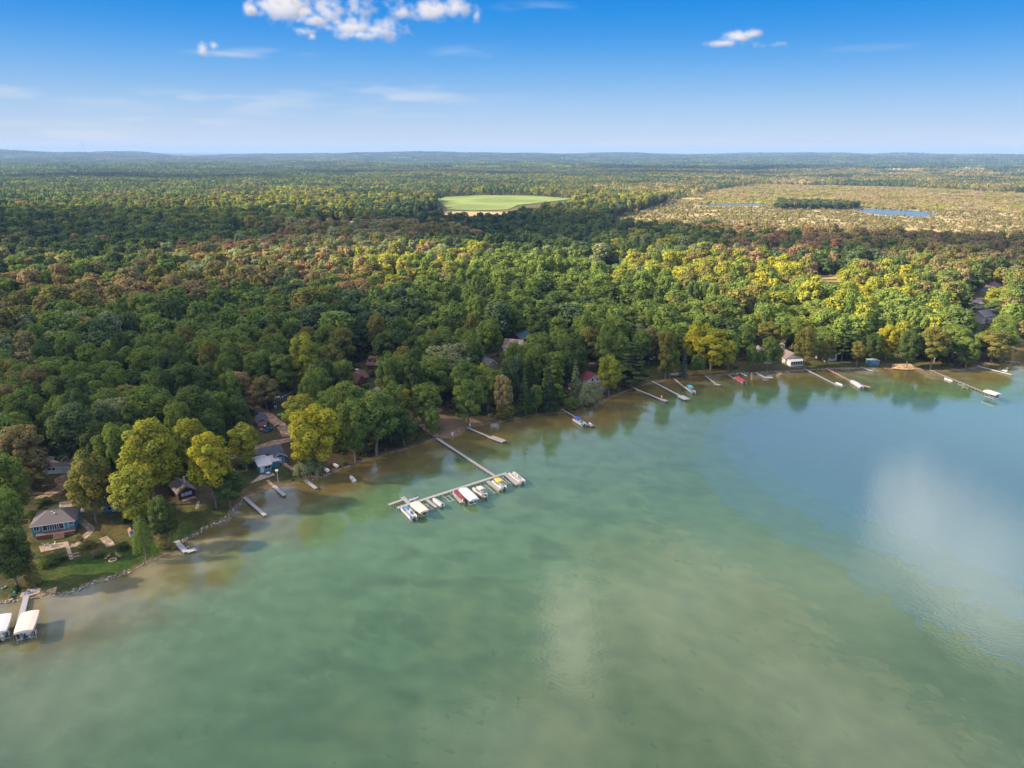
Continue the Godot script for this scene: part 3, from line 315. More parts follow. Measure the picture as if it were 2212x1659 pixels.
[-108.0,-372.4,21.2,4.7,"O","b","olive green broadleaf tree left of the brown roofed houses, second nearest to it"],
[-17.7,-387.7,25.6,5.1,"C","p","deep green pine left of the house with the dormer"],
[-51.7,-384.7,19.1,5.0,"B","b","blue-green broadleaf tree right of the brown roofed houses"],
[-34.9,-387.0,24.4,5.2,"D","b","dark green broadleaf tree left of the grey gabled house, third nearest to it"],
[83.2,-380.5,21.8,6.0,"G","b","green broadleaf tree right of the red-roofed white house, third nearest to it"],
[-190.1,-340.3,26.1,4.8,"D","b","dark green broadleaf tree at the left edge of the frame, ninth nearest to it"],
[-238.9,-309.0,19.5,4.7,"B","b","blue-green broadleaf tree at the left edge of the frame, second nearest to it"],
[-218.7,-323.9,24.9,5.2,"D","b","dark green broadleaf tree at the left edge of the frame, fourth nearest to it"],
[-164.7,-355.0,25.4,5.4,"O","b","olive green broadleaf tree left of the long dark shed with posts, second nearest to it"],
[-177.9,-349.1,22.7,6.2,"G","b","green broadleaf tree left of the long dark shed with posts, eighth nearest to it"],
[66.4,-386.2,22.9,4.8,"C","p","deep green pine behind the red-roofed white house"],
[-86.6,-382.3,22.6,8.1,"C","p","deep green pine behind the brown roofed houses"],
[41.4,-390.7,26.4,6.0,"G","b","green broadleaf tree right of the red-walled barn, sixth nearest to it"],
[-117.6,-375.1,23.3,6.1,"D","b","dark green broadleaf tree left of the brown roofed houses, third nearest to it"],
[-153.5,-362.6,22.1,7.7,"G","b","green broadleaf tree behind the long dark shed with posts, eighth nearest to it"],
[-232.1,-318.2,20.0,5.4,"G","b","green broadleaf tree at the left edge of the frame, eighth nearest to it"],
[15.6,-394.0,25.1,6.9,"D","b","dark green broadleaf tree right of the red-walled barn, nearest to it"],
[-141.2,-368.3,23.1,8.1,"G","b","green broadleaf tree behind the long dark shed with posts, sixth nearest to it"],
[-13.7,-394.4,23.8,4.8,"G","b","green broadleaf tree left of the house with the dormer, second nearest to it"],
[-74.1,-387.6,25.1,4.9,"O","b","olive green broadleaf tree behind the brown roofed houses, second nearest to it"]]


var rng := RandomNumberGenerator.new()
var noise := FastNoiseLite.new()
var fine := FastNoiseLite.new()
var taken := {}
var mats := {}
var tex := {}
var shore := PackedVector2Array()
var land := PackedVector2Array()

# ---------------------------------------------------------------- helpers
func lin(r: float, g: float, b: float) -> Color:
	return Color(r, g, b).linear_to_srgb()

func ss(a: float, b: float, x: float) -> float:
	return smoothstep(a, b, x)

func numbered(called: String) -> String:
	var n: int = taken.get(called, 0)
	taken[called] = n + 1
	return called if n == 0 else "%s_%03d" % [called, n]

func tag(o: Node, label := "", category := "", group := "", kind := "") -> Node:
	if label: o.set_meta("label", label)
	if category: o.set_meta("category", category)
	if group: o.set_meta("group", group)
	if kind: o.set_meta("kind", kind)
	return o

func thing(called: String, label: String, category: String, at := Vector3.ZERO, turn := 0.0, group := "") -> Node3D:
	var o := Node3D.new()
	o.name = numbered(called)
	add_child(o)
	o.position = at
	o.rotation.y = turn
	tag(o, label, category, group)
	return o

func put(parent: Node, called: String, mesh: Mesh, m: Material, at := Vector3.ZERO) -> MeshInstance3D:
	var o := MeshInstance3D.new()
	o.name = called if parent != self else numbered(called)
	o.mesh = mesh
	o.material_override = m
	parent.add_child(o, true)
	o.position = at
	return o

func structure(called: String, mesh: Mesh, m: Material) -> MeshInstance3D:
	var o := put(self, called, mesh, m)
	o.set_meta("kind", "structure")
	return o

class Shape:
	var v := PackedVector3Array()
	var n := PackedVector3Array()
	var c := PackedColorArray()
	var col := Color(1, 1, 1)
	func tri(a: Vector3, b: Vector3, d: Vector3, away: Vector3) -> void:
		var k := (a - d).cross(a - b)
		if k.length_squared() < 1e-14: return
		k = k.normalized()
		if k.dot((a + b + d) / 3.0 - away) < 0.0:
			k = -k
			var s := b
			b = d
			d = s
		v.append(a); v.append(b); v.append(d)
		n.append(k); n.append(k); n.append(k)
		c.append(col); c.append(col); c.append(col)
	func quad(a: Vector3, b: Vector3, d: Vector3, e: Vector3, away: Vector3) -> void:
		tri(a, b, d, away)
		tri(a, d, e, away)
	func box(at: Vector3, size: Vector3, turn := Basis()) -> Shape:
		var h := size / 2.0
		var p := []
		for i in 8:
			p.append(at + turn * Vector3(h.x if i & 1 else -h.x, h.y if i & 2 else -h.y, h.z if i & 4 else -h.z))
		for f in [[0, 1, 3, 2], [4, 5, 7, 6], [0, 1, 5, 4], [2, 3, 7, 6], [0, 2, 6, 4], [1, 3, 7, 5]]:
			quad(p[f[0]], p[f[1]], p[f[2]], p[f[3]], at)
		return self
	func tube(a: Vector3, b: Vector3, r0: float, r1: float, sides := 6, caps := true) -> Shape:
		var y := (b - a).normalized()
		var x := y.cross(Vector3(0.3, 0.2, 0.93) if absf(y.y) > 0.8 else Vector3.UP).normalized()
		var z := x.cross(y)
		for i in sides:
			var u := (x * cos(TAU * i / sides) + z * sin(TAU * i / sides))
			var w := (x * cos(TAU * (i + 1) / sides) + z * sin(TAU * (i + 1) / sides))
			var mid := (a + b) / 2.0
			quad(a + u * r0, a + w * r0, b + w * r1, b + u * r1, mid)
			if caps:
				tri(a, a + u * r0, a + w * r0, mid)
				tri(b, b + u * r1, b + w * r1, mid)
		return self
	func loft(rings: Array, closed := true, caps := true) -> Shape:
		# rings: arrays of equally many points, joined in order
		var mid := Vector3.ZERO
		var cnt := 0
		for r in rings:
			for p in r:
				mid += p
				cnt += 1
		mid /= cnt
		for k in rings.size() - 1:
			var a: Array = rings[k]
			var b: Array = rings[k + 1]
			var axis := Vector3.ZERO
			for p in a: axis += p
			for p in b: axis += p
			axis /= a.size() * 2
			for i in (a.size() if closed else a.size() - 1):
				var j: int = (i + 1) % a.size()
				quad(a[i], a[j], b[j], b[i], axis)
		if caps:
			for r in [rings[0], rings[-1]]:
				var q := Vector3.ZERO
				for p in r: q += p
				q /= r.size()
				for i in r.size(): tri(q, r[i], r[(i + 1) % r.size()], mid)
		return self
	func done() -> ArrayMesh:
		var a := []
		a.resize(Mesh.ARRAY_MAX)
		a[Mesh.ARRAY_VERTEX] = v
		a[Mesh.ARRAY_NORMAL] = n
		a[Mesh.ARRAY_COLOR] = c
		var m := ArrayMesh.new()
		m.add_surface_from_arrays(Mesh.PRIMITIVE_TRIANGLES, a)
		return m

func box_mesh(size: Vector3, at := Vector3.ZERO) -> ArrayMesh:
	return Shape.new().box(at, size).done()

func speckle(called: String, low: float, freq: float, octaves := 4, size := 256, warm := 0.0) -> ImageTexture:
	if tex.has(called): return tex[called]
	var f := FastNoiseLite.new()
	f.seed = called.hash() % 9999
	f.frequency = freq
	f.fractal_octaves = octaves
	var im := f.get_seamless_image(size, size)
	im.convert(Image.FORMAT_RGB8)
	for y in size:
		for x in size:
			var k := im.get_pixel(x, y).r
			var t := low + (1.0 - low) * ss(0.2, 0.8, k)
			im.set_pixel(x, y, Color(t, t * (1.0 - warm * (1.0 - k) * 0.3), t * (1.0 - warm * (1.0 - k) * 0.6)))
	tex[called] = ImageTexture.create_from_image(im)
	return tex[called]

func paint(r: float, g: float, b: float, rough := 0.7, grain := "", scale := 0.4, metal := 0.0) -> StandardMaterial3D:
	var key := "%.3f %.3f %.3f %.2f %s %.2f %.2f" % [r, g, b, rough, grain, scale, metal]
	if mats.has(key): return mats[key]
	var m := StandardMaterial3D.new()
	m.albedo_color = lin(r, g, b)
	m.roughness = rough
	m.metallic = metal
	if grain:
		m.albedo_texture = {"roof": speckle("roof", 0.72, 0.09), "wood": speckle("wood", 0.7, 0.05), "meadow": speckle("meadow", 0.82, 0.02, 5), "dirt": speckle("dirt", 0.76, 0.02, 5, 256, 0.4)}[grain]
		m.uv1_triplanar = true
		m.uv1_world_triplanar = grain in ["dirt", "meadow"]
		m.uv1_scale = Vector3.ONE * scale
	mats[key] = m
	return m

func glass(dark := 0.03) -> StandardMaterial3D:
	return paint(dark, dark * 1.5, dark * 2.0, 0.06)

# ---------------------------------------------------------------- land
func shore_distance(p: Vector2) -> float:
	var best := 1e18
	for i in shore.size() - 1:
		var q := Geometry2D.get_closest_point_to_segment(p, shore[i], shore[i + 1])
		var d := q.distance_squared_to(p)
		if d < best: best = d
	best = sqrt(best)
	return best if Geometry2D.is_point_in_polygon(p, land) else -best

func land_height(s: float) -> float:
	return 0.5 * ss(0, 1.5, s) + 2.4 * ss(4, 74, s) + 3.1 * ss(60, 360, s)

func bed_height(s: float, x: float, z: float) -> float:
	var d := -s
	var deep := 0.25 * ss(0, 2, d) + 0.6 * ss(2, 30, d) + 0.62 * ss(25, 110, d) + 2.5 * ss(14, 75, d) * ss(10, 220, x + 0.6 * (-z - 230.0))
	return -deep - (0.07 * noise.get_noise_2d(x * 1.3, z * 1.3) + 0.05 * fine.get_noise_2d(x * 0.7, z * 0.7) + 0.16 * fine.get_noise_2d(x * 2.1, z * 2.1)) * ss(1, 20, d)

func far_height(x: float, z: float) -> float:
	var d := Vector2(x, z).length()
	var h := 6.0
	h += 14.0 * noise.get_noise_2d(x * 0.09, z * 0.09) * ss(2200, 3800, d)
	var ridge := 0.62 + 0.75 * noise.get_noise_2d(atan2(x, -z) * 190.0, d * 0.012)
	h += 128.0 * ss(7500, 12500, d) * maxf(0.25, ridge)
	h += 20.0 * noise.get_noise_2d(x * 0.05 + 50.0, z * 0.05) * ss(4500, 7000, d)
	return h

func ground(x: float, z: float) -> float:
	var s := shore_distance(Vector2(x, z))
	return land_height(s) if s > 0.0 else bed_height(s, x, z)

func grid_mesh(xs: PackedFloat32Array, zs: PackedFloat32Array, height: Callable, colour: Callable, part := 0) -> ArrayMesh:
	# part 1: only what lies above the water, part 2: only what lies below it
	var nx := xs.size()
	var nz := zs.size()
	var v := PackedVector3Array()
	var c := PackedColorArray()
	v.resize(nx * nz)
	c.resize(nx * nz)
	for j in nz:
		for i in nx:
			var hc: Array = height.call(xs[i], zs[j])
			v[j * nx + i] = Vector3(xs[i], hc[0], zs[j])
			c[j * nx + i] = colour.call(xs[i], zs[j], hc[1])
	var n := PackedVector3Array()
	n.resize(nx * nz)
	for j in nz:
		for i in nx:
			var a := v[j * nx + maxi(i - 1, 0)]
			var b := v[j * nx + mini(i + 1, nx - 1)]
			var d := v[maxi(j - 1, 0) * nx + i]
			var e := v[mini(j + 1, nz - 1) * nx + i]
			var k := (b - a).cross(e - d).normalized()
			n[j * nx + i] = k if k.y > 0.0 else -k
	var idx := PackedInt32Array()
	for j in nz - 1:
		for i in nx - 1:
			var q := j * nx + i
			# zs run towards -z
			if part:
				var wet := minf(minf(v[q].y, v[q + 1].y), minf(v[q + nx].y, v[q + nx + 1].y)) < 0.02
				if wet != (part == 2): continue
			for k in [q, q + nx, q + 1, q + 1, q + nx, q + nx + 1]: idx.append(k)
	var arr := []
	arr.resize(Mesh.ARRAY_MAX)
	arr[Mesh.ARRAY_VERTEX] = v
	arr[Mesh.ARRAY_NORMAL] = n
	arr[Mesh.ARRAY_COLOR] = c
	arr[Mesh.ARRAY_INDEX] = idx
	var m := ArrayMesh.new()
	m.add_surface_from_arrays(Mesh.PRIMITIVE_TRIANGLES, arr)
	return m

func near_height(x: float, z: float) -> Array:
	var s := shore_distance(Vector2(x, z))
	return [land_height(s) + 0.06 * noise.get_noise_2d(x * 4.0, z * 4.0) * ss(1, 6, s) if s > 0.0 else bed_height(s, x, z), s]

func near_colour(x: float, z: float, s: float) -> Color:
	var k := noise.get_noise_2d(x * 2.0, z * 2.0)
	var f := fine.get_noise_2d(x, z)
	var c: Color
	if s > 0.0:
		c = Color(0.095, 0.075, 0.05).lerp(Color(0.07, 0.085, 0.035), ss(-0.2, 0.4, k))
		var p := Vector2(x + 1.5 * f, z + 1.5 * k)
		for g in GRASS:
			if Geometry2D.is_point_in_polygon(p, g[0]):
				c = GROUND_COLOURS[g[1]].lerp(GROUND_COLOURS[g[2]], ss(-0.35, 0.45, k + 0.5 * f))
				break
		if s < 1.3 + f: c = Color(0.16, 0.12, 0.08)
		return c * (0.9 + 0.35 * f)
	# the lake bed: brown silt by the shore, sand, pale marl and beds of weed further out
	var d := -s
	var silt := Color(0.15, 0.10, 0.035)
	var sand := Color(0.22, 0.185, 0.125)
	var marl := Color(0.115, 0.19, 0.098).lerp(Color(0.155, 0.182, 0.112), ss(-50, -130, x))
	var olive := Color(0.15, 0.185, 0.085)
	c = silt.lerp(sand, ss(0.05, 0.55, k + 0.3 * f + 0.5 * ss(-40, -140, x)))
	c = c.lerp(marl, ss(8, 34, d + 12.0 * k))
	c = c.lerp(olive, ss(70, 150, d + 30.0 * k + 14.0 * f))
	var weed := fine.get_noise_2d(x * 0.35 + 40.0, z * 0.6)
	var belt := ss(30, 62, d + 18.0 * k) * (1.0 - ss(85, 120, d + 24.0 * k)) * ss(-90, -20, x)
	c = c.lerp(Color(0.06, 0.10, 0.05), 0.5 * belt * ss(0.0, 0.35, weed + 0.25 * k))
	c = c.lerp(Color(0.12, 0.10, 0.03), 0.6 * ss(0.15, 0.5, weed) * ss(2, 8, d) * (1.0 - ss(22, 40, d)))
	return c * (0.92 + 0.22 * f)

func far_colour(x: float, z: float, _s: float) -> Color:
	var k := noise.get_noise_2d(x * 0.3, z * 0.3)
	var open := noise.get_noise_2d(x * 0.2 + 300.0, z * 0.4)
	return Color(0.07, 0.085, 0.04).lerp(Color(0.13, 0.11, 0.055), ss(-0.1, 0.4, k)).lerp(Color(0.28, 0.24, 0.11), ss(0.36, 0.42, open) * float(z < -1700.0))

func is_near(x: float, z: float) -> bool:
	return x > -232 and x < 412 and z > -512 and z < -72

func far_height2(x: float, z: float) -> Array:
	var p := Vector2(x, z)
	if is_near(x, z): return [-9.0, 0.0]
	if not Geometry2D.is_point_in_polygon(p, land): return [-4.5, -50.0]
	var s := minf(shore_distance(p), 400.0)
	return [land_height(s) - 0.25 + far_height(x, z) - 6.0, s]

func strip(points: Array, width: float, lift := 0.05, wobble := 0.0) -> ArrayMesh:
	# a ribbon laid over the ground along points, its edges uneven
	var c := Curve3D.new()
	for i in points.size():
		var p: Vector3 = points[i]
		var q: Vector3 = (points[mini(i + 1, points.size() - 1)] - points[maxi(i - 1, 0)]) / 6.0
		c.add_point(p, -q if i > 0 else Vector3.ZERO, q if i < points.size() - 1 else Vector3.ZERO)
	var st := Shape.new()
	var length := c.get_baked_length()
	var count := int(length / 1.2) + 1
	var last := []
	for i in count + 1:
		var at := c.sample_baked(length * i / count)
		var ahead := c.sample_baked(minf(length, length * i / count + 0.5)) - c.sample_baked(maxf(0.0, length * i / count - 0.5))
		var side := Vector3(-ahead.z, 0, ahead.x).normalized()
		var row := []
		for k in 5:
			var u := k / 2.0 - 1.0
			var w := width / 2.0 + (wobble * fine.get_noise_2d(at.x * 2.0 + 30.0 * signf(u), at.z * 2.0) if absf(u) == 1.0 else 0.0)
			var p := at + side * u * w
			p.y = ground(p.x, p.z) + lift
			row.append(p)
		way_points.append(Vector2(at.x, at.z))
		if last.size():
			for k in 4:
				st.quad(last[k], last[k + 1], row[k + 1], row[k], at - Vector3(0, 50, 0))
		last = row
	return st.done()

func slab(points: Array, thick: float, lift := 0.0) -> ArrayMesh:
	# a flat plate whose top lies lift above the highest corner of ground
	var y := -1e9
	var flat := PackedVector2Array()
	for p in points:
		y = maxf(y, ground(p.x, p.z))
		flat.append(Vector2(p.x, p.z))
	y += lift
	var st := Shape.new()
	var t := Geometry2D.triangulate_polygon(flat)
	var mid := Vector3.ZERO
	for p in flat: mid += Vector3(p.x, 0, p.y) / flat.size()
	mid.y = y - thick / 2
	for i in range(0, t.size(), 3):
		st.tri(Vector3(flat[t[i]].x, y, flat[t[i]].y), Vector3(flat[t[i + 1]].x, y, flat[t[i + 1]].y), Vector3(flat[t[i + 2]].x, y, flat[t[i + 2]].y), mid - Vector3(0, 90, 0))
	for i in flat.size():
		var a := flat[i]
		var b := flat[(i + 1) % flat.size()]
		st.quad(Vector3(a.x, y, a.y), Vector3(b.x, y, b.y), Vector3(b.x, y - thick, b.y), Vector3(a.x, y - thick, a.y), mid)
	return st.done()

# ---------------------------------------------------------------- trees
class Leaves:
	var v := PackedVector3Array()
	var n := PackedVector3Array()
	var c := PackedColorArray()
	var r: RandomNumberGenerator
	func card(at: Vector3, out: Vector3, size: float, tint: Color, soft := 0.65) -> void:
		var face := (out + Vector3(r.randf_range(-1, 1), r.randf_range(-1, 1), r.randf_range(-1, 1)) * 0.75).normalized()
		var x := face.cross(Vector3(r.randf_range(-1, 1), r.randf_range(-1, 1), r.randf_range(-1, 1))).normalized()
		var y := face.cross(x)
		var nn := face.lerp(out, soft).normalized()
		var a := at + x * size * r.randf_range(0.7, 1.2) * 0.5
		var b := at + y * size * r.randf_range(0.5, 1.1) * 0.5 + face * size * 0.12
		var d := at - x * size * r.randf_range(0.7, 1.2) * 0.5
		var e := at - y * size * r.randf_range(0.5, 1.1) * 0.5 + face * size * 0.12
		for p in [a, b, d, a, d, e]:
			v.append(p)
			n.append(nn)
			c.append(tint)
	func done() -> ArrayMesh:
		# clockwise from outside, so that faces and normals agree
		for i in range(0, v.size(), 3):
			if (v[i] - v[i + 2]).cross(v[i] - v[i + 1]).dot(n[i]) < 0.0:
				var s := v[i + 1]
				v[i + 1] = v[i + 2]
				v[i + 2] = s
		var a := []
		a.resize(Mesh.ARRAY_MAX)
		a[Mesh.ARRAY_VERTEX] = v
		a[Mesh.ARRAY_NORMAL] = n
		a[Mesh.ARRAY_COLOR] = c
		var m := ArrayMesh.new()
		m.add_surface_from_arrays(Mesh.PRIMITIVE_TRIANGLES, a)
		return m

func jitter(k: float) -> Vector3:
	return Vector3(rng.randf_range(-k, k), rng.randf_range(-k, k), rng.randf_range(-k, k))

func leaf_tint() -> Color:
	# one clump's own colour: from greener to more yellow leaves
	var t := rng.randf()
	var b := rng.randf_range(0.75, 1.25)
	return Color(lerpf(0.8, 1.25, t) * b, lerpf(0.95, 1.06, t) * b, lerpf(1.05, 0.85, t) * b)

func jit(c: Color) -> Color:
	var b := rng.randf_range(0.72, 1.3)
	return Color(c.r * b * rng.randf_range(0.92, 1.1), c.g * b, c.b * b)

# all crowns are drawn for a tree 18 m tall with a crown 5 m in radius
func add_broadleaf(l: Leaves, at: Vector3, s: float, cards: int, size: float, form: String) -> void:
	var low := 4.2
	var top := 18.0
	var lobes := []
	var count := 44
	if form == "round": low = 5.5
	if form == "narrow":
		low = 2.5
		count = 34
	if form == "bush":
		low = 0.2
		count = 30
	for i in count:
		var t := (i + 0.5) / count
		var y := lerpf(low + 0.9, top - 1.2, pow(t, 0.85)) + rng.randf_range(-0.6, 0.6)
		var w := (y - low) / (top - low)
		var spread := sqrt(maxf(0.0, 1.0 - pow(absf(w - 0.42) / 0.62, 2.3))) * 3.9
		var a := i * 2.39996 + rng.randf_range(-0.5, 0.5)
		var q := spread * (rng.randf_range(0.8, 1.1) if i % 4 else rng.randf_range(0.2, 0.6))
		if i == count - 1: q *= 0.2
		lobes.append([Vector3(cos(a) * q, y, sin(a) * q), rng.randf_range(1.0, 1.75), leaf_tint()])
	var per := int(cards / float(count))
	for i in count:
		var lo: Array = lobes[i]
		for k in per:
			var d := Vector3(rng.randfn(), rng.randfn() * 0.9 + 0.2, rng.randfn()).normalized()
			var shell := 1.0 if k % 5 else 0.7
			var p: Vector3 = lo[0] + d * Vector3(1.08, 0.9, 1.08) * float(lo[1]) * (shell + rng.randf_range(-0.14, 0.1))
			var hidden := false
			for j in count:
				if j != i and p.distance_squared_to(lobes[j][0]) < pow(float(lobes[j][1]) * 0.72, 2):
					hidden = true
					break
			if hidden: continue
			var out := (d + (p - Vector3(0, 9.5, 0)).normalized() * 0.6 + Vector3(0, 0.45, 0)).normalized()
			l.card(at + p * s, out, size * s * rng.randf_range(0.7, 1.25), jit(lo[2]))

func add_conifer(l: Leaves, at: Vector3, s: float, cards: int, size: float, form: String) -> void:
	var spruce := form == "spruce"
	var rows := 15 if spruce else 11
	var low := 1.2 if spruce else 3.6
	var made := 0
	for i in rows:
		var t := (i + rng.randf_range(0.0, 0.7)) / rows
		var y := lerpf(low, 17.6, t)
		var reach := 5.0 * (1.0 - t) * 0.94 + 0.3 if spruce else 5.0 * pow(1.0 - t, 0.55) * rng.randf_range(0.72, 1.05) + 0.3
		var arms := int(lerpf(10, 5, t)) if spruce else int(lerpf(7, 4, t))
		for k in arms:
			var a := TAU * (k + rng.randf_range(-0.3, 0.3)) / arms + i * 1.3
			var far := reach * rng.randf_range(0.72, 1.1)
			var tint := jit(Color(1, 1, 1)) if not spruce else jit(Color(0.95, 1, 1))
			var droop := -0.28 if spruce else 0.10
			var want := int(cards / float(rows * 6) * (0.35 + far / 3.2))
			for q in want:
				var u := sqrt(rng.randf())
				var side := rng.randf_range(-1, 1) * far * (0.2 if spruce else 0.24) * (1.15 - u * 0.5)
				var p := Vector3(cos(a) * far * u - sin(a) * side, y + droop * far * u * (1.0 if spruce else u) + rng.randf_range(-0.22, 0.22), sin(a) * far * u + cos(a) * side)
				var out := (Vector3(p.x, 0, p.z).normalized() * 0.5 + Vector3(0, 0.9, 0)).normalized()
				l.card(at + p * s, out, size * s * rng.randf_range(0.7, 1.2) * (0.8 if spruce else 1.0), jit(tint), 0.5)
				made += 1

func add_willow(l: Leaves, at: Vector3, s: float, cards: int, size: float) -> void:
	for i in 46:
		var a := rng.randf() * TAU
		var q := sqrt(rng.randf()) * 4.4
		var top := 17.4 - q * q * 0.35 + rng.randf_range(-2.6, 0.4)
		var tint := leaf_tint()
		var drop := rng.randf_range(5, 11)
		for k in int(cards / 46.0):
			var u := rng.randf()
			var p := Vector3(cos(a) * (q + u * 0.8) + rng.randf_range(-0.7, 0.7), maxf(0.6, top - drop * u), sin(a) * (q + u * 0.8) + rng.randf_range(-0.7, 0.7))
			l.card(at + p * s, (Vector3(p.x, 3.0 * (1.0 - u), p.z)).normalized(), size * s * rng.randf_range(0.6, 1.1), jit(tint), 0.5)

func crown_mesh(form: String, seed_: int, cards: int, size: float) -> ArrayMesh:
	rng.seed = seed_
	var l := Leaves.new()
	l.r = rng
	match form:
		"spruce", "pine": add_conifer(l, Vector3.ZERO, 1.0, cards, size, form)
		"willow": add_willow(l, Vector3.ZERO, 1.0, cards, size)
		_: add_broadleaf(l, Vector3.ZERO, 1.0, cards, size, form)
	return l.done()

func trunk_mesh(seed_: int, form: String) -> ArrayMesh:
	rng.seed = seed_
	var st := Shape.new()
	var p := Vector3(0, -0.6, 0)
	var top := 16.8 if form in ["spruce", "pine"] else 12.5
	var steps := 6
	for i in steps:
		var q := Vector3(rng.randf_range(-0.25, 0.25), lerpf(-0.6, top, (i + 1.0) / steps), rng.randf_range(-0.25, 0.25))
		st.tube(p, q, lerpf(0.36, 0.09, i / float(steps)), lerpf(0.36, 0.09, (i + 1.0) / steps), 6, i == steps - 1)
		p = q
	if not form in ["spruce", "pine"]:
		for i in 9:
			var y := rng.randf_range(4.0, 11.5)
			var a := i * 2.4 + rng.randf()
			var reach := rng.randf_range(2.2, 4.0) * (1.0 - absf(y - 8.5) * 0.07)
			var mid := Vector3(cos(a) * reach * 0.5, y + 1.3, sin(a) * reach * 0.5)
			st.tube(Vector3(0, y, 0), mid, 0.13, 0.09, 5, false)
			st.tube(mid, Vector3(cos(a + 0.2) * reach, y + 3.2, sin(a + 0.2) * reach), 0.09, 0.03, 5, false)
	return st.done()

func leaf_material(c: Color) -> StandardMaterial3D:
	var m := StandardMaterial3D.new()
	m.albedo_color = c.linear_to_srgb()
	m.vertex_color_use_as_albedo = true
	m.roughness = 0.75
	m.metallic_specular = 0.25
	m.backlight_enabled = true
	m.backlight = Color(0.9, 0.95, 0.6)
	return m

var FORMS := {"b": ["broad", "broad", "round", "broad", "round", "broad"], "t": ["narrow", "narrow"], "w": ["willow"], "p": ["pine", "pine", "pine"], "s": ["spruce", "spruce"], "u": ["bush", "bush"], "d": ["narrow"]}
const KIND_NAMES := {"b": "broadleaf_tree", "t": "narrow_tree", "w": "willow_tree", "p": "pine_tree", "s": "spruce_tree", "u": "bush", "d": "drying_tree"}
const KIND_GROUPS := {"b": "broadleaf trees along the lakeshore", "t": "narrow trees along the lakeshore", "w": "willows at the water's edge", "p": "pines along the lakeshore", "s": "spruces among the cottages", "u": "bushes at the water's edge", "d": "drying trees by the shore"}

func plant_trees() -> void:
	var crowns := {}
	var trunks := {}
	var leafs := {}
	var bark := paint(0.20, 0.175, 0.15, 0.9, "wood", 0.5)
	for t in FORMS:
		crowns[t] = []
		for i in FORMS[t].size():
			var form: String = FORMS[t][i]
			crowns[t].append(crown_mesh(form, 100 + i * 7 + t.hash() % 50, {"pine": 4200, "spruce": 4200, "willow": 3400, "bush": 4200}.get(form, 10500), {"pine": 0.75, "spruce": 0.6, "willow": 0.62}.get(form, 0.52)))
		trunks[t] = trunk_mesh(11 + t.hash() % 40, FORMS[t][0])
	for k in LEAF: leafs[k] = leaf_material(LEAF[k])
	var i := 0
	for t in TREES:
		# x, z, height, crown radius, colour, type, label
		var at := Vector3(t[0], ground(t[0], t[1]) - 0.05, t[1])
		var o := thing(KIND_NAMES[t[5]], t[6], "bush" if t[5] == "u" else "tree", at, fmod(i * 2.399, TAU), KIND_GROUPS[t[5]])
		var scale_ := Vector3(t[3] / 5.0, t[2] / 18.0, t[3] / 5.0)
		put(o, "trunk", trunks[t[5]], bark).scale = scale_
		var many: Array = crowns[t[5]]
		put(o, "crown", many[(i * 5 + int(absf(t[0]))) % many.size()], leafs[t[4]]).scale = scale_
		i += 1

func scatter(parent: Node3D, called: String, mesh: Mesh, m: Material, where: Array, colours: Array) -> void:
	var mm := MultiMesh.new()
	mm.transform_format = MultiMesh.TRANSFORM_3D
	mm.use_colors = true
	mm.mesh = mesh
	mm.instance_count = where.size()
	for i in where.size():
		mm.set_instance_transform(i, where[i])
		mm.set_instance_color(i, colours[i])
	var o := MultiMeshInstance3D.new()
	o.name = called
	o.multimesh = mm
	o.material_override = m
	o.set_meta("kind", "stuff")
	parent.add_child(o, true)

func forest_colour(x: float, z: float) -> Color:
	var best := 1e18
	var second := 1e18
	var a := 0
	var b := 0
	var wx := x + 60.0 * noise.get_noise_2d(x * 0.7, z * 0.7)
	var wz := z + 60.0 * noise.get_noise_2d(x * 0.7 + 90.0, z * 0.7)
	for i in STANDS.size():
		var d: float = pow(STANDS[i][0] - wx, 2) + pow(STANDS[i][1] - wz, 2)
		if d < best:
			second = best
			b = a
			best = d
			a = i
		elif d < second:
			second = d
			b = i
	var pal: String = STANDS[a if rng.randf() * (best + second) > best * 0.6 else b][2]
	# like trees stand together
	var drift := clampf(0.5 + 0.9 * noise.get_noise_2d(x * 2.2 + 60.0, z * 2.2), 0.0, 0.999)
	var c: Color = LEAF[pal[int(drift * pal.length()) if rng.randf() < 0.72 else rng.randi() % pal.length()]]
	var k := rng.randf_range(0.82, 1.18)
	return Color(c.r * k, c.g * k, c.b * k)

func kept_clear(p: Vector2) -> bool:
	for k in KEEP:
		if Geometry2D.get_closest_point_to_segment(p, Vector2(k[0], k[1]), Vector2(k[2], k[3])).distance_squared_to(p) < k[4] * k[4]: return true
	return false

func in_clearing(p: Vector2) -> int:
	for i in CLEARINGS.size():
		if Geometry2D.is_point_in_polygon(p, CLEARINGS[i]): return i
	return -1

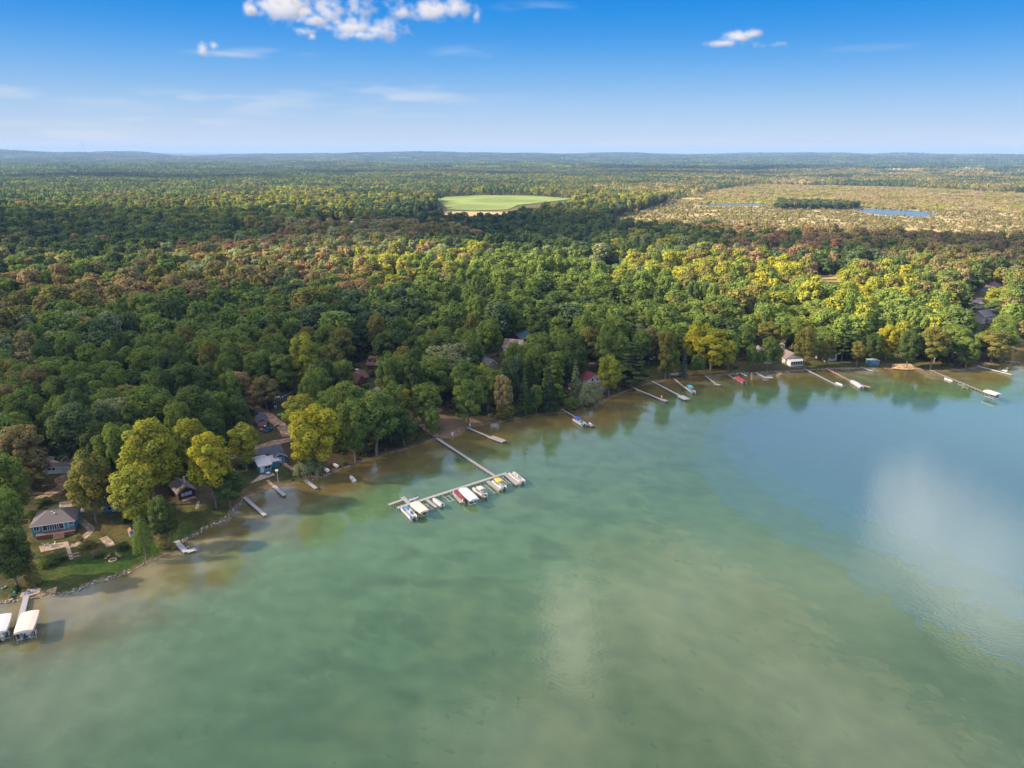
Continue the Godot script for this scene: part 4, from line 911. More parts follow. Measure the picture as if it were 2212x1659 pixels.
func grow_forest() -> void:
	var forest := thing("forest", "dense mixed forest stretching from the cottages to the horizon", "forest")
	forest.set_meta("kind", "stuff")
	var leaf := leaf_material(Color(1, 1, 1))
	leaf.backlight = Color(0.8, 0.85, 0.55)
	var kinds := []
	var trunk := trunk_mesh(3, "broad")
	for i in 5: kinds.append(crown_mesh(["broad", "round", "broad", "pine", "spruce"][i], 500 + i, [2600, 2600, 2600, 1400, 1100][i], [0.95, 0.95, 0.95, 1.15, 0.9][i]))
	var where := [[], [], [], [], []]
	var tint := [[], [], [], [], []]
	var lone := PackedVector2Array()
	for t in TREES:
		if Vector2(t[0], t[1]).length() > NEAR - 12.0: lone.append(Vector2(t[0], t[1]))
	rng.seed = 77
	var d := NEAR
	while d < 1750.0:
		var step := 10.8 if d < 900.0 else 11.8
		var az := -0.74
		while az < 0.74:
			az += step * rng.randf_range(0.8, 1.2) / d
			var dd := d + rng.randf_range(-0.5, 0.5) * step
			var p := Vector2(dd * sin(az), -dd * cos(az))
			if dd < NEAR: continue
			if not Geometry2D.is_point_in_polygon(p, land): continue
			if dd < 900.0:
				var skip := kept_clear(p)
				for q in lone:
					if q.distance_squared_to(p) < 60.0:
						skip = true
						break
				if skip: continue
				if dd < 560.0 and shore_distance(p) < 6.0: continue
			if in_clearing(p) >= 0: continue
			var c := forest_colour(p.x, p.y)
			var dark := c.g < 0.12 and c.r < 0.08
			var k := 3 if dark and rng.randf() < 0.55 else rng.randi() % 3
			if rng.randf() < 0.03: k = 4
			var wet := Geometry2D.is_point_in_polygon(p, WETLAND)
			if noise.get_noise_2d(p.x * 2.4 + 500.0, p.y * 2.4) > 0.42: continue
			var h := rng.randf_range(14.0, 27.0) * (1.0 + 0.25 * noise.get_noise_2d(p.x, p.y + 900.0))
			var r := 4.0 + 5.4 * pow(rng.randf(), 1.3)
			if wet and Geometry2D.is_point_in_polygon(p, ISLAND):
				h = rng.randf_range(12.0, 17.0)
				c = LEAF["DDNC"[rng.randi() % 4]]
				wet = false
			if wet:
				if rng.randf() < 0.35 + 0.6 * noise.get_noise_2d(p.x * 0.8, p.y * 0.8): continue
				h = rng.randf_range(3.0, 7.5)
				r = rng.randf_range(1.4, 2.6)
				k = 4 if rng.randf() < 0.6 else rng.randi() % 3
				for extra in 4:
					var e := Vector2(p.x + rng.randf_range(-7, 7), p.y + rng.randf_range(-7, 7))
					if in_clearing(e) >= 5: continue
					var eh := rng.randf_range(1.0, 3.6)
					var er := rng.randf_range(0.9, 2.6)
					where[extra].append(Transform3D(Basis(Vector3.UP, rng.randf() * TAU).scaled(Vector3(er / 5.0, eh / 18.0, er / 5.0)), Vector3(e.x, far_height(e.x, e.y) - 0.3, e.y)))
					tint[extra].append(LEAF["TTTTYP"[rng.randi() % 6]])
				c = LEAF["TTTYO"[rng.randi() % 5]]
			var y := land_height(minf(400.0, shore_distance(p))) if dd < 800.0 else far_height(p.x, p.y)
			where[k].append(Transform3D(Basis(Vector3.UP, rng.randf() * TAU).scaled(Vector3(r / 5.0, h / 18.0, r / 5.0)), Vector3(p.x, y - 0.4, p.y)))
			tint[k].append(c)
		d += step * 0.86
	for i in 5: scatter(forest, "crown", kinds[i], leaf, where[i], tint[i])
	var near_trunks := []
	var near_tint := []
	for i in 3:
		for t in where[i]:
			if t.origin.length() < 620.0:
				near_trunks.append(t)
				near_tint.append(Color(1, 1, 1))
	scatter(forest, "trunk", trunk, paint(0.20, 0.175, 0.15, 0.9, "wood", 0.5), near_trunks, near_tint)
	# further out the same forest in groves of many crowns
	for ring in 2:
		var span: float = [44.0, 130.0][ring]
		var groves := []
		for g in 4:
			rng.seed = 900 + g + ring * 10
			var l := Leaves.new()
			l.r = rng
			var per := 16 if ring == 0 else 46
			for k in per:
				var at := Vector3(rng.randf_range(-0.5, 0.5) * span * 1.12, rng.randf_range(-2.0, 1.5), rng.randf_range(-0.5, 0.5) * span * 1.12)
				var b := rng.randf_range(0.7, 1.35)
				var own := Color(b * rng.randf_range(0.85, 1.2), b, b * rng.randf_range(0.8, 1.2))
				var s := rng.randf_range(0.85, 1.25) * (1.0 if ring == 0 else 1.5)
				var conical := rng.randf() < 0.22
				for q in (90 if ring == 0 else 36):
					var dir := Vector3(rng.randfn(), absf(rng.randfn()) * 0.9, rng.randfn()).normalized()
					var p := dir * Vector3(5.2, 9.0, 5.2) + Vector3(0, 8.5, 0)
					if conical:
						var u := rng.randf()
						var ang := rng.randf() * TAU
						p = Vector3(cos(ang) * 3.8 * (1.0 - u), 3.0 + 17.0 * u, sin(ang) * 3.8 * (1.0 - u))
						dir = Vector3(cos(ang), 0.6, sin(ang)).normalized()
					p += Vector3(sin(p.y * 1.7 + k), 0, cos(p.x * 1.9 + k)) * 0.6
					l.card(at + p * s, dir, s * (2.4 if ring == 0 else 4.0) * rng.randf_range(0.6, 1.2), Color(own.r * rng.randf_range(0.8, 1.2), own.g * rng.randf_range(0.85, 1.15), own.b), 0.8)
			groves.append(l.done())
		var gw := [[], [], [], []]
		var gt := [[], [], [], []]
		rng.seed = 31 + ring
		var r0: float = [1740.0, 5200.0][ring]
		var r1: float = [5300.0, 14200.0][ring]
		d = r0
		while d < r1:
			var az := -0.74
			while az < 0.74:
				az += span * 0.92 * rng.randf_range(0.85, 1.15) / d
				var p := Vector2(d * sin(az), -d * cos(az))
				if in_clearing(p) >= 0: continue
				if ring == 0 and noise.get_noise_2d(p.x * 0.2 + 300.0, p.y * 0.4) > 0.40: continue
				var k := rng.randi() % 4
				var c := forest_colour(p.x, p.y)
				# stands of conifers among the broadleaf woods
				if noise.get_noise_2d(p.x * 0.16 - 700.0, p.y * 0.3) > 0.22: c = LEAF["CBD"[rng.randi() % 3]]
				var tall := 1.0
				if ring == 0 and Geometry2D.is_point_in_polygon(p, WETLAND):
					tall = 0.3
					c = LEAF["TTTYO"[rng.randi() % 5]]
				gw[k].append(Transform3D(Basis(Vector3.UP, rng.randf() * TAU).scaled(Vector3(1, tall, 1)), Vector3(p.x, far_height(p.x, p.y) - 1.0, p.y)))
				gt[k].append(c)
			d += span * 0.9
		for i in 4: scatter(forest, "grove", groves[i], leaf, gw[i], gt[i])

var way_points := PackedVector2Array()
func grow_undergrowth() -> void:
	# low bushes and saplings on the woodland floor, too many to count
	var o := thing("undergrowth", "low bushes and saplings covering the woodland floor between the cottages", "undergrowth")
	o.set_meta("kind", "stuff")
	var leaf := leaf_material(Color(1, 1, 1))
	var kinds := []
	for i in 3: kinds.append(crown_mesh("bush", 700 + i, 900, 1.3))
	var where := [[], [], []]
	var tint := [[], [], []]
	rng.seed = 404
	for n in 9000:
		var d := sqrt(rng.randf_range(150.0 * 150.0, 470.0 * 470.0))
		var az := rng.randf_range(-0.68, 0.68)
		var p := Vector2(d * sin(az), -d * cos(az))
		if not Geometry2D.is_point_in_polygon(p, land): continue
		var s := shore_distance(p)
		if s < 1.2: continue
		var skip := false
		for g in GRASS:
			if Geometry2D.is_point_in_polygon(p, g[0]):
				skip = rng.randf() < 0.985
				break
		if skip: continue
		for k in KEEP:
			if Vector2(k[0], k[1]).distance_to(p) < k[4] * 0.85 + 1.0: skip = true
		for q in way_points:
			if q.distance_squared_to(p) < 16.0:
				skip = true
				break
		if skip: continue
		var h := rng.randf_range(0.8, 2.6)
		if s < 6.0: h *= 0.7
		var r := h * rng.randf_range(0.5, 0.9)
		var k := rng.randi() % 3
		where[k].append(Transform3D(Basis(Vector3.UP, rng.randf() * TAU).scaled(Vector3(r / 5.0, h / 18.0, r / 5.0)), Vector3(p.x, land_height(s) - 0.1, p.y)))
		var c: Color = LEAF["GDBONG"[rng.randi() % 6]]
		var b := rng.randf_range(0.7, 1.2)
		tint[k].append(Color(c.r * b, c.g * b, c.b * b))
	for i in 3: scatter(o, "bush", kinds[i], leaf, where[i], tint[i])

# ---------------------------------------------------------------- sky and clouds
func sky_colour(e: float, az: float) -> Color:
	# e: degrees above the horizon, az: degrees to the right of the camera's heading
	var c := Color(SKY[-1][1], SKY[-1][2], SKY[-1][3])
	for i in SKY.size() - 1:
		if e <= SKY[i + 1][0]:
			var t: float = clampf((e - SKY[i][0]) / (SKY[i + 1][0] - SKY[i][0]), 0, 1)
			c = Color(SKY[i][1], SKY[i][2], SKY[i][3]).lerp(Color(SKY[i + 1][1], SKY[i + 1][2], SKY[i + 1][3]), t)
			break
	c = (c / 255.0).srgb_to_linear()
	var warm := 0.5 - 0.5 * sin(deg_to_rad(az))
	c = c.lerp(Color(0.74, 0.77, 0.79), 0.30 * warm * exp(-e / 4.0))
	return c

func make_sky() -> ImageTexture:
	var w := 4096
	var h := 2048
	var per := w / 360.0
	var im := Image.create(w, h, false, Image.FORMAT_RGBF)
	im.fill(Color(0.35, 0.42, 0.45) / EXPOSURE)
	# clear air, in blocks
	for y in h / 2 + 2:
		var e := maxf(0.0, 90.0 - (y + 0.5) / per)
		for x in range(0, w, 64):
			var c := sky_colour(e, (x + 32) / per) / EXPOSURE
			im.fill_rect(Rect2i(x, y, 64, 1), Color(c.r, c.g, c.b))
	var puff := FastNoiseLite.new()
	puff.seed = 5
	puff.frequency = 0.035
	puff.fractal_octaves = 6
	puff.fractal_gain = 0.55
	var broad := FastNoiseLite.new()
	broad.seed = 9
	broad.frequency = 0.011
	broad.fractal_octaves = 4
	# clouds overhead, out of the frame: some mirrored in the lake, most added as fill light, on a coarse grid
	var cw := 1024
	var ch := 224
	var cover := Image.create(cw, ch, false, Image.FORMAT_RGBAF)
	for y in ch:
		var e := 90.0 - 79.0 * (y + 0.5) / ch
		for x in cw:
			var az := 360.0 * (x + 0.5) / cw
			var far := 1.0 / tan(deg_to_rad(maxf(e, 4.0)))
			var p := Vector2(sin(deg_to_rad(az)), cos(deg_to_rad(az))) * far * 62.0
			var n := broad.get_noise_2d(p.x + 31.0, p.y + 12.0)
			var ripple := puff.get_noise_2d(p.x, p.y)
			var k := n * 1.25 + 0.35 * ripple
			var turn := az if az < 180.0 else az - 360.0
			# the part of the sky that the lake mirrors holds single clouds, the rest a broken cover added bright for fill light
			var apart := (1.0 - ss(40.0, 62.0, absf(turn))) * (1.0 - ss(48.0, 66.0, e))
			var a := ss(-0.10, 0.24, k) * ss(17.0, 27.0, e) * (1.0 - apart)
			var single := 0.0
			for b in MIRRORED:
				var q := Vector2((turn - b[0]) / b[2], (e - b[1]) / b[3])
				single = maxf(single, ss(1.15, 0.1, q.length() + 0.45 * ripple) * b[4])
			a = maxf(a, maxf(single, lerpf(0.62, 0.12, ss(20.0, 33.0, e))) * apart * ss(11.5, 17.0, e))
			var shade := 1.0 - 0.35 * ss(0.2, 0.6, k + 0.3 * broad.get_noise_2d(p.x + 20.0, p.y))
			var c := Color(3.5, 3.35, 3.15) * shade / EXPOSURE
			if single < 0.2 and apart > 0.5: c = Color(0.95, 1.2, 1.6) / EXPOSURE
			cover.set_pixel(x, y, Color(c.r, c.g, c.b, a * 0.92))
	cover.resize(w, int(79.0 * per), Image.INTERPOLATE_CUBIC)
	for y in cover.get_height():
		for x in range(0, w, 2):
			var k := cover.get_pixel(x, y)
			if k.a > 0.004:
				var c := im.get_pixel(x, y).lerp(Color(k.r, k.g, k.b), clampf(k.a, 0, 1))
				im.set_pixel(x, y, c)
				im.set_pixel(x + 1, y, c)
	# the clouds in view: [azimuth, elevation, half width, half height, strength]
	for y in range(int(76.5 * per), h / 2):
		var e := 90.0 - (y + 0.5) / per
		for xx in range(-int(46 * per), int(46 * per)):
			var az := (xx + 0.5) / per
			var k := 0.0
			var lit := 0.0
			for b in PUFFS:
				var q := Vector2((az - b[0]) / b[2], (e - b[1]) / b[3])
				if absf(q.x) > 1.6 or absf(q.y) > 1.9: continue
				var f: float = (1.0 - q.length()) * b[4]
				if f > k:
					k = f
					lit = q.x * 0.45 - q.y * 0.55
			var rough := puff.get_noise_2d(az * 26.0, e * 34.0)
			var a := 0.0
			if k > 0.0: a = ss(0.02, 1.15, k + 0.65 * rough)
			# streaks of high thin cloud
			var s := broad.get_noise_2d(az * 9.0, e * 62.0) + 0.4 * puff.get_noise_2d(az * 5.0, e * 40.0)
			var veil := 0.0
			for b in VEILS:
				var q := Vector2((az - b[0]) / b[2], (e - b[1]) / b[3])
				veil = maxf(veil, ss(1.0, 0.0, q.length()) * b[4])
			veil *= ss(-0.25, 0.45, s)
			var x := posmod(xx, w)
			if a < 0.004 and veil < 0.004: continue
			var c := im.get_pixel(x, y)
			c = c.lerp(Color(0.80, 0.84, 0.88) / EXPOSURE, clampf(veil, 0, 0.8))
			var shade := 1.0 - 0.34 * ss(-0.1, 0.7, lit + 0.4 * rough) - 0.08 * ss(0.0, 0.5, rough)
			var white := Color(0.93, 0.90, 0.94) * shade / EXPOSURE
			c = c.lerp(white, clampf(a, 0, 0.97))
			im.set_pixel(x, y, Color(c.r, c.g, c.b))
	return ImageTexture.create_from_image(im)

func cloud(label: String, shades: Array, thick: float) -> void:
	# a broad thin cumulus: shells inside one another, so that its rim lets more of the sun through than its middle
	# shades: discs of ground that lie in its shadow [x, z, half width, half depth]
	var up := 1250.0
	var off := Vector3(SUN_TO.x, 0, SUN_TO.z) / SUN_TO.y * up
	var o := thing("cloud", label, "cloud", off + Vector3(0, up, 0), 0.0, "thin clouds drifting over the lake")
	var m := StandardMaterial3D.new()
	m.albedo_color = Color(0.97, 0.97, 0.97, thick)
	m.transparency = BaseMaterial3D.TRANSPARENCY_ALPHA
	m.roughness = 1.0
	m.specular_mode = BaseMaterial3D.SPECULAR_DISABLED
	for s in shades:
		for shell in 2:
			var k := 1.0 - 0.16 * shell
			var st := Shape.new()
			var rings := []
			var n := 40
			var up_ring := []
			var down_ring := []
			for i in n:
				var a := TAU * i / n
				var w := k * (1.0 + 0.22 * noise.get_noise_2d(cos(a) * 60.0 + s[0], sin(a) * 60.0 + s[1]) + 0.08 * noise.get_noise_2d(cos(a) * 260.0 + s[0], sin(a) * 260.0))
				up_ring.append(Vector3(s[0] + cos(a) * s[2] * w * 0.75, 22.0 * k, s[1] + sin(a) * s[3] * w * 0.75))
				down_ring.append(Vector3(s[0] + cos(a) * s[2] * w, -4.0 - 3.0 * k, s[1] + sin(a) * s[3] * w))
			rings = [down_ring, up_ring]
			st.loft(rings)
			put(o, "billow", st.done(), m)

# ---------------------------------------------------------------- buildings
func window(parent: Node3D, at: Vector3, out: Vector3, w: float, h: float, trim: Material, pane: Material, bars := 0) -> void:
	# frame proud of the wall, pane set back inside it; out: the wall's outward direction
	var side := Vector3.UP.cross(out).normalized()
	var turn := Basis(side, Vector3.UP, out)
	var f := Shape.new()
	for s in [-1, 1]:
		f.box(side * s * (w / 2 + 0.05) + out * 0.03, Vector3(0.12, h + 0.24, 0.10), turn)
		f.box(Vector3.UP * s * (h / 2 + 0.055) + out * 0.03, Vector3(w - 0.02, 0.11, 0.10), turn)
	for i in bars:
		f.box(side * w * ((i + 1.0) / (bars + 1) - 0.5) + out * 0.025, Vector3(0.08, h - 0.02, 0.08), turn)
	var o := put(parent, "window", f.done(), trim, at)
	put(o, "pane", Shape.new().box(out * 0.008, Vector3(w - 0.02, h - 0.02, 0.012), turn).done(), pane)

func door(parent: Node3D, at: Vector3, out: Vector3, w: float, h: float, m: Material, trim: Material) -> void:
	var side := Vector3.UP.cross(out).normalized()
	var turn := Basis(side, Vector3.UP, out)
	var o := put(parent, "door", Shape.new().box(Vector3.UP * h / 2 + out * 0.02, Vector3(w, h, 0.06), turn).done(), m, at)
	var f := Shape.new()
	for s in [-1, 1]: f.box(side * s * (w / 2 + 0.06) + Vector3.UP * h / 2 + out * 0.025, Vector3(0.11, h, 0.09), turn)
	f.box(Vector3.UP * (h + 0.06) + out * 0.025, Vector3(w + 0.22, 0.11, 0.09), turn)
	put(o, "frame", f.done(), trim)
	put(o, "handle", Shape.new().box(side * (w / 2 - 0.1) + Vector3.UP * 1.0 + out * 0.08, Vector3(0.05, 0.14, 0.06), turn).done(), paint(0.3, 0.3, 0.3, 0.3, "", 0.4, 0.8))

func roof_mesh(w: float, d: float, y: float, rise: float, kind: String, eave := 0.45) -> ArrayMesh:
	# over a plan x: -w/2..w/2, z: -d..0; along: ridge runs along x; across: gable to the front; hip; shed: rises to the back; flat
	var st := Shape.new()
	var x0 := -w / 2 - eave
	var x1 := w / 2 + eave
	var z0 := -d - eave
	var z1 := eave
	var t := 0.16
	var mid := Vector3(0, y - 3.0, -d / 2)
	var drop := rise * eave / (d / 2)
	var a := Vector3(x0, y - drop, z1)
	var b := Vector3(x1, y - drop, z1)
	var c := Vector3(x1, y - drop, z0)
	var e := Vector3(x0, y - drop, z0)
	var faces := []
	if kind == "along":
		var p := Vector3(x0, y + rise, -d / 2)
		var q := Vector3(x1, y + rise, -d / 2)
		faces = [[a, b, q, p], [e, c, q, p]]
	elif kind == "across":
		drop = rise * eave / (w / 2)
		a.y = y - drop; b.y = y - drop; c.y = y - drop; e.y = y - drop
		var p := Vector3(0, y + rise, z1)
		var q := Vector3(0, y + rise, z0)
		faces = [[a, e, q, p], [b, c, q, p]]
	elif kind == "hip":
		var k := minf(w, d) * 0.5
		var p := Vector3(x0 + k, y + rise, -d / 2) if w >= d else Vector3(0, y + rise, z1 - k)
		var q := Vector3(x1 - k, y + rise, -d / 2) if w >= d else Vector3(0, y + rise, z0 + k)
		if w >= d: faces = [[a, b, q, p], [e, c, q, p], [a, e, p, p], [b, c, q, q]]
		else: faces = [[a, e, q, p], [b, c, q, p], [a, b, p, p], [e, c, q, q]]
	elif kind == "shed":
		faces = [[a, b, Vector3(x1, y + rise, z0), Vector3(x0, y + rise, z0)]]
	else:
		faces = [[a, b, c, e]]
	for f in faces:
		st.quad(f[0], f[1], f[2], f[3], mid)
		var down := Vector3(0, -t, 0)
		st.quad(f[0] + down, f[1] + down, f[2] + down, f[3] + down, mid + Vector3(0, 90, 0))
		for i in 4:
			if f[i] != f[(i + 1) % 4]: st.quad(f[i], f[(i + 1) % 4], f[(i + 1) % 4] + down, f[i] + down, (f[0] + f[1] + f[2] + f[3]) / 4 - Vector3(0, t / 2, 0))
	return st.done()

func wall_mesh(w: float, d: float, h: float, rise: float, kind: String) -> ArrayMesh:
	var st := Shape.new()
	var mid := Vector3(0, h / 2, -d / 2)
	var c := [Vector3(-w / 2, -1.2, 0), Vector3(w / 2, -1.2, 0), Vector3(w / 2, -1.2, -d), Vector3(-w / 2, -1.2, -d)]
	for i in 4:
		var a: Vector3 = c[i]
		var b: Vector3 = c[(i + 1) % 4]
		st.quad(a, b, Vector3(b.x, h, b.z), Vector3(a.x, h, a.z), mid)
	if kind == "along":
		for s in [-1, 1]: st.tri(Vector3(s * w / 2, h, 0), Vector3(s * w / 2, h, -d), Vector3(s * w / 2, h + rise, -d / 2), mid)
	if kind == "across":
		for z in [0.0, -d]: st.tri(Vector3(-w / 2, h, z), Vector3(w / 2, h, z), Vector3(0, h + rise, z), mid)
	if kind == "shed":
		for s in [-1, 1]: st.tri(Vector3(s * w / 2, h, 0), Vector3(s * w / 2, h, -d), Vector3(s * w / 2, h + rise, -d), mid)
		st.quad(Vector3(-w / 2, h, -d), Vector3(w / 2, h, -d), Vector3(w / 2, h + rise, -d), Vector3(-w / 2, h + rise, -d), mid)
	return st.done()

func house(called: String, label: String, left: Vector3, right: Vector3, d: float, h: float, rise: float, kind: String, wall: Material, roof: Material, opts := {}) -> Node3D:
	# left and right: the ends of the front wall's foot as seen from the lake
	var w := Vector2(right.x - left.x, right.z - left.z).length()
	var at := (left + right) / 2
	at.y = maxf(ground(left.x, left.z), ground(right.x, right.z)) + opts.get("lift", 0.15)
	var o := thing(called, label, opts.get("category", "house"), at, atan2(-(right.z - left.z), right.x - left.x), opts.get("group", ""))
	put(o, "wall", wall_mesh(w, d, h, rise, kind), wall)
	put(o, "roof", roof_mesh(w, d, h + 0.02, rise, kind, opts.get("eave", 0.45)), roof)
	var trim: Material = opts.get("trim", paint(0.6, 0.6, 0.61, 0.6))
	var pane: Material = opts.get("pane", glass())
	if opts.get("fascia", true) and kind != "flat":
		var f := Shape.new()
		var e: float = opts.get("eave", 0.45)
		var y := h + 0.02 - (rise * e / (d / 2) if kind != "across" else rise * e / (w / 2))
		if kind != "across": f.box(Vector3(0, y - 0.09, e + 0.03), Vector3(w + 2 * e, 0.2, 0.05))
		if kind == "across":
			for s in [-1, 1]:
				var run := Vector3(0, h + 0.02 + rise, 0) - Vector3(s * (w / 2 + e), y, 0)
				f.box(Vector3(s * (w / 2 + e), y, 0) + run / 2 + Vector3(0, -0.12, e + 0.03), Vector3(run.length(), 0.24, 0.05), Basis(Vector3(0, 0, 1), atan2(run.y, run.x)))
		put(o, "fascia", f.done(), trim)
	for q in opts.get("front", []): window(o, Vector3(q[0] * w / 2, q[1], 0), Vector3(0, 0, 1), q[2], q[3], trim, pane, int(q[4]) if q.size() > 4 else 0)
	for q in opts.get("right", []): window(o, Vector3(w / 2, q[1], -d * q[0]), Vector3(1, 0, 0), q[2], q[3], trim, pane)
	for q in opts.get("left", []): window(o, Vector3(-w / 2, q[1], -d * q[0]), Vector3(-1, 0, 0), q[2], q[3], trim, pane)
	for q in opts.get("doors", []): door(o, Vector3(q[0] * w / 2, 0.05, 0), Vector3(0, 0, 1), q[1], q[2], opts.get("door", trim), trim)
	if opts.has("chimney"):
		var q: Array = opts.chimney   # x share, z share, top above the eaves, size
		var ch := put(o, "chimney", Shape.new().box(Vector3(q[0] * w / 2, h + q[2] / 2 - 0.5, -d * q[1]), Vector3(q[3], q[2] + 1.0, q[3])).done(), opts.get("chimney_look", paint(0.55, 0.53, 0.5, 0.9, "dirt", 0.8)))
		put(ch, "cap", Shape.new().box(Vector3(q[0] * w / 2, h + q[2] + 0.06, -d * q[1]), Vector3(q[3] + 0.2, 0.12, q[3] + 0.2)).done(), paint(0.5, 0.5, 0.5, 0.8))
	return o

func dormer(o: Node3D, x: float, z: float, y: float, w: float, d: float, wall: Material, roof: Material) -> void:
	var s := put(o, "dormer", wall_mesh(w, d, 1.5, 0.8, "across"), wall, Vector3(x, y, z))
	put(s, "dormer_roof", roof_mesh(w, d, 1.52, 0.8, "across", 0.2), roof)
	window(s, Vector3(0, 0.85, 0), Vector3(0, 0, 1), w * 0.4, 0.8, paint(0.6, 0.6, 0.61, 0.6), glass(), 1)

# ---------------------------------------------------------------- docks
var post_mesh: ArrayMesh
var panel_cache := {}
func dock_run(o: Node3D, a: Vector3, b: Vector3, width: float, m: Material, y := 0.62, each := 2.4) -> void:
	# boards laid in panels between a and b, on pairs of pipe posts
	if post_mesh == null: post_mesh = Shape.new().tube(Vector3(0, -3.2, 0), Vector3(0, 0.72, 0), 0.05, 0.05, 6).done()
	var flat := Vector3(b.x - a.x, 0, b.z - a.z)
	var length := flat.length()
	var count := maxi(1, roundi(length / each))
	var step := length / count
	var key := "%.2f %.2f" % [width, step]
	if not panel_cache.has(key):
		var st := Shape.new()
		var boards := 8
		for i in boards: st.box(Vector3((i + 0.5) * step / boards, -0.03, 0), Vector3(step / boards - 0.035, 0.05, width))
		for s in [-1, 1]: st.box(Vector3(step / 2, -0.13, s * (width / 2 - 0.06)), Vector3(step - 0.04, 0.15, 0.07))
		panel_cache[key] = st.done()
	var turn := atan2(-flat.z, flat.x)
	var u := flat.normalized()
	var side := Vector3(-u.z, 0, u.x)
	for i in count:
		var p := put(o, "deck_panel", panel_cache[key], m, Vector3(a.x, y, a.z) - o.position + u * step * i)
		p.rotation.y = turn
	for i in range(0, count + 1):
		for s in [-1, 1]:
			put(o, "post", post_mesh, paint(0.42, 0.42, 0.44, 0.4, "", 0.4, 0.5), Vector3(a.x, y - 0.62, a.z) - o.position + u * (0.15 + (length - 0.3) * i / count) + side * s * (width / 2 + 0.07))

func dock(label: String, runs: Array, m: Material) -> Node3D:
	# runs: [from, to, width]; the first begins on the shore
	var at: Vector3 = runs[0][0]
	var o := thing("dock", label, "dock", Vector3(at.x, 0, at.z), 0.0, "docks along the shore")
	var y := 0.62
	for r in runs:
		dock_run(o, r[0], r[1], r[2], m, y)
		y += 0.004
	return o

# ---------------------------------------------------------------- boats
func heading(bow: Vector3, stern: Vector3) -> float:
	return atan2(-(bow.x - stern.x), -(bow.z - stern.z))

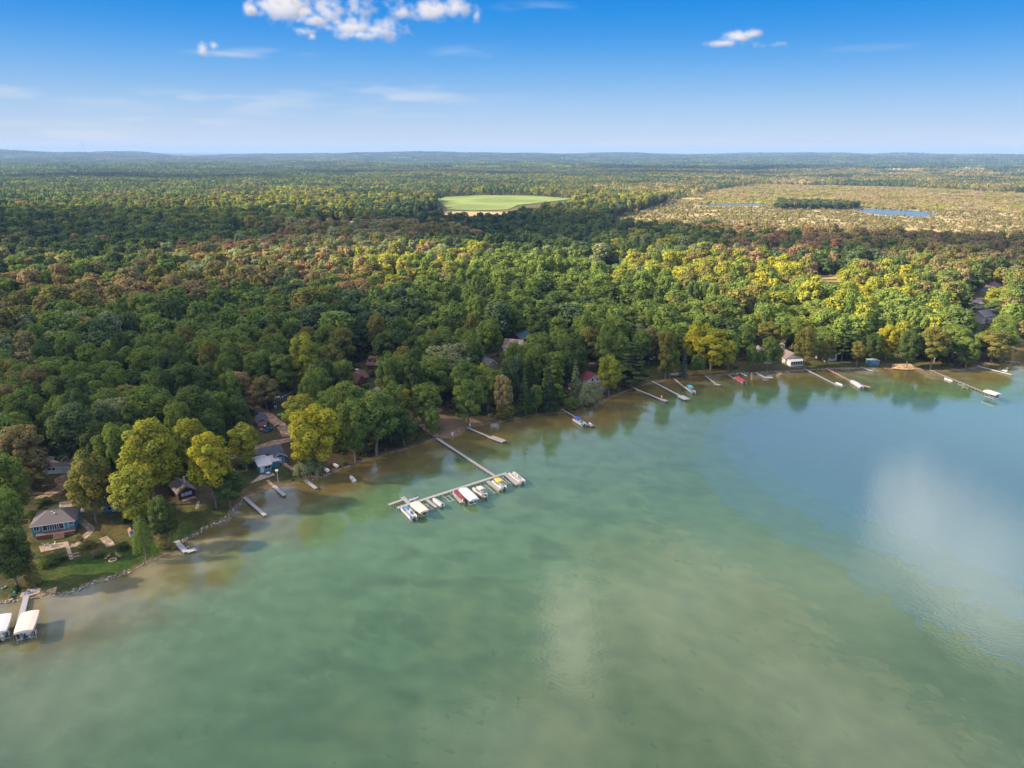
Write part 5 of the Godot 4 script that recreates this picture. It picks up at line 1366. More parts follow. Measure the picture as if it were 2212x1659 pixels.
func pontoon_boat(label: String, bow: Vector3, stern: Vector3, o_ := {}) -> Node3D:
	var length: float = o_.get("length", Vector2(bow.x - stern.x, bow.z - stern.z).length())
	var w: float = o_.get("width", 2.5)
	var at := (bow + stern) / 2
	at.y = o_.get("lift", 0.0)
	var o := thing("pontoon_boat", label, "boat", at, heading(bow, stern), "pontoon boats moored at the docks")
	var metal := paint(0.55, 0.56, 0.58, 0.3, "", 0.4, 0.7)
	var rail: Material = o_.get("rail", paint(0.72, 0.72, 0.73, 0.4))
	var seat: Material = o_.get("seat", paint(0.62, 0.6, 0.58, 0.7))
	var L := length / 2
	for s in [-1, 1]:
		var x: float = s * (w / 2 - 0.35)
		var st := Shape.new()
		st.tube(Vector3(x, 0.12, L), Vector3(x, 0.12, -L + 0.9), 0.32, 0.32, 10)
		st.tube(Vector3(x, 0.12, -L + 0.9), Vector3(x, 0.26, -L + 0.1), 0.32, 0.06, 10)
		put(o, "pontoon", st.done(), metal)
	put(o, "deck", Shape.new().box(Vector3(0, 0.52, 0.1), Vector3(w, 0.12, length - 0.7)).done(), paint(0.38, 0.37, 0.36, 0.9))
	var top: float = 1.18
	var f := Shape.new()
	for s in [-1, 1]: f.box(Vector3(s * (w / 2 - 0.05), 0.9, 0.1), Vector3(0.06, 0.6, length - 1.3))
	for s in [-1, 1]: f.box(Vector3(s * w * 0.31, 0.9, -L + 0.72), Vector3(w * 0.32, 0.6, 0.06))
	f.box(Vector3(0.25, 0.9, L - 0.55), Vector3(w * 0.62, 0.6, 0.06))
	put(o, "rail_panel", f.done(), rail)
	if o_.has("cover"):
		# a fitted cover hung over the rails, humped where the seats and console stand
		var rings := []
		var n := 12
		for i in n + 1:
			var z := lerpf(-L + 0.55, L - 0.35, i / float(n))
			var hump := 0.16 + 0.32 * exp(-pow((z - 0.6) / 1.1, 2)) + 0.10 * sin(z * 2.1)
			var e := 0.75 if i == 0 or i == n else 1.0
			rings.append([Vector3(-w / 2 * e - 0.05, 0.66, z), Vector3(-w / 2 * e - 0.02, top + 0.02, z), Vector3(-w * 0.26, top + 0.06 + hump * 0.7 * e, z), Vector3(0, top + 0.08 + hump * e, z), Vector3(w * 0.26, top + 0.06 + hump * 0.7 * e, z), Vector3(w / 2 * e + 0.02, top + 0.02, z), Vector3(w / 2 * e + 0.05, 0.66, z)])
		put(o, "cover", Shape.new().loft(rings).done(), o_.cover)
	else:
		for q in [[-1, -L + 1.6, 1.5], [1, -L + 1.6, 1.5], [-1, L - 1.5, 1.6]]:
			var x: float = q[0] * (w / 2 - 0.45)
			var st := Shape.new()
			st.box(Vector3(x, 0.78, q[1]), Vector3(0.62, 0.4, q[2]))
			st.box(Vector3(x + q[0] * 0.26, 1.06, q[1]), Vector3(0.14, 0.44, q[2]))
			put(o, "bench_seat", st.done(), seat)
		var c := Shape.new()
		c.box(Vector3(0.55, 0.95, 0.35), Vector3(0.75, 0.75, 0.5))
		c.box(Vector3(0.55, 1.42, 0.18), Vector3(0.7, 0.3, 0.05), Basis(Vector3.RIGHT, 0.5))
		var con := put(o, "console", c.done(), rail)
		put(con, "steering_wheel", Shape.new().tube(Vector3(0.55, 1.36, 0.62), Vector3(0.55, 1.40, 0.66), 0.19, 0.19, 10).done(), paint(0.03, 0.03, 0.03, 0.5))
		var h := Shape.new()
		h.box(Vector3(0.55, 0.85, 1.1), Vector3(0.55, 0.18, 0.5))
		h.box(Vector3(0.55, 1.2, 1.36), Vector3(0.55, 0.6, 0.14))
		put(o, "helm_seat", h.done(), seat)
	if o_.has("bimini"):
		var z0: float = o_.get("bimini_from", -0.6)
		var z1: float = o_.get("bimini_to", 2.0)
		var rings := []
		for i in 7:
			var z := lerpf(z0, z1, i / 6.0)
			var arch := 0.16 * (1.0 - pow(i / 3.0 - 1.0, 2))
			rings.append([Vector3(-w / 2 + 0.06, 2.32, z), Vector3(-w * 0.3, 2.5 + arch, z), Vector3(0, 2.56 + arch, z), Vector3(w * 0.3, 2.5 + arch, z), Vector3(w / 2 - 0.06, 2.32, z), Vector3(w / 2 - 0.08, 2.27, z), Vector3(0, 2.48 + arch, z), Vector3(-w / 2 + 0.08, 2.27, z)])
		var b := put(o, "bimini_top", Shape.new().loft(rings).done(), o_.bimini)
		var p := Shape.new()
		for s in [-1, 1]:
			for z in [z0 + 0.1, z1 - 0.1]: p.tube(Vector3(s * (w / 2 - 0.08), 1.15, (z0 + z1) / 2), Vector3(s * (w / 2 - 0.1), 2.34, z), 0.025, 0.025, 5)
		put(b, "frame_pole", p.done(), metal)
	outboard(o, Vector3(0, 0, L + 0.05))
	return o

func outboard(o: Node3D, at: Vector3) -> void:
	var st := Shape.new()
	st.loft([[Vector3(-0.16, 0.75, -0.1), Vector3(0.16, 0.75, -0.1), Vector3(0.16, 0.75, 0.5), Vector3(-0.16, 0.75, 0.5)], [Vector3(-0.22, 1.0, -0.16), Vector3(0.22, 1.0, -0.16), Vector3(0.2, 1.0, 0.55), Vector3(-0.2, 1.0, 0.55)], [Vector3(-0.18, 1.3, -0.1), Vector3(0.18, 1.3, -0.1), Vector3(0.14, 1.22, 0.45), Vector3(-0.14, 1.22, 0.45)]])
	var m := put(o, "outboard_motor", st.done(), paint(0.03, 0.032, 0.04, 0.25), at)
	var g := Shape.new()
	g.box(Vector3(0, 0.35, 0.2), Vector3(0.12, 0.85, 0.26))
	g.box(Vector3(0, -0.12, 0.22), Vector3(0.12, 0.16, 0.55))
	put(m, "lower_unit", g.done(), paint(0.05, 0.05, 0.06, 0.4))

func hull_rings(length: float, w: float, h: float, sheer := 0.25) -> Array:
	var rings := []
	for i in 9:
		var t := i / 8.0
		var z := lerpf(length / 2, -length / 2, t)
		var k := (1.0 if t < 0.45 else sqrt(maxf(0.004, 1.0 - pow((t - 0.45) / 0.56, 2.2)))) * w / 2
		var y := h + sheer * t * t
		var keel := -0.12 + 0.30 * pow(maxf(0.0, t - 0.55) / 0.45, 2) * h
		rings.append([Vector3(-k, y, z), Vector3(-k * 0.82, h * 0.25, z), Vector3(0, keel, z), Vector3(k * 0.82, h * 0.25, z), Vector3(k, y, z)])
	return rings

func small_boat(label: String, bow: Vector3, stern: Vector3, o_ := {}) -> Node3D:
	var length := Vector2(bow.x - stern.x, bow.z - stern.z).length()
	var at := (bow + stern) / 2
	at.y = o_.get("lift", 0.0)
	var o := thing(o_.get("called", "motor_boat"), label, "boat", at, heading(bow, stern), o_.get("group", "small boats moored at the docks"))
	var w: float = o_.get("width", 1.9)
	var rings := hull_rings(length, w, 0.62)
	put(o, "hull", Shape.new().loft(rings, false, false).done(), o_.get("hull", paint(0.75, 0.75, 0.76, 0.3)))
	var t := Shape.new()
	t.box(Vector3(0, 0.3, length / 2 - 0.03), Vector3(w * 0.98, 0.66, 0.06))
	put(o, "transom", t.done(), o_.get("hull", paint(0.75, 0.75, 0.76, 0.3)))
	if o_.has("cover"):
		var up := []
		for r in rings:
			var a: Vector3 = r[0]
			var b: Vector3 = r[4]
			var k := minf(1.0, absf(a.x) / (w * 0.4))
			up.append([a + Vector3(0.03, 0.02, 0), Vector3(a.x * 0.5, a.y + 0.26 * k, a.z), Vector3(0, a.y + 0.34 * k, a.z), Vector3(b.x * 0.5, b.y + 0.26 * k, b.z), b + Vector3(-0.03, 0.02, 0), Vector3(0, a.y - 0.02, a.z)])
		put(o, "cover", Shape.new().loft(up).done(), o_.cover)
	else:
		put(o, "floor", Shape.new().box(Vector3(0, 0.2, length * 0.12), Vector3(w * 0.7, 0.06, length * 0.66)).done(), paint(0.5, 0.5, 0.5, 0.8))
		for z in [length * 0.28, -length * 0.02]: put(o, "bench", Shape.new().box(Vector3(0, 0.45, z), Vector3(w * 0.86, 0.08, 0.32)).done(), o_.get("seat", paint(0.5, 0.48, 0.45, 0.8)))
	if o_.get("motor", true): outboard(o, Vector3(0, -0.1, length / 2))
	return o

func water_scooter(label: String, bow: Vector3, stern: Vector3, trim: Material) -> Node3D:
	var length := maxf(2.6, Vector2(bow.x - stern.x, bow.z - stern.z).length())
	var at := (bow + stern) / 2
	at.y = 0.1
	var o := thing("water_scooter", label, "water scooter", at, heading(bow, stern), "water scooters at the docks")
	put(o, "hull", Shape.new().loft(hull_rings(length, 1.1, 0.42, 0.2), false, true).done(), paint(0.78, 0.78, 0.78, 0.25))
	put(o, "top_deck", Shape.new().loft([[Vector3(-0.42, 0.42, length * 0.4), Vector3(0, 0.55, length * 0.4), Vector3(0.42, 0.42, length * 0.4)], [Vector3(-0.45, 0.44, 0), Vector3(0, 0.75, 0), Vector3(0.45, 0.44, 0)], [Vector3(-0.4, 0.5, -length * 0.2), Vector3(0, 0.95, -length * 0.18), Vector3(0.4, 0.5, -length * 0.2)], [Vector3(-0.1, 0.6, -length * 0.46), Vector3(0, 0.66, -length * 0.46), Vector3(0.1, 0.6, -length * 0.46)]]).done(), paint(0.76, 0.76, 0.77, 0.3))
	put(o, "seat", Shape.new().box(Vector3(0, 0.82, length * 0.2), Vector3(0.34, 0.22, length * 0.42)).done(), trim)
	put(o, "handlebar", Shape.new().tube(Vector3(-0.36, 1.08, -length * 0.1), Vector3(0.36, 1.08, -length * 0.1), 0.03, 0.03, 6).done(), paint(0.03, 0.03, 0.03, 0.5))
	return o

func lift_frame(o: Node3D, w: float, length: float, top: float) -> void:
	var m := paint(0.6, 0.61, 0.63, 0.35, "", 0.4, 0.6)
	for sx in [-1, 1]:
		for sz in [-1, 1]: put(o, "post", Shape.new().tube(Vector3(sx * w / 2, -2.2, sz * length * 0.34), Vector3(sx * w / 2, top, sz * length * 0.34), 0.05, 0.05, 6).done(), m)
	var b := Shape.new()
	for s in [-1, 1]:
		b.tube(Vector3(-w / 2, 0.1, s * length * 0.34), Vector3(w / 2, 0.1, s * length * 0.34), 0.06, 0.06, 6)
		b.tube(Vector3(s * w * 0.28, 0.2, -length * 0.42), Vector3(s * w * 0.28, 0.2, length * 0.42), 0.07, 0.07, 6)
	put(o, "cradle", b.done(), m)

func boat_lift(label: String, front: Vector3, back: Vector3, w: float, cloth: Material = null, wheel := true, top := 3.0) -> Node3D:
	var length := Vector2(front.x - back.x, front.z - back.z).length()
	var at := (front + back) / 2
	at.y = 0
	var o := thing("boat_lift", label, "boat lift", at, heading(front, back), "boat lifts beside the docks")
	lift_frame(o, w, length, top if cloth else 1.5)
	if cloth:
		var rings := []
		for i in 5:
			var t := i / 4.0 * 2.0 - 1.0
			var z := t * length / 2
			var y := top - 0.05 * t * t
			var e := 0.93 if absf(t) == 1.0 else 1.0
			rings.append([Vector3(-w / 2 * e - 0.1, y - 0.45, z), Vector3(-w / 2 * e - 0.08, y, z), Vector3(-w * 0.25, y + 0.24 * e, z), Vector3(0, y + 0.32 * e, z), Vector3(w * 0.25, y + 0.24 * e, z), Vector3(w / 2 * e + 0.08, y, z), Vector3(w / 2 * e + 0.1, y - 0.45, z)])
		var c := Shape.new().loft(rings, false, false)
		for z in [0, 4]:
			var r: Array = rings[z]
			for i in range(1, 5): c.quad(r[i], r[i + 1], Vector3(r[i + 1].x, top - 0.42, r[i + 1].z), Vector3(r[i].x, top - 0.42, r[i].z), Vector3(0, top, 0))
		put(o, "canopy", c.done(), cloth)
	if wheel:
		var st := Shape.new()
		var cpos := Vector3(w / 2 + 0.12, 1.3, length * 0.30)
		for i in 14:
			var a := TAU * i / 14
			var b := TAU * (i + 1) / 14
			st.tube(cpos + Vector3(0, cos(a), sin(a)) * 0.55, cpos + Vector3(0, cos(b), sin(b)) * 0.55, 0.03, 0.03, 5, false)
		for i in 3: st.tube(cpos + Vector3(0, cos(i * 1.05), sin(i * 1.05)) * 0.55, cpos - Vector3(0, cos(i * 1.05), sin(i * 1.05)) * 0.55, 0.02, 0.02, 5, false)
		put(o, "crank_wheel", st.done(), paint(0.65, 0.66, 0.68, 0.35, "", 0.4, 0.6))
	return o

# ---------------------------------------------------------------- vehicles and small things
func car(called: String, label: String, front: Vector3, back: Vector3, body: Material, o_ := {}) -> Node3D:
	var at := (front + back) / 2
	at.y = ground(at.x, at.z) + 0.02
	var o := thing(called, label, o_.get("category", "car"), at, heading(front, back), "vehicles parked by the cottages")
	var L: float = o_.get("length", 4.4) / 2
	var w: float = o_.get("width", 1.8)
	var h: float = o_.get("height", 1.5)
	var st := Shape.new()
	var rings := []
	for s in [[-L, 0.45, 0.66], [-L + 0.25, 0.32, 0.78], [-L * 0.4, 0.3, 0.95], [L * 0.7, 0.3, 0.98], [L - 0.15, 0.32, 0.92], [L, 0.45, 0.8]]:
		var k := 0.88 if absf(s[0]) == L else 1.0
		rings.append([Vector3(-w / 2 * k, s[1], s[0]), Vector3(-w / 2 * k, s[2] - 0.1, s[0]), Vector3(-w / 2 * k * 0.9, s[2], s[0]), Vector3(w / 2 * k * 0.9, s[2], s[0]), Vector3(w / 2 * k, s[2] - 0.1, s[0]), Vector3(w / 2 * k, s[1], s[0])])
	put(o, "body", st.loft(rings).done(), body)
	var c0 := -L * 0.30
	var c1: float = L * o_.get("cab", 0.72)
	var cab := Shape.new().loft([[Vector3(-w * 0.45, 0.94, c0), Vector3(w * 0.45, 0.94, c0), Vector3(w * 0.45, 0.96, c1), Vector3(-w * 0.45, 0.96, c1)], [Vector3(-w * 0.38, h - 0.05, c0 + 0.6), Vector3(w * 0.38, h - 0.05, c0 + 0.6), Vector3(w * 0.38, h - 0.05, c1 - 0.35), Vector3(-w * 0.38, h - 0.05, c1 - 0.35)]])
	put(o, "window", cab.done(), glass(0.02))
	put(o, "roof", Shape.new().box(Vector3(0, h - 0.02, (c0 + c1) / 2 + 0.12), Vector3(w * 0.78, 0.06, c1 - c0 - 0.9)).done(), o_.get("roof", body))
	for s in [-1, 1]:
		for z in [-L * 0.62, L * 0.6]:
			var wh := put(o, "wheel", Shape.new().tube(Vector3(-0.1, 0, 0), Vector3(0.1, 0, 0), 0.33, 0.33, 12).done(), paint(0.02, 0.02, 0.02, 0.8), Vector3(s * (w / 2 - 0.07), 0.33, z))
			put(wh, "rim", Shape.new().tube(Vector3(-0.11, 0, 0), Vector3(0.11, 0, 0), 0.18, 0.18, 8).done(), paint(0.5, 0.5, 0.52, 0.3, "", 0.4, 0.7))
		put(o, "headlight", Shape.new().box(Vector3(s * w * 0.33, 0.66, -L + 0.02), Vector3(0.3, 0.14, 0.1)).done(), paint(0.7, 0.7, 0.7, 0.15))
	return o

func kayak(label: String, a: Vector3, b: Vector3, m: Material, tip: Material, lift := 0.0) -> void:
	var length := Vector2(a.x - b.x, a.z - b.z).length()
	var at := (a + b) / 2
	at.y = ground(at.x, at.z) + 0.12 + lift
	var o := thing("kayak", label, "kayak", at, heading(a, b), "kayaks drawn up on the grass")
	var rings := []
	for i in 9:
		var t := i / 4.0 - 1.0
		var k := 0.36 * (1.0 - pow(absf(t), 2.2)) + 0.03
		var y := 0.1 * t * t
		rings.append([Vector3(-k, 0.16 + y, t * length / 2), Vector3(-k * 0.6, 0.02 + y, t * length / 2), Vector3(k * 0.6, 0.02 + y, t * length / 2), Vector3(k, 0.16 + y, t * length / 2), Vector3(0, 0.3 + y, t * length / 2)])
	put(o, "hull", Shape.new().loft(rings.slice(0, 6)).done(), m)
	put(o, "bow", Shape.new().loft(rings.slice(5, 9)).done(), tip)
	put(o, "cockpit", Shape.new().tube(Vector3(0, 0.24, 0), Vector3(0, 0.32, 0), 0.3, 0.26, 10).done(), paint(0.03, 0.03, 0.03, 0.6))

func lawn_chair(label: String, at: Vector3, turn: float) -> void:
	at.y = ground(at.x, at.z)
	var o := thing("lawn_chair", label, "chair", at, turn, "slatted lawn chairs round the fire pit")
	var m := paint(0.50, 0.32, 0.17, 0.8, "wood", 1.0)
	put(o, "seat", Shape.new().box(Vector3(0, 0.36, 0), Vector3(0.62, 0.05, 0.6), Basis(Vector3.RIGHT, 0.16)).done(), m)
	var b := Shape.new()
	for i in 5: b.box(Vector3((i - 2) * 0.13, 0.78, 0.42), Vector3(0.11, 0.95, 0.03), Basis(Vector3.RIGHT, 0.38))
	put(o, "backrest", b.done(), m)
	for s in [-1, 1]:
		put(o, "armrest", Shape.new().box(Vector3(s * 0.38, 0.58, 0.05), Vector3(0.14, 0.03, 0.75)).done(), m)
		for z in [-0.28, 0.36]: put(o, "leg", Shape.new().box(Vector3(s * 0.34, 0.28, z), Vector3(0.07, 0.58, 0.07)).done(), m)

# ---------------------------------------------------------------- the scene
func _ready() -> void:
	noise.seed = 4
	noise.frequency = 0.012
	noise.fractal_octaves = 3
	fine.seed = 8
	fine.frequency = 0.11
	fine.fractal_octaves = 3
	shore = PackedVector2Array(SHORE)
	land = PackedVector2Array(LAND)
	var cam := Camera3D.new()
	cam.name = "camera"
	cam.fov = 56.005
	cam.near = 1.0
	cam.far = 40000.0
	add_child(cam)
	cam.position = Vector3(0, 112, 0)
	cam.rotation_degrees = Vector3(-17.6675, 0, 0.15)
	var env := Environment.new()
	env.background_mode = Environment.BG_SKY
	env.tonemap_mode = Environment.TONE_MAPPER_LINEAR
	env.tonemap_exposure = EXPOSURE
	env.sdfgi_enabled = true
	env.ssao_enabled = true
	env.ssil_enabled = true
	env.fog_enabled = true
	env.fog_density = FOG
	env.fog_light_color = Color(0.56, 0.73, 1.0)
	var sky := Sky.new()
	var pan := PanoramaSkyMaterial.new()
	pan.panorama = make_sky()
	sky.sky_material = pan
	env.sky = sky
	var we := WorldEnvironment.new()
	we.name = "world_environment"
	we.environment = env
	add_child(we)
	var sun := DirectionalLight3D.new()
	sun.name = "sun"
	sun.light_energy = SUN
	sun.light_angular_distance = 1.5
	sun.light_color = Color(1.0, 0.90, 0.74)
	sun.shadow_enabled = true
	add_child(sun)
	sun.look_at_from_position(SUN_TO * 100.0, Vector3.ZERO, Vector3.UP)
	build_land()
	build_water()
	for c in CLOUD_SHADES: cloud(c[0], c[1], c[2])
	grow_forest()
	plant_trees()
	build_ways()
	grow_undergrowth()
	build_houses()
	build_docks()
	build_boats()
	build_small_things()
	build_far_things()

func ramp(a: float, b: float, step: float) -> PackedFloat32Array:
	var out := PackedFloat32Array()
	var n := int(absf(b - a) / step)
	for i in n + 1: out.append(lerpf(a, b, i / float(n)))
	return out

func build_land() -> void:
	var m := StandardMaterial3D.new()
	m.vertex_color_use_as_albedo = true
	m.roughness = 0.95
	m.metallic_specular = 0.2
	m.albedo_texture = speckle("soil", 0.84, 0.05, 5)
	m.uv1_triplanar = true
	m.uv1_world_triplanar = true
	m.uv1_scale = Vector3.ONE * 0.05
	structure("lakeshore_ground", grid_mesh(ramp(-240, 420, 1.5), ramp(-64, -520, 1.5), near_height, near_colour, 1), m)
	var bed := StandardMaterial3D.new()
	bed.vertex_color_use_as_albedo = true
	bed.roughness = 1.0
	bed.metallic_specular = 0.1
	structure("lake_bed", grid_mesh(ramp(-240, 420, 1.5), ramp(-64, -520, 1.5), near_height, near_colour, 2), bed)
	var xs := PackedFloat32Array()
	for i in 181:
		var t := i / 90.0 - 1.0
		xs.append(16000.0 * signf(t) * (0.06 * absf(t) + 0.94 * pow(absf(t), 2.6)))
	var zs := PackedFloat32Array()
	for i in 191:
		var t := i / 190.0
		zs.append(1500.0 - 2200.0 * t * 0.9 - 15500.0 * pow(t, 3.0))
	structure("ground", grid_mesh(xs, zs, far_height2, far_colour), m)
	# fields, the marsh and its pond
	for f in FIELDS:
		var st := Shape.new()
		var t := Geometry2D.triangulate_polygon(PackedVector2Array(f[1]))
		for i in range(0, t.size(), 3):
			var q := []
			for k in 3: q.append(Vector3(f[1][t[i + k]].x, 6.0 + f[2], f[1][t[i + k]].y))
			st.tri(q[0], q[1], q[2], Vector3(0, -1e5, 0))
		if f[0] == "pond":
			structure("pond", st.done(), pond_material())
		else:
			structure(f[0], st.done(), paint(f[3].r, f[3].g, f[3].b, 0.95, "meadow", 0.0013))

func pond_material() -> StandardMaterial3D:
	var m := StandardMaterial3D.new()
	m.albedo_color = lin(0.05, 0.07, 0.06)
	m.roughness = 0.15
	m.metallic_specular = 0.7
	return m

func build_water() -> void:
	# the surface, and below it the cloudier water, its deep sheets coloured with mirrored sky blue, sheet under sheet down to where the bed cuts them off
	var m := StandardMaterial3D.new()
	m.albedo_color = Color(WATER.r, WATER.g, WATER.b, 0.10)
	m.transparency = BaseMaterial3D.TRANSPARENCY_ALPHA
	m.roughness = 0.02
	m.normal_enabled = true
	m.normal_scale = RIPPLE
	var nt := FastNoiseLite.new()
	nt.seed = 21
	nt.frequency = 0.02
	nt.fractal_octaves = 4
	var raw := nt.get_seamless_image(512, 512)
	raw.convert(Image.FORMAT_RGBA8)
	raw.bump_map_to_normal_map(6.0)
	m.normal_texture = ImageTexture.create_from_image(raw)
	m.uv1_triplanar = true
	m.uv1_world_triplanar = true
	m.uv1_scale = Vector3(0.055, 0.055, 0.10)
	var q := PlaneMesh.new()
	q.size = Vector2(3200, 2400)
	var o := structure("lake_water", q, m)
	o.position = Vector3(-100, 0, 500)
	for i in MURK_AND_SKY.size():
		var k := StandardMaterial3D.new()
		k.albedo_color = Color(MURK_AND_SKY[i][1].r, MURK_AND_SKY[i][1].g, MURK_AND_SKY[i][1].b).linear_to_srgb()
		k.albedo_color.a = MURK_AND_SKY[i][2]
		k.transparency = BaseMaterial3D.TRANSPARENCY_ALPHA
		k.roughness = 1.0
		k.specular_mode = BaseMaterial3D.SPECULAR_DISABLED
		put(o, "murk_and_sky_tint", q, k, Vector3(0, MURK_AND_SKY[i][0], 0))

func build_ways() -> void:
	var dirt := paint(0.4, 0.3, 0.235, 0.95, "dirt", 0.06)
	var grey := paint(0.36, 0.33, 0.31, 0.9, "dirt", 0.1)
	var tar := paint(0.06, 0.065, 0.08, 0.9, "dirt", 0.1)
	structure("dirt_road", strip([Vector3(-135.7, 3.13, -329.3), Vector3(-125.6, 3.01, -317.6), Vector3(-120.8, 2.97, -312.0), Vector3(-111.6, 2.92, -302.2), Vector3(-101.7, 2.59, -290.3), Vector3(-95.1, 2.13, -281.8), Vector3(-91.5, 1.75, -274.5)], 4.6, 0.07, 0.5), dirt)
	structure("dirt_road", strip([Vector3(-107.6, 1.40, -253.5), Vector3(-101.6, 1.50, -260.9), Vector3(-96.2, 1.65, -266.8), Vector3(-89.7, 1.59, -271.8), Vector3(-82.5, 1.49, -276.6), Vector3(-71.6, 1.27, -280.4), Vector3(-58.5, 0.97, -283.2), Vector3(-48.7, 0.83, -286.9), Vector3(-42.7, 0.88, -294.2), Vector3(-37.9, 0.95, -302.3), Vector3(-32.7, 1.06, -310.8)], 4.4, 0.11, 0.5), dirt)
	structure("dirt_road", strip([Vector3(-156.6, 2.61, -216.2), Vector3(-155.5, 2.71, -220.0), Vector3(-154.2, 2.74, -224.3), Vector3(-155.0, 2.78, -228.1), Vector3(-158.0, 2.85, -231.2), Vector3(-157.4, 2.85, -234.6)], 4.2, 0.07, 0.8), dirt)
	structure("dirt_road", strip([Vector3(29.5, 1.76, -369.8), Vector3(36.6, 1.73, -375.4), Vector3(42.6, 1.70, -379.5), Vector3(49.8, 1.65, -383.9)], 4.0, 0.07, 0.6), dirt)
	structure("dirt_road", strip([Vector3(-65.8, 2.75, -331.1), Vector3(-64.8, 2.84, -337.9), Vector3(-64.3, 2.91, -344.3)], 4.0, 0.07, 0.4), dirt)
	structure("driveway", slab([Vector3(-64.7, 2.83, -337.2), Vector3(-69.0, 2.92, -342.9), Vector3(-70.0, 2.96, -355.3), Vector3(-69.5, 2.99, -364.8), Vector3(-63.7, 2.98, -364.9), Vector3(-62.9, 2.92, -350.5), Vector3(-63.5, 2.88, -341.7)], 0.3, 0.05), tar)
	structure("driveway", strip([Vector3(-146.3, 2.34, -215.9), Vector3(-143.3, 2.12, -211.2), Vector3(-139.7, 1.87, -207.2)], 6.0, 0.06, 0.3), grey)
	structure("path", strip([Vector3(-138.9, 1.83, -206.7), Vector3(-134.0, 1.51, -202.2), Vector3(-129.9, 1.27, -198.8), Vector3(-129.3, 1.17, -195.4), Vector3(-129.3, 1.07, -192.7), Vector3(-129.0, 0.97, -190.0), Vector3(-130.7, 0.99, -189.2)], 2.1, 0.09, 0.25), grey)
	structure("path", strip([Vector3(-131.2, 0.99, -188.8), Vector3(-128.9, 0.84, -185.6), Vector3(-126.3, 0.70, -182.2)], 1.0, 0.12), paint(0.5, 0.44, 0.4, 0.9, "dirt", 0.3))
	structure("path", strip([Vector3(-123.8, 0.94, -194.4), Vector3(-121.4, 0.81, -192.2), Vector3(-118.9, 0.70, -189.6)], 2.2, 0.07, 0.2), grey)
	structure("path", strip([Vector3(-87.6, 0.51, -235.9), Vector3(-85.4, 0.50, -232.9), Vector3(-83.7, 0.07, -231.2)], 1.1, 0.12), paint(0.42, 0.36, 0.24, 0.9, "dirt", 0.3))
	structure("path", strip([Vector3(-30.8, 0.50, -278.1), Vector3(-33.4, 0.51, -281.7), Vector3(-36.5, 0.58, -286.2), Vector3(-38.8, 0.73, -291.6)], 2.4, 0.08, 0.8), dirt)
	structure("path", strip([Vector3(-86.4, 0.79, -250.4), Vector3(-83.0, 0.65, -247.0), Vector3(-79.1, 0.55, -243.6)], 1.6, 0.07, 0.4), paint(0.42, 0.29, 0.23, 0.95, "dirt", 0.1))
	structure("beach", slab([Vector3(207.9, 0.00, -379.7), Vector3(212.2, 0.52, -387.6), Vector3(217.3, 0.57, -390.0), Vector3(223.1, 0.57, -389.2), Vector3(222.1, 0.50, -382.9), Vector3(224.1, 0.00, -379.1), Vector3(215.4, 0.00, -377.4)], 0.25, 0.06), paint(0.52, 0.42, 0.3, 0.95, "dirt", 0.08))
	structure("boat_ramp", slab([Vector3(-124.0, 0.45, -166.3), Vector3(-124.2, 0.50, -167.4), Vector3(-122.5, 0.50, -168.8), Vector3(-121.2, 0.03, -165.9)], 0.25, 0.08), paint(0.46, 0.35, 0.26, 0.95, "dirt", 0.2))
	# stones along the water's edge, too small and many to pick apart
	var rock := SphereMesh.new()
	rock.radius = 0.5
	rock.height = 0.8
	rock.radial_segments = 7
	rock.rings = 4
	var where := []
	var cols := []
	rng.seed = 5
	for i in shore.size() - 1:
		var a := shore[i]
		var b := shore[i + 1]
		var u := (b - a).normalized()
		var along := 0.0
		while along < a.distance_to(b):
			var p := a + u * along
			var thick := 0.5 + 0.5 * noise.get_noise_2d(p.x * 3.0, p.y * 3.0)
			for band in STONES:
				if p.x > band[0] and p.x < band[1]: thick = band[2]
			if rng.randf() < thick:
				var q := p + Vector2(-u.y, u.x) * rng.randf_range(-0.9, 0.6) * (1.3 if thick > 0.8 else 0.6)
				var s := rng.randf_range(0.2, 0.6) * (1.15 if thick > 0.8 else 0.7)
				where.append(Transform3D(Basis.from_euler(Vector3(rng.randf(), rng.randf() * 6.0, rng.randf())).scaled(Vector3(s, s * 0.7, s)), Vector3(q.x, 0.22 + rng.randf_range(-0.1, 0.16), q.y)))
				var k := rng.randf_range(0.16, 0.42)
				cols.append(Color(k, k * 0.94, k * 0.88))
			along += rng.randf_range(0.16, 0.4)
	var stone := StandardMaterial3D.new()
	stone.vertex_color_use_as_albedo = true
	stone.roughness = 0.9
	var o := thing("shore_stones", "pale field stones piled along the water's edge", "stones")
	o.set_meta("kind", "stuff")
	scatter(o, "stone", rock, stone, where, cols)

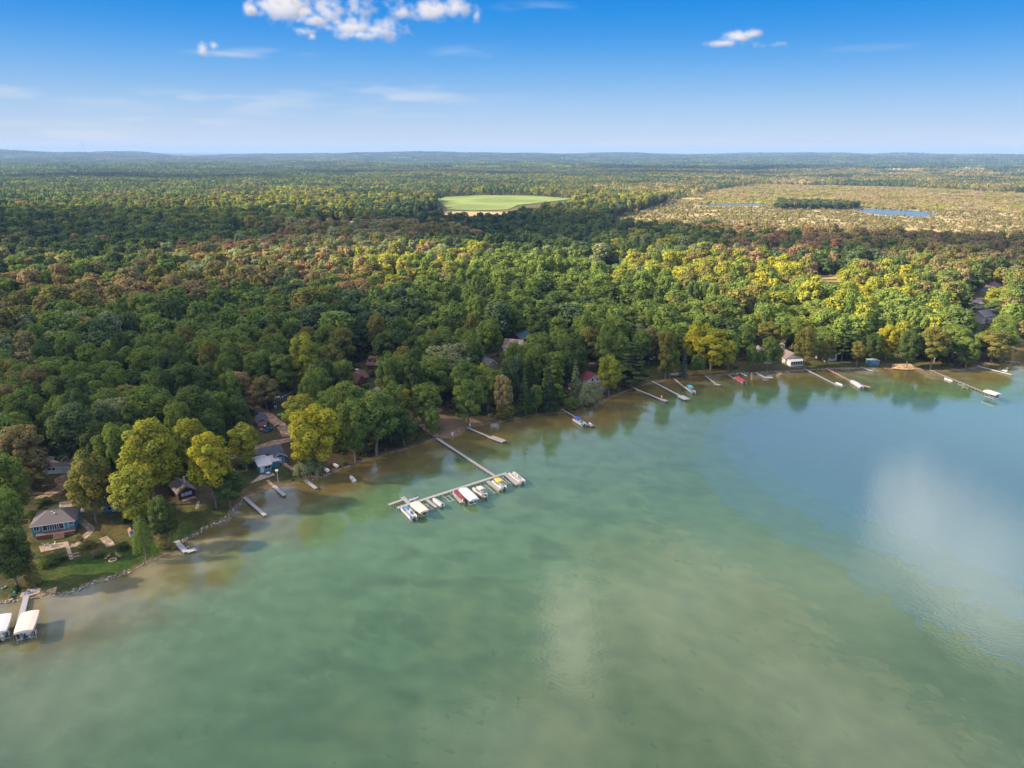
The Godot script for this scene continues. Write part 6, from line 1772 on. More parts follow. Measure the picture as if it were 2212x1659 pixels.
func build_houses() -> void:
	var white := paint(0.576, 0.576, 0.592, 0.7)
	var teal := paint(0.04, 0.2, 0.3, 0.7)
	var grey_roof := paint(0.17, 0.15, 0.165, 0.9, "roof", 0.5)
	var slate := paint(0.11, 0.13, 0.17, 0.9, "roof", 0.5)
	var brown_roof := paint(0.2, 0.085, 0.075, 0.9, "roof", 0.5)
	var taupe := paint(0.27, 0.2, 0.2, 0.9, "roof", 0.5)
	var cedar := paint(0.13, 0.05, 0.045, 0.85, "wood", 0.4)
	# the blue house with the hip roof at the left, its deck, steps and patio
	var o := house("lake_house", "blue house under a grey hip roof, wide windows to the lake, leftmost on the shore", Vector3(-144.2, 1.39, -193.3), Vector3(-133.6, 1.37, -197.3), 9.5, 2.7, 2.5, "hip", teal, grey_roof, {"lift": 1.3, "front": [[-0.78, 1.5, 1.3, 1.5, 1], [-0.12, 1.35, 1.7, 1.9], [0.10, 1.35, 1.7, 1.9], [0.32, 1.35, 1.7, 1.9], [-0.34, 1.35, 1.7, 1.9], [0.84, 1.6, 1.0, 1.0, 1]], "doors": [[0.60, 0.95, 2.05]], "door": paint(0.03, 0.25, 0.36, 0.5), "right": [[0.4, 1.5, 1.2, 1.1]], "chimney": [-0.1, 0.42, 2.0, 0.5]})
	put(o, "roof_vent", Shape.new().box(Vector3(0.2, 4.4, -2.9), Vector3(0.5, 0.3, 0.5)).done(), white)
	var deck := Shape.new()
	for i in 8: deck.box(Vector3(0.6, -0.12, 0.25 + i * 0.24), Vector3(10.4, 0.08, 0.21))
	deck.box(Vector3(0.6, -0.75, 1.0), Vector3(10.2, 1.15, 1.6))
	put(o, "deck", deck.done(), paint(0.24, 0.13, 0.11, 0.85, "wood", 0.5))
	for i in 5: put(o, "step", Shape.new().box(Vector3(1.6, -0.3 - i * 0.22, 2.2 + i * 0.3), Vector3(3.0, 0.1, 0.32)).done(), paint(0.3, 0.18, 0.15, 0.85, "wood", 0.5))
	structure("patio", slab([Vector3(-139.7, 1.12, -188.7), Vector3(-132.9, 1.14, -191.6), Vector3(-130.7, 0.98, -188.8), Vector3(-137.1, 0.95, -185.4)], 0.3, 0.05), paint(0.42, 0.37, 0.33, 0.9, "dirt", 0.3))
	for i in 4: 
		var p: Vector3 = [Vector3(-138.2, 1.10, -188.8), Vector3(-137.2, 1.10, -189.0), Vector3(-135.7, 1.05, -188.2), Vector3(-135.5, 1.09, -189.3)][i]
		p.y = ground(p.x, p.z) + 0.12
		var c := thing("patio_chair", ["pale patio chair at the far left below the blue house's deck", "second pale patio chair from the left below the blue house's deck", "pale patio chair nearest the lake below the blue house's deck", "pale patio chair nearest the deck steps of the blue house"][i], "chair", p, 0.8 * i, "patio chairs below the deck")
		var look := paint(0.44, 0.416, 0.416, 0.7)
		put(c, "seat", Shape.new().box(Vector3(0, 0.42, 0), Vector3(0.6, 0.08, 0.6)).done(), look)
		put(c, "backrest", Shape.new().box(Vector3(0, 0.8, 0.3), Vector3(0.6, 0.7, 0.07), Basis(Vector3.RIGHT, 0.2)).done(), look)
		for s in [-1, 1]:
			for z in [-0.25, 0.25]: put(c, "leg", Shape.new().box(Vector3(s * 0.26, 0.2, z), Vector3(0.05, 0.42, 0.05)).done(), look)
	for i in 2:
		var w: Array = [[Vector3(-132.7, 0.78, -182.1), Vector3(-125.9, 0.76, -185.3)], [Vector3(-127.4, 0.73, -182.6), Vector3(-124.7, 0.70, -184.0)]][i]
		var a: Vector3 = w[0]
		var b: Vector3 = w[1]
		var r := thing("retaining_wall", ["long low pale retaining wall below the blue house", "short low retaining wall nearest the lawn below the blue house"][i], "wall", Vector3(a.x, ground(a.x, a.z), a.z), 0.0, "low retaining walls")
		var u := b - a
		u.y = 0
		for k in 9: put(r, "block", Shape.new().box(u * (k + 0.5) / 9.0 + Vector3(0, 0.15 + 0.01 * (k % 3), 0), Vector3(u.length() / 9.0 - 0.04, 0.55, 0.32), Basis(Vector3.UP, atan2(-u.z, u.x))).done(), paint(0.42, 0.38, 0.34, 0.9, "dirt", 0.4))
	house("garage", "white garage with a dark grey gable roof among the trees behind the blue house", Vector3(-166.8, 2.93, -235.4), Vector3(-157.6, 2.86, -236.0), 8.0, 2.8, 2.2, "along", white, grey_roof, {"category": "garage", "front": [[-0.55, 1.7, 1.2, 1.0], [-0.2, 1.7, 1.0, 1.0]], "doors": [[0.6, 2.4, 2.1]], "door": paint(0.48, 0.48, 0.496, 0.6)})
	house("cottage", "small blue cottage half hidden by trees right of the hip-roofed house", Vector3(-130.8, 1.49, -208.5), Vector3(-126.3, 1.34, -210.8), 7.0, 2.6, 1.8, "along", paint(0.06, 0.17, 0.28, 0.7), slate, {"front": [[-0.4, 1.4, 1.2, 1.1], [0.5, 1.4, 1.2, 1.1]], "doors": [[0.05, 0.9, 2.0]]})
	house("garden_shed", "tiny brown-roofed shed with white window frames near the lawn", Vector3(-116.0, 0.69, -194.9), Vector3(-114.9, 0.67, -195.7), 1.6, 1.8, 0.6, "across", paint(0.5, 0.42, 0.36, 0.8), paint(0.35, 0.18, 0.12, 0.9, "roof", 0.5), {"category": "shed", "eave": 0.2, "front": [[0.0, 1.1, 0.7, 0.8, 1]]})
	o = house("cabin", "dark brown cabin with a lakeside gable, three bright panes and a white flue", Vector3(-111.7, 0.85, -219.1), Vector3(-107.6, 0.71, -222.7), 9.0, 2.5, 1.7, "across", paint(0.045, 0.03, 0.028, 0.8, "wood", 0.4), paint(0.22, 0.19, 0.18, 0.9, "roof", 0.5), {"trim": paint(0.1, 0.06, 0.05, 0.7), "front": [[-0.5, 1.5, 0.9, 1.1], [-0.08, 1.5, 1.0, 1.2], [0.36, 1.5, 1.2, 1.2]], "pane": paint(0.35, 0.42, 0.5, 0.08), "chimney": [0.35, 0.5, 3.3, 0.5], "chimney_look": white})
	put(o, "porch", Shape.new().box(Vector3(0.2, -0.1, 0.9), Vector3(4.2, 0.18, 1.7)).done(), paint(0.36, 0.26, 0.2, 0.85, "wood", 0.5))
	for i in 7: 
		var p: Vector3 = Vector3(-105.0, 0.63, -218.4)
		p += Vector3(0.25 * i, 0, 0.75 * i)
		put(o, "step", Shape.new().box(o.transform.affine_inverse() * Vector3(p.x, ground(p.x, p.z) + 0.06, p.z), Vector3(1.1, 0.14, 0.28)).done(), paint(0.38, 0.33, 0.28, 0.9))
	# the white-roofed teal cottage, its terrace and neighbour
	o = house("cottage", "teal cottage with a plain white metal roof and white-framed windows facing the lake", Vector3(-91.9, 0.61, -240.9), Vector3(-88.2, 0.62, -243.4), 9.5, 2.7, 0.9, "along", teal, paint(0.528, 0.504, 0.528, 0.45), {"lift": 0.3, "eave": 0.35, "front": [[0.12, 1.6, 1.0, 1.2], [0.62, 1.6, 1.0, 1.2]], "doors": [[-0.55, 0.95, 2.05]], "right": [[0.3, 1.6, 1.0, 1.0]]})
	put(o, "rear_wing", wall_mesh(3.0, 4.2, 2.3, 0.7, "shed"), teal, Vector3(4.4, 0, -2.6))
	put(o, "rear_wing_roof", roof_mesh(3.0, 4.2, 2.32, 0.7, "shed", 0.3), paint(0.48, 0.44, 0.464, 0.5), Vector3(4.4, 0, -2.6))
	structure("terrace", slab([Vector3(-92.6, 0.52, -233.2), Vector3(-92.0, 0.54, -235.8), Vector3(-91.4, 0.59, -239.9), Vector3(-87.4, 0.58, -241.7), Vector3(-86.0, 0.54, -240.0), Vector3(-89.5, 0.52, -236.2)], 0.45, 0.1), paint(0.5, 0.45, 0.44, 0.9, "dirt", 0.2))
	var tb: Vector3 = Vector3(-88.6, 0.56, -240.3)
	tb.y = ground(tb.x, tb.z) + 0.1
	var table := thing("garden_table", "round white-topped garden table on the terrace of the teal cottage", "table", tb)
	put(table, "table_top", Shape.new().tube(Vector3(0, 0.72, 0), Vector3(0, 0.78, 0), 0.75, 0.75, 18).done(), white)
	put(table, "leg", Shape.new().tube(Vector3(0, 0, 0), Vector3(0, 0.72, 0), 0.08, 0.08, 8).done(), paint(0.1, 0.1, 0.12, 0.5))
	for i in 6: 
		var bench := put(table, "stool", Shape.new().tube(Vector3(0, 0.4, 0), Vector3(0, 0.46, 0), 0.24, 0.24, 10).done(), paint(0.12, 0.12, 0.16, 0.6), Vector3(cos(i * 1.047), 0, sin(i * 1.047)) * 1.15)
		put(bench, "stool_leg", Shape.new().tube(Vector3(0, 0, 0), Vector3(0, 0.4, 0), 0.04, 0.04, 6).done(), paint(0.1, 0.1, 0.12, 0.5))
	var pole := thing("bird_house", "white bird house on a tall white pole in front of the teal cottage", "bird house", Vector3(-83.1, 0.50, -234.0))
	put(pole, "pole", Shape.new().tube(Vector3(0, -0.4, 0), Vector3(0, 4.2, 0), 0.07, 0.06, 8).done(), white)
	put(pole, "box", Shape.new().box(Vector3(0, 4.5, 0), Vector3(0.75, 0.6, 0.6)).done(), white)
	put(pole, "box_roof", roof_mesh(0.75, 0.6, 4.82, 0.25, "along", 0.12), white, Vector3(0, 0, 0.3))
	o = house("cottage", "slate-roofed cottage with a white-edged gable facing the lake beside the teal cottage", Vector3(-89.1, 0.77, -248.6), Vector3(-85.1, 0.80, -251.2), 9.0, 2.6, 1.6, "across", paint(0.05, 0.14, 0.2, 0.7), slate, {"front": [[-0.3, 1.4, 0.9, 1.2], [0.35, 1.4, 1.1, 1.3, 2]], "doors": [[0.02, 0.85, 2.0]]})
	put(o, "wing_roof", roof_mesh(9.5, 6.0, 2.7, 1.5, "along", 0.4), slate, Vector3(-2.2, 0, -5.5))
	put(o, "wing_wall", wall_mesh(9.5, 6.0, 2.68, 1.5, "along"), paint(0.05, 0.14, 0.2, 0.7), Vector3(-2.2, 0, -5.5))
	# among the trees behind
	house("cabin", "small cabin with a red-trimmed white gable and blue-green porch beside the dirt road", Vector3(-106.7, 2.53, -282.6), Vector3(-102.7, 2.46, -284.2), 7.0, 2.4, 1.5, "across", paint(0.06, 0.11, 0.16, 0.7), paint(0.07, 0.1, 0.15, 0.8, "roof", 0.5), {"trim": paint(0.5, 0.16, 0.17, 0.6), "front": [[-0.45, 1.3, 1.3, 1.6, 1], [0.5, 1.3, 1.3, 1.6, 1]], "pane": paint(0.2, 0.33, 0.36, 0.1), "doors": [[0.02, 0.8, 2.0]]})
	house("mobile_home", "pale blue flat-roofed mobile home at the wood's edge left of the red-trimmed cabin", Vector3(-116.5, 2.64, -280.8), Vector3(-113.1, 2.73, -285.9), 3.4, 2.5, 0.35, "along", paint(0.3, 0.4, 0.5, 0.6), paint(0.42, 0.46, 0.5, 0.6), {"category": "mobile home", "eave": 0.1, "front": [[-0.3, 1.5, 0.9, 0.6], [0.62, 1.5, 1.1, 0.9, 1]]})
	o = house("open_shed", "long dark open shed with white posts and a pale lean-to end", Vector3(-107.2, 2.91, -305.0), Vector3(-102.9, 2.96, -324.5), 5.0, 2.7, 0.7, "shed", paint(0.025, 0.05, 0.07, 0.7), paint(0.06, 0.06, 0.07, 0.9, "roof", 0.5), {"category": "shed", "eave": 0.3})
	for i in 9: put(o, "post", Shape.new().box(Vector3(-7.4 + i * 1.85, 1.3, 0.6), Vector3(0.14, 2.75, 0.14)).done(), white)
	put(o, "beam", Shape.new().box(Vector3(0, 2.72, 0.6), Vector3(15.6, 0.16, 0.12)).done(), white)
	put(o, "pale_roof", roof_mesh(5.2, 5.0, 3.45, 0.2, "shed", 0.2), paint(0.42, 0.42, 0.42, 0.8), Vector3(-6.2, 0, 0))
	house("cottage", "pale blue cottage peeking out between dark trees behind the long shed", Vector3(-131.5, 3.28, -355.1), Vector3(-128.6, 3.29, -358.8), 6.0, 3.6, 1.2, "along", paint(0.1, 0.2, 0.28, 0.7), paint(0.4, 0.46, 0.52, 0.7), {"front": [[0.3, 2.0, 1.6, 1.6]], "pane": paint(0.5, 0.55, 0.6, 0.2)})
	o = house("brown_house", "brown house with a steep cedar roof and a pale stone chimney", Vector3(-75.6, 2.92, -335.6), Vector3(-71.8, 2.92, -339.5), 13.0, 2.7, 3.2, "across", cedar, brown_roof, {"trim": paint(0.16, 0.07, 0.06, 0.8), "front": [[0.1, 1.6, 0.8, 1.3], [0.55, 1.6, 0.8, 1.3], [-0.45, 1.6, 0.8, 1.3]], "chimney": [0.5, 0.42, 4.6, 1.2], "chimney_look": paint(0.5, 0.42, 0.42, 0.9, "dirt", 0.8)})
	put(o, "wing_wall", wall_mesh(13.0, 7.0, 2.6, 2.6, "along"), cedar, Vector3(0.5, 0, -5.2))
	put(o, "wing_roof", roof_mesh(13.0, 7.0, 2.62, 2.6, "along", 0.6), brown_roof, Vector3(0.5, 0, -5.2))
	o = house("brown_house", "reddish brown house with a wide dormer in its lake-facing roof, behind the chimney house", Vector3(-76.8, 3.04, -367.6), Vector3(-69.8, 3.00, -366.3), 9.0, 2.6, 3.4, "along", cedar, paint(0.26, 0.13, 0.12, 0.9, "roof", 0.5), {"trim": paint(0.16, 0.07, 0.06, 0.8)})
	dormer(o, -0.8, -1.2, 3.3, 4.6, 3.0, cedar, brown_roof)
	house("garage", "reddish brown roofed garage right of the dormered brown house", Vector3(-68.8, 3.00, -365.5), Vector3(-64.9, 2.98, -365.6), 7.0, 2.5, 2.4, "along", cedar, paint(0.26, 0.13, 0.12, 0.9, "roof", 0.5), {"category": "garage", "trim": paint(0.16, 0.07, 0.06, 0.8), "doors": [[0.0, 2.6, 2.1]], "door": paint(0.03, 0.03, 0.035, 0.6)})
	house("storage_shed", "tall white shed with a white roof and bright blue side below the brown houses", Vector3(-66.7, 2.33, -313.6), Vector3(-61.7, 2.16, -313.0), 4.2, 3.4, 0.9, "shed", paint(0.416, 0.464, 0.528, 0.6), paint(0.592, 0.6, 0.608, 0.5), {"category": "shed", "eave": 0.25, "front": [[0.3, 2.6, 0.9, 0.4]]})
	var side: Vector3 = Vector3(-61.4, 2.21, -314.6)
	o = thing("blue_tarp", "bright blue tarpaulin screen leaning at the side of the tall white shed", "tarpaulin", Vector3(side.x, ground(side.x, side.z), side.z), 0.3)
	put(o, "sheet", Shape.new().box(Vector3(0, 1.4, 0), Vector3(0.12, 3.0, 4.0), Basis(Vector3(0, 0, 1), 0.16)).done(), paint(0.03, 0.3, 0.62, 0.5))
	put(o, "frame", Shape.new().tube(Vector3(-0.3, -0.2, 1.9), Vector3(-0.5, 2.9, 1.9), 0.05, 0.05, 6).done(), white)
	house("shed", "low grey-roofed shed left of the tall white shed", Vector3(-74.1, 2.67, -318.4), Vector3(-69.3, 2.70, -324.3), 5.0, 2.0, 1.0, "along", paint(0.2, 0.2, 0.22, 0.8), paint(0.16, 0.15, 0.16, 0.9, "roof", 0.5), {"category": "shed"})
	# the middle of the shore
	o = house("house", "pale grey house with a taupe roof, a gabled dormer and a red deck", Vector3(-5.3, 2.98, -404.4), Vector3(4.9, 2.94, -401.1), 9.0, 3.0, 3.6, "along", paint(0.42, 0.42, 0.5, 0.7), taupe, {"front": [[-0.45, 1.6, 0.9, 0.9], [-0.12, 1.5, 0.9, 1.4], [0.2, 1.6, 1.1, 1.1, 1], [0.5, 1.5, 0.9, 1.4], [0.78, 1.6, 0.9, 1.1]], "right": [[0.3, 1.7, 0.9, 1.2], [0.65, 1.7, 0.9, 1.2]]})
	dormer(o, -0.6, -0.9, 3.5, 3.6, 3.4, paint(0.42, 0.42, 0.5, 0.7), taupe)
	put(o, "skylight", Shape.new().box(Vector3(3.6, 4.9, -2.35), Vector3(1.0, 0.1, 0.9), Basis(Vector3.RIGHT, 0.66)).done(), paint(0.56, 0.592, 0.624, 0.1))
	put(o, "deck", Shape.new().box(Vector3(1.5, -0.35, 1.2), Vector3(8.0, 0.7, 2.3)).done(), paint(0.26, 0.12, 0.1, 0.8, "wood", 0.5))
	house("barn", "red-walled barn under a dark blue-green metal roof behind the dormered grey house", Vector3(5.4, 3.02, -422.4), Vector3(12.0, 3.04, -431.5), 9.0, 2.8, 2.4, "along", paint(0.3, 0.03, 0.05, 0.7), paint(0.05, 0.13, 0.16, 0.5), {"category": "barn"})
	house("house", "brown-roofed house deep in the trees behind the red-walled barn", Vector3(12.3, 3.12, -443.8), Vector3(17.1, 3.13, -448.2), 8.0, 2.6, 2.4, "along", paint(0.3, 0.26, 0.25, 0.8), paint(0.14, 0.11, 0.11, 0.9, "roof", 0.5))
	o = house("house", "grey gabled house with white trim and tall gable windows above the pines", Vector3(-12.6, 2.79, -366.0), Vector3(-8.3, 2.84, -369.7), 9.0, 3.0, 2.4, "across", paint(0.22, 0.18, 0.19, 0.8), paint(0.26, 0.25, 0.3, 0.9, "roof", 0.5), {"front": [[-0.3, 3.9, 0.7, 1.0], [0.25, 3.9, 0.7, 1.0], [-0.35, 1.5, 0.9, 1.9], [0.2, 1.5, 1.2, 1.9, 1]]})
	put(o, "wing_wall", wall_mesh(4.6, 8.0, 3.4, 2.0, "across"), paint(0.22, 0.18, 0.19, 0.8), Vector3(3.4, 0, -7.5))
	put(o, "wing_roof", roof_mesh(4.6, 8.0, 3.42, 2.0, "across", 0.4), paint(0.26, 0.25, 0.3, 0.9, "roof", 0.5), Vector3(3.4, 0, -7.5))
	house("shed", "small dark shed under a grey roof among the trees left of the grey house", Vector3(-32.8, 3.30, -431.0), Vector3(-28.8, 3.27, -431.1), 6.0, 2.4, 1.8, "along", paint(0.06, 0.06, 0.07, 0.8), paint(0.26, 0.25, 0.27, 0.9, "roof", 0.5), {"category": "shed", "doors": [[0.0, 1.6, 2.0]], "door": paint(0.02, 0.02, 0.02, 0.6)})
	o = house("lake_house", "white gabled house with a dark red roof and glazed porch near the water", Vector3(36.4, 0.64, -338.3), Vector3(45.2, 0.54, -341.3), 9.0, 5.0, 2.6, "across", paint(0.496, 0.48, 0.48, 0.7), paint(0.22, 0.06, 0.07, 0.9, "roof", 0.5), {"front": [[-0.25, 5.4, 0.9, 1.5], [0.3, 5.4, 0.9, 1.5], [0.55, 1.5, 1.2, 1.3, 1], [0.15, 1.5, 1.2, 1.3, 1], [-0.3, 1.5, 1.2, 1.3]]})
	put(o, "porch_roof", roof_mesh(9.0, 2.2, 2.9, 1.0, "shed", 0.2), paint(0.26, 0.12, 0.1, 0.9, "roof", 0.5), Vector3(0, 0, 2.1))
	for i in 5: put(o, "porch_post", Shape.new().box(Vector3(-4.2 + i * 2.1, 1.4, 2.0), Vector3(0.14, 2.9, 0.14)).done(), white)
	house("cottage", "turquoise cottage with dark windows in the woods behind the red-roofed white house", Vector3(48.0, 2.06, -392.4), Vector3(54.2, 2.12, -397.4), 6.0, 2.6, 1.5, "along", paint(0.08, 0.26, 0.36, 0.7), slate, {"front": [[-0.6, 1.5, 1.1, 1.3], [-0.1, 1.5, 1.1, 1.3], [0.4, 1.5, 1.1, 1.3]]})
	# the white houses
	o = house("house", "white house with a round-capped corner tower half hidden by birches", Vector3(136.8, 0.61, -386.6), Vector3(149.4, 0.64, -389.9), 9.0, 5.0, 2.6, "along", paint(0.528, 0.496, 0.48, 0.7), paint(0.27, 0.23, 0.28, 0.9, "roof", 0.5), {"front": [[0.5, 1.8, 1.2, 1.4], [0.0, 1.8, 1.2, 1.4], [0.5, 4.2, 1.0, 1.1]]})
	var tower := put(o, "tower", Shape.new().tube(Vector3(-6.0, -0.5, -2.0), Vector3(-6.0, 8.2, -2.0), 2.2, 2.2, 14).done(), paint(0.528, 0.496, 0.48, 0.7))
	put(tower, "tower_roof", Shape.new().tube(Vector3(-6.0, 8.2, -2.0), Vector3(-6.0, 10.4, -2.0), 2.7, 0.1, 14).done(), paint(0.27, 0.23, 0.28, 0.9, "roof", 0.5))
	o = house("house", "large white house with a cupola, taupe roof and a row of sunroom windows", Vector3(151.7, 0.55, -386.1), Vector3(161.1, 0.57, -388.7), 15.0, 3.6, 3.0, "across", paint(0.528, 0.496, 0.48, 0.7), taupe, {"left": [[0.2, 2.0, 0.9, 1.3], [0.4, 2.0, 0.9, 1.3], [0.65, 2.0, 0.9, 1.3], [0.85, 2.0, 0.9, 1.3]], "chimney": [-0.3, 0.55, 4.6, 1.0], "chimney_look": paint(0.496, 0.448, 0.432, 0.8)})
	for z in [-5.0, -8.5]: put(o, "dormer", wall_mesh(2.2, 2.6, 1.3, 0.8, "across"), white, Vector3(-3.3, 4.0, z)).rotation.y = -PI / 2
	var cup := put(o, "cupola", wall_mesh(2.2, 2.2, 2.2, 0.0, "flat"), white, Vector3(0, 6.4, -10.0))
	put(cup, "cupola_roof", roof_mesh(2.2, 2.2, 2.22, 1.1, "hip", 0.3), paint(0.24, 0.25, 0.3, 0.9, "roof", 0.5))
	window(cup, Vector3(0, 1.2, 0), Vector3(0, 0, 1), 1.0, 1.1, white, glass())
	var sun_room := put(o, "sunroom", wall_mesh(9.0, 3.5, 2.7, 0.5, "shed"), white, Vector3(0.6, 0, 3.6))
	put(sun_room, "sunroom_roof", roof_mesh(9.0, 3.5, 2.72, 0.5, "shed", 0.35), paint(0.5, 0.48, 0.5, 0.7))
	for i in 6: window(sun_room, Vector3(-3.7 + i * 1.48, 1.5, 0), Vector3(0, 0, 1), 1.1, 1.6, white, glass())
	o = house("house", "white two-storey house half hidden behind the tree right of the cupola house", Vector3(176.8, 0.60, -392.9), Vector3(184.4, 0.65, -395.3), 8.0, 4.2, 2.2, "along", paint(0.496, 0.48, 0.496, 0.7), paint(0.2, 0.2, 0.24, 0.9, "roof", 0.5), {"front": [[0.5, 1.8, 1.4, 1.5], [0.1, 1.8, 1.4, 1.5], [0.5, 3.5, 1.0, 0.9]]})
	house("boathouse", "bright blue boathouse with a round window and white posts beside the beach", Vector3(199.1, 0.50, -386.0), Vector3(204.5, 0.51, -386.8), 4.0, 2.6, 0.5, "flat", paint(0.03, 0.2, 0.34, 0.6), paint(0.3, 0.36, 0.4, 0.7), {"category": "boathouse", "eave": 0.25, "front": [[-0.1, 1.7, 0.5, 0.5], [0.78, 1.4, 0.7, 1.6]]})
	o = house("house", "two-storey pale house with a long mauve roof on the wooded point at the right", Vector3(322.9, 1.54, -485.4), Vector3(340.3, 1.38, -494.0), 10.0, 5.2, 3.0, "along", paint(0.48, 0.464, 0.496, 0.7), paint(0.24, 0.21, 0.25, 0.9, "roof", 0.5), {"front": [[-0.6, 4.0, 1.0, 0.9], [-0.2, 4.0, 1.0, 0.9], [0.3, 4.0, 1.0, 0.9], [-0.6, 1.6, 1.4, 1.6]]})
	put(o, "porch_roof", roof_mesh(15.0, 3.2, 3.1, 0.8, "shed", 0.2), paint(0.2, 0.2, 0.27, 0.9, "roof", 0.5), Vector3(0, 0, 3.2))
	for i in 5: put(o, "porch_post", Shape.new().box(Vector3(-7.0 + i * 3.5, 1.5, 3.0), Vector3(0.18, 3.1, 0.18)).done(), white)
	house("house", "small mauve-roofed house behind the two-storey house on the point", Vector3(347.1, 2.76, -535.4), Vector3(356.4, 2.70, -538.8), 9.0, 2.8, 2.8, "along", paint(0.6, 0.56, 0.5, 0.7), paint(0.3, 0.27, 0.3, 0.9, "roof", 0.5), {"front": [[0.0, 1.5, 1.2, 1.2]]})
	house("house", "brown-roofed house at the edge of the dark woods, farthest up the right side", Vector3(398.6, 3.03, -600.8), Vector3(420.3, 3.04, -612.6), 12.0, 2.9, 3.0, "hip", paint(0.3, 0.34, 0.5, 0.7), paint(0.26, 0.18, 0.17, 0.9, "roof", 0.5), {"front": [[-0.5, 1.5, 1.3, 1.2], [0.1, 1.5, 1.3, 1.2]]})
	house("house", "grey-roofed house sunk among sunlit yellow-green trees at the right", Vector3(338.7, 3.24, -598.8), Vector3(348.4, 3.23, -602.8), 9.0, 3.0, 2.4, "along", paint(0.34, 0.34, 0.42, 0.7), paint(0.26, 0.24, 0.3, 0.9, "roof", 0.5))
	house("house", "pale-roofed house beside the small sandy clearing", Vector3(263.5, 4.10, -628.5), Vector3(272.4, 4.08, -633.0), 10.0, 3.2, 2.6, "across", paint(0.48, 0.48, 0.512, 0.7), paint(0.42, 0.44, 0.52, 0.8), {"front": [[0.0, 1.6, 1.4, 1.4]]})
	house("barn", "long white-roofed barn deep in the forest beyond the cottages", Vector3(83.5, 5.81, -683.6), Vector3(103.1, 5.71, -674.7), 16.0, 3.6, 1.6, "along", paint(0.5, 0.5, 0.5, 0.7), paint(0.576, 0.576, 0.584, 0.5), {"category": "barn"})
	o = thing("swimming_pool", "covered dark blue swimming pool with a pale rim below the two-storey house", "pool", Vector3(296.6, 1.07, -453.0), 0.15)
	put(o, "rim", Shape.new().box(Vector3(0, 0.12, 0), Vector3(11.5, 0.3, 6.4)).done(), paint(0.5, 0.47, 0.44, 0.8))
	put(o, "cover", Shape.new().box(Vector3(0, 0.22, 0), Vector3(10.2, 0.16, 5.2)).done(), paint(0.015, 0.035, 0.09, 0.5))

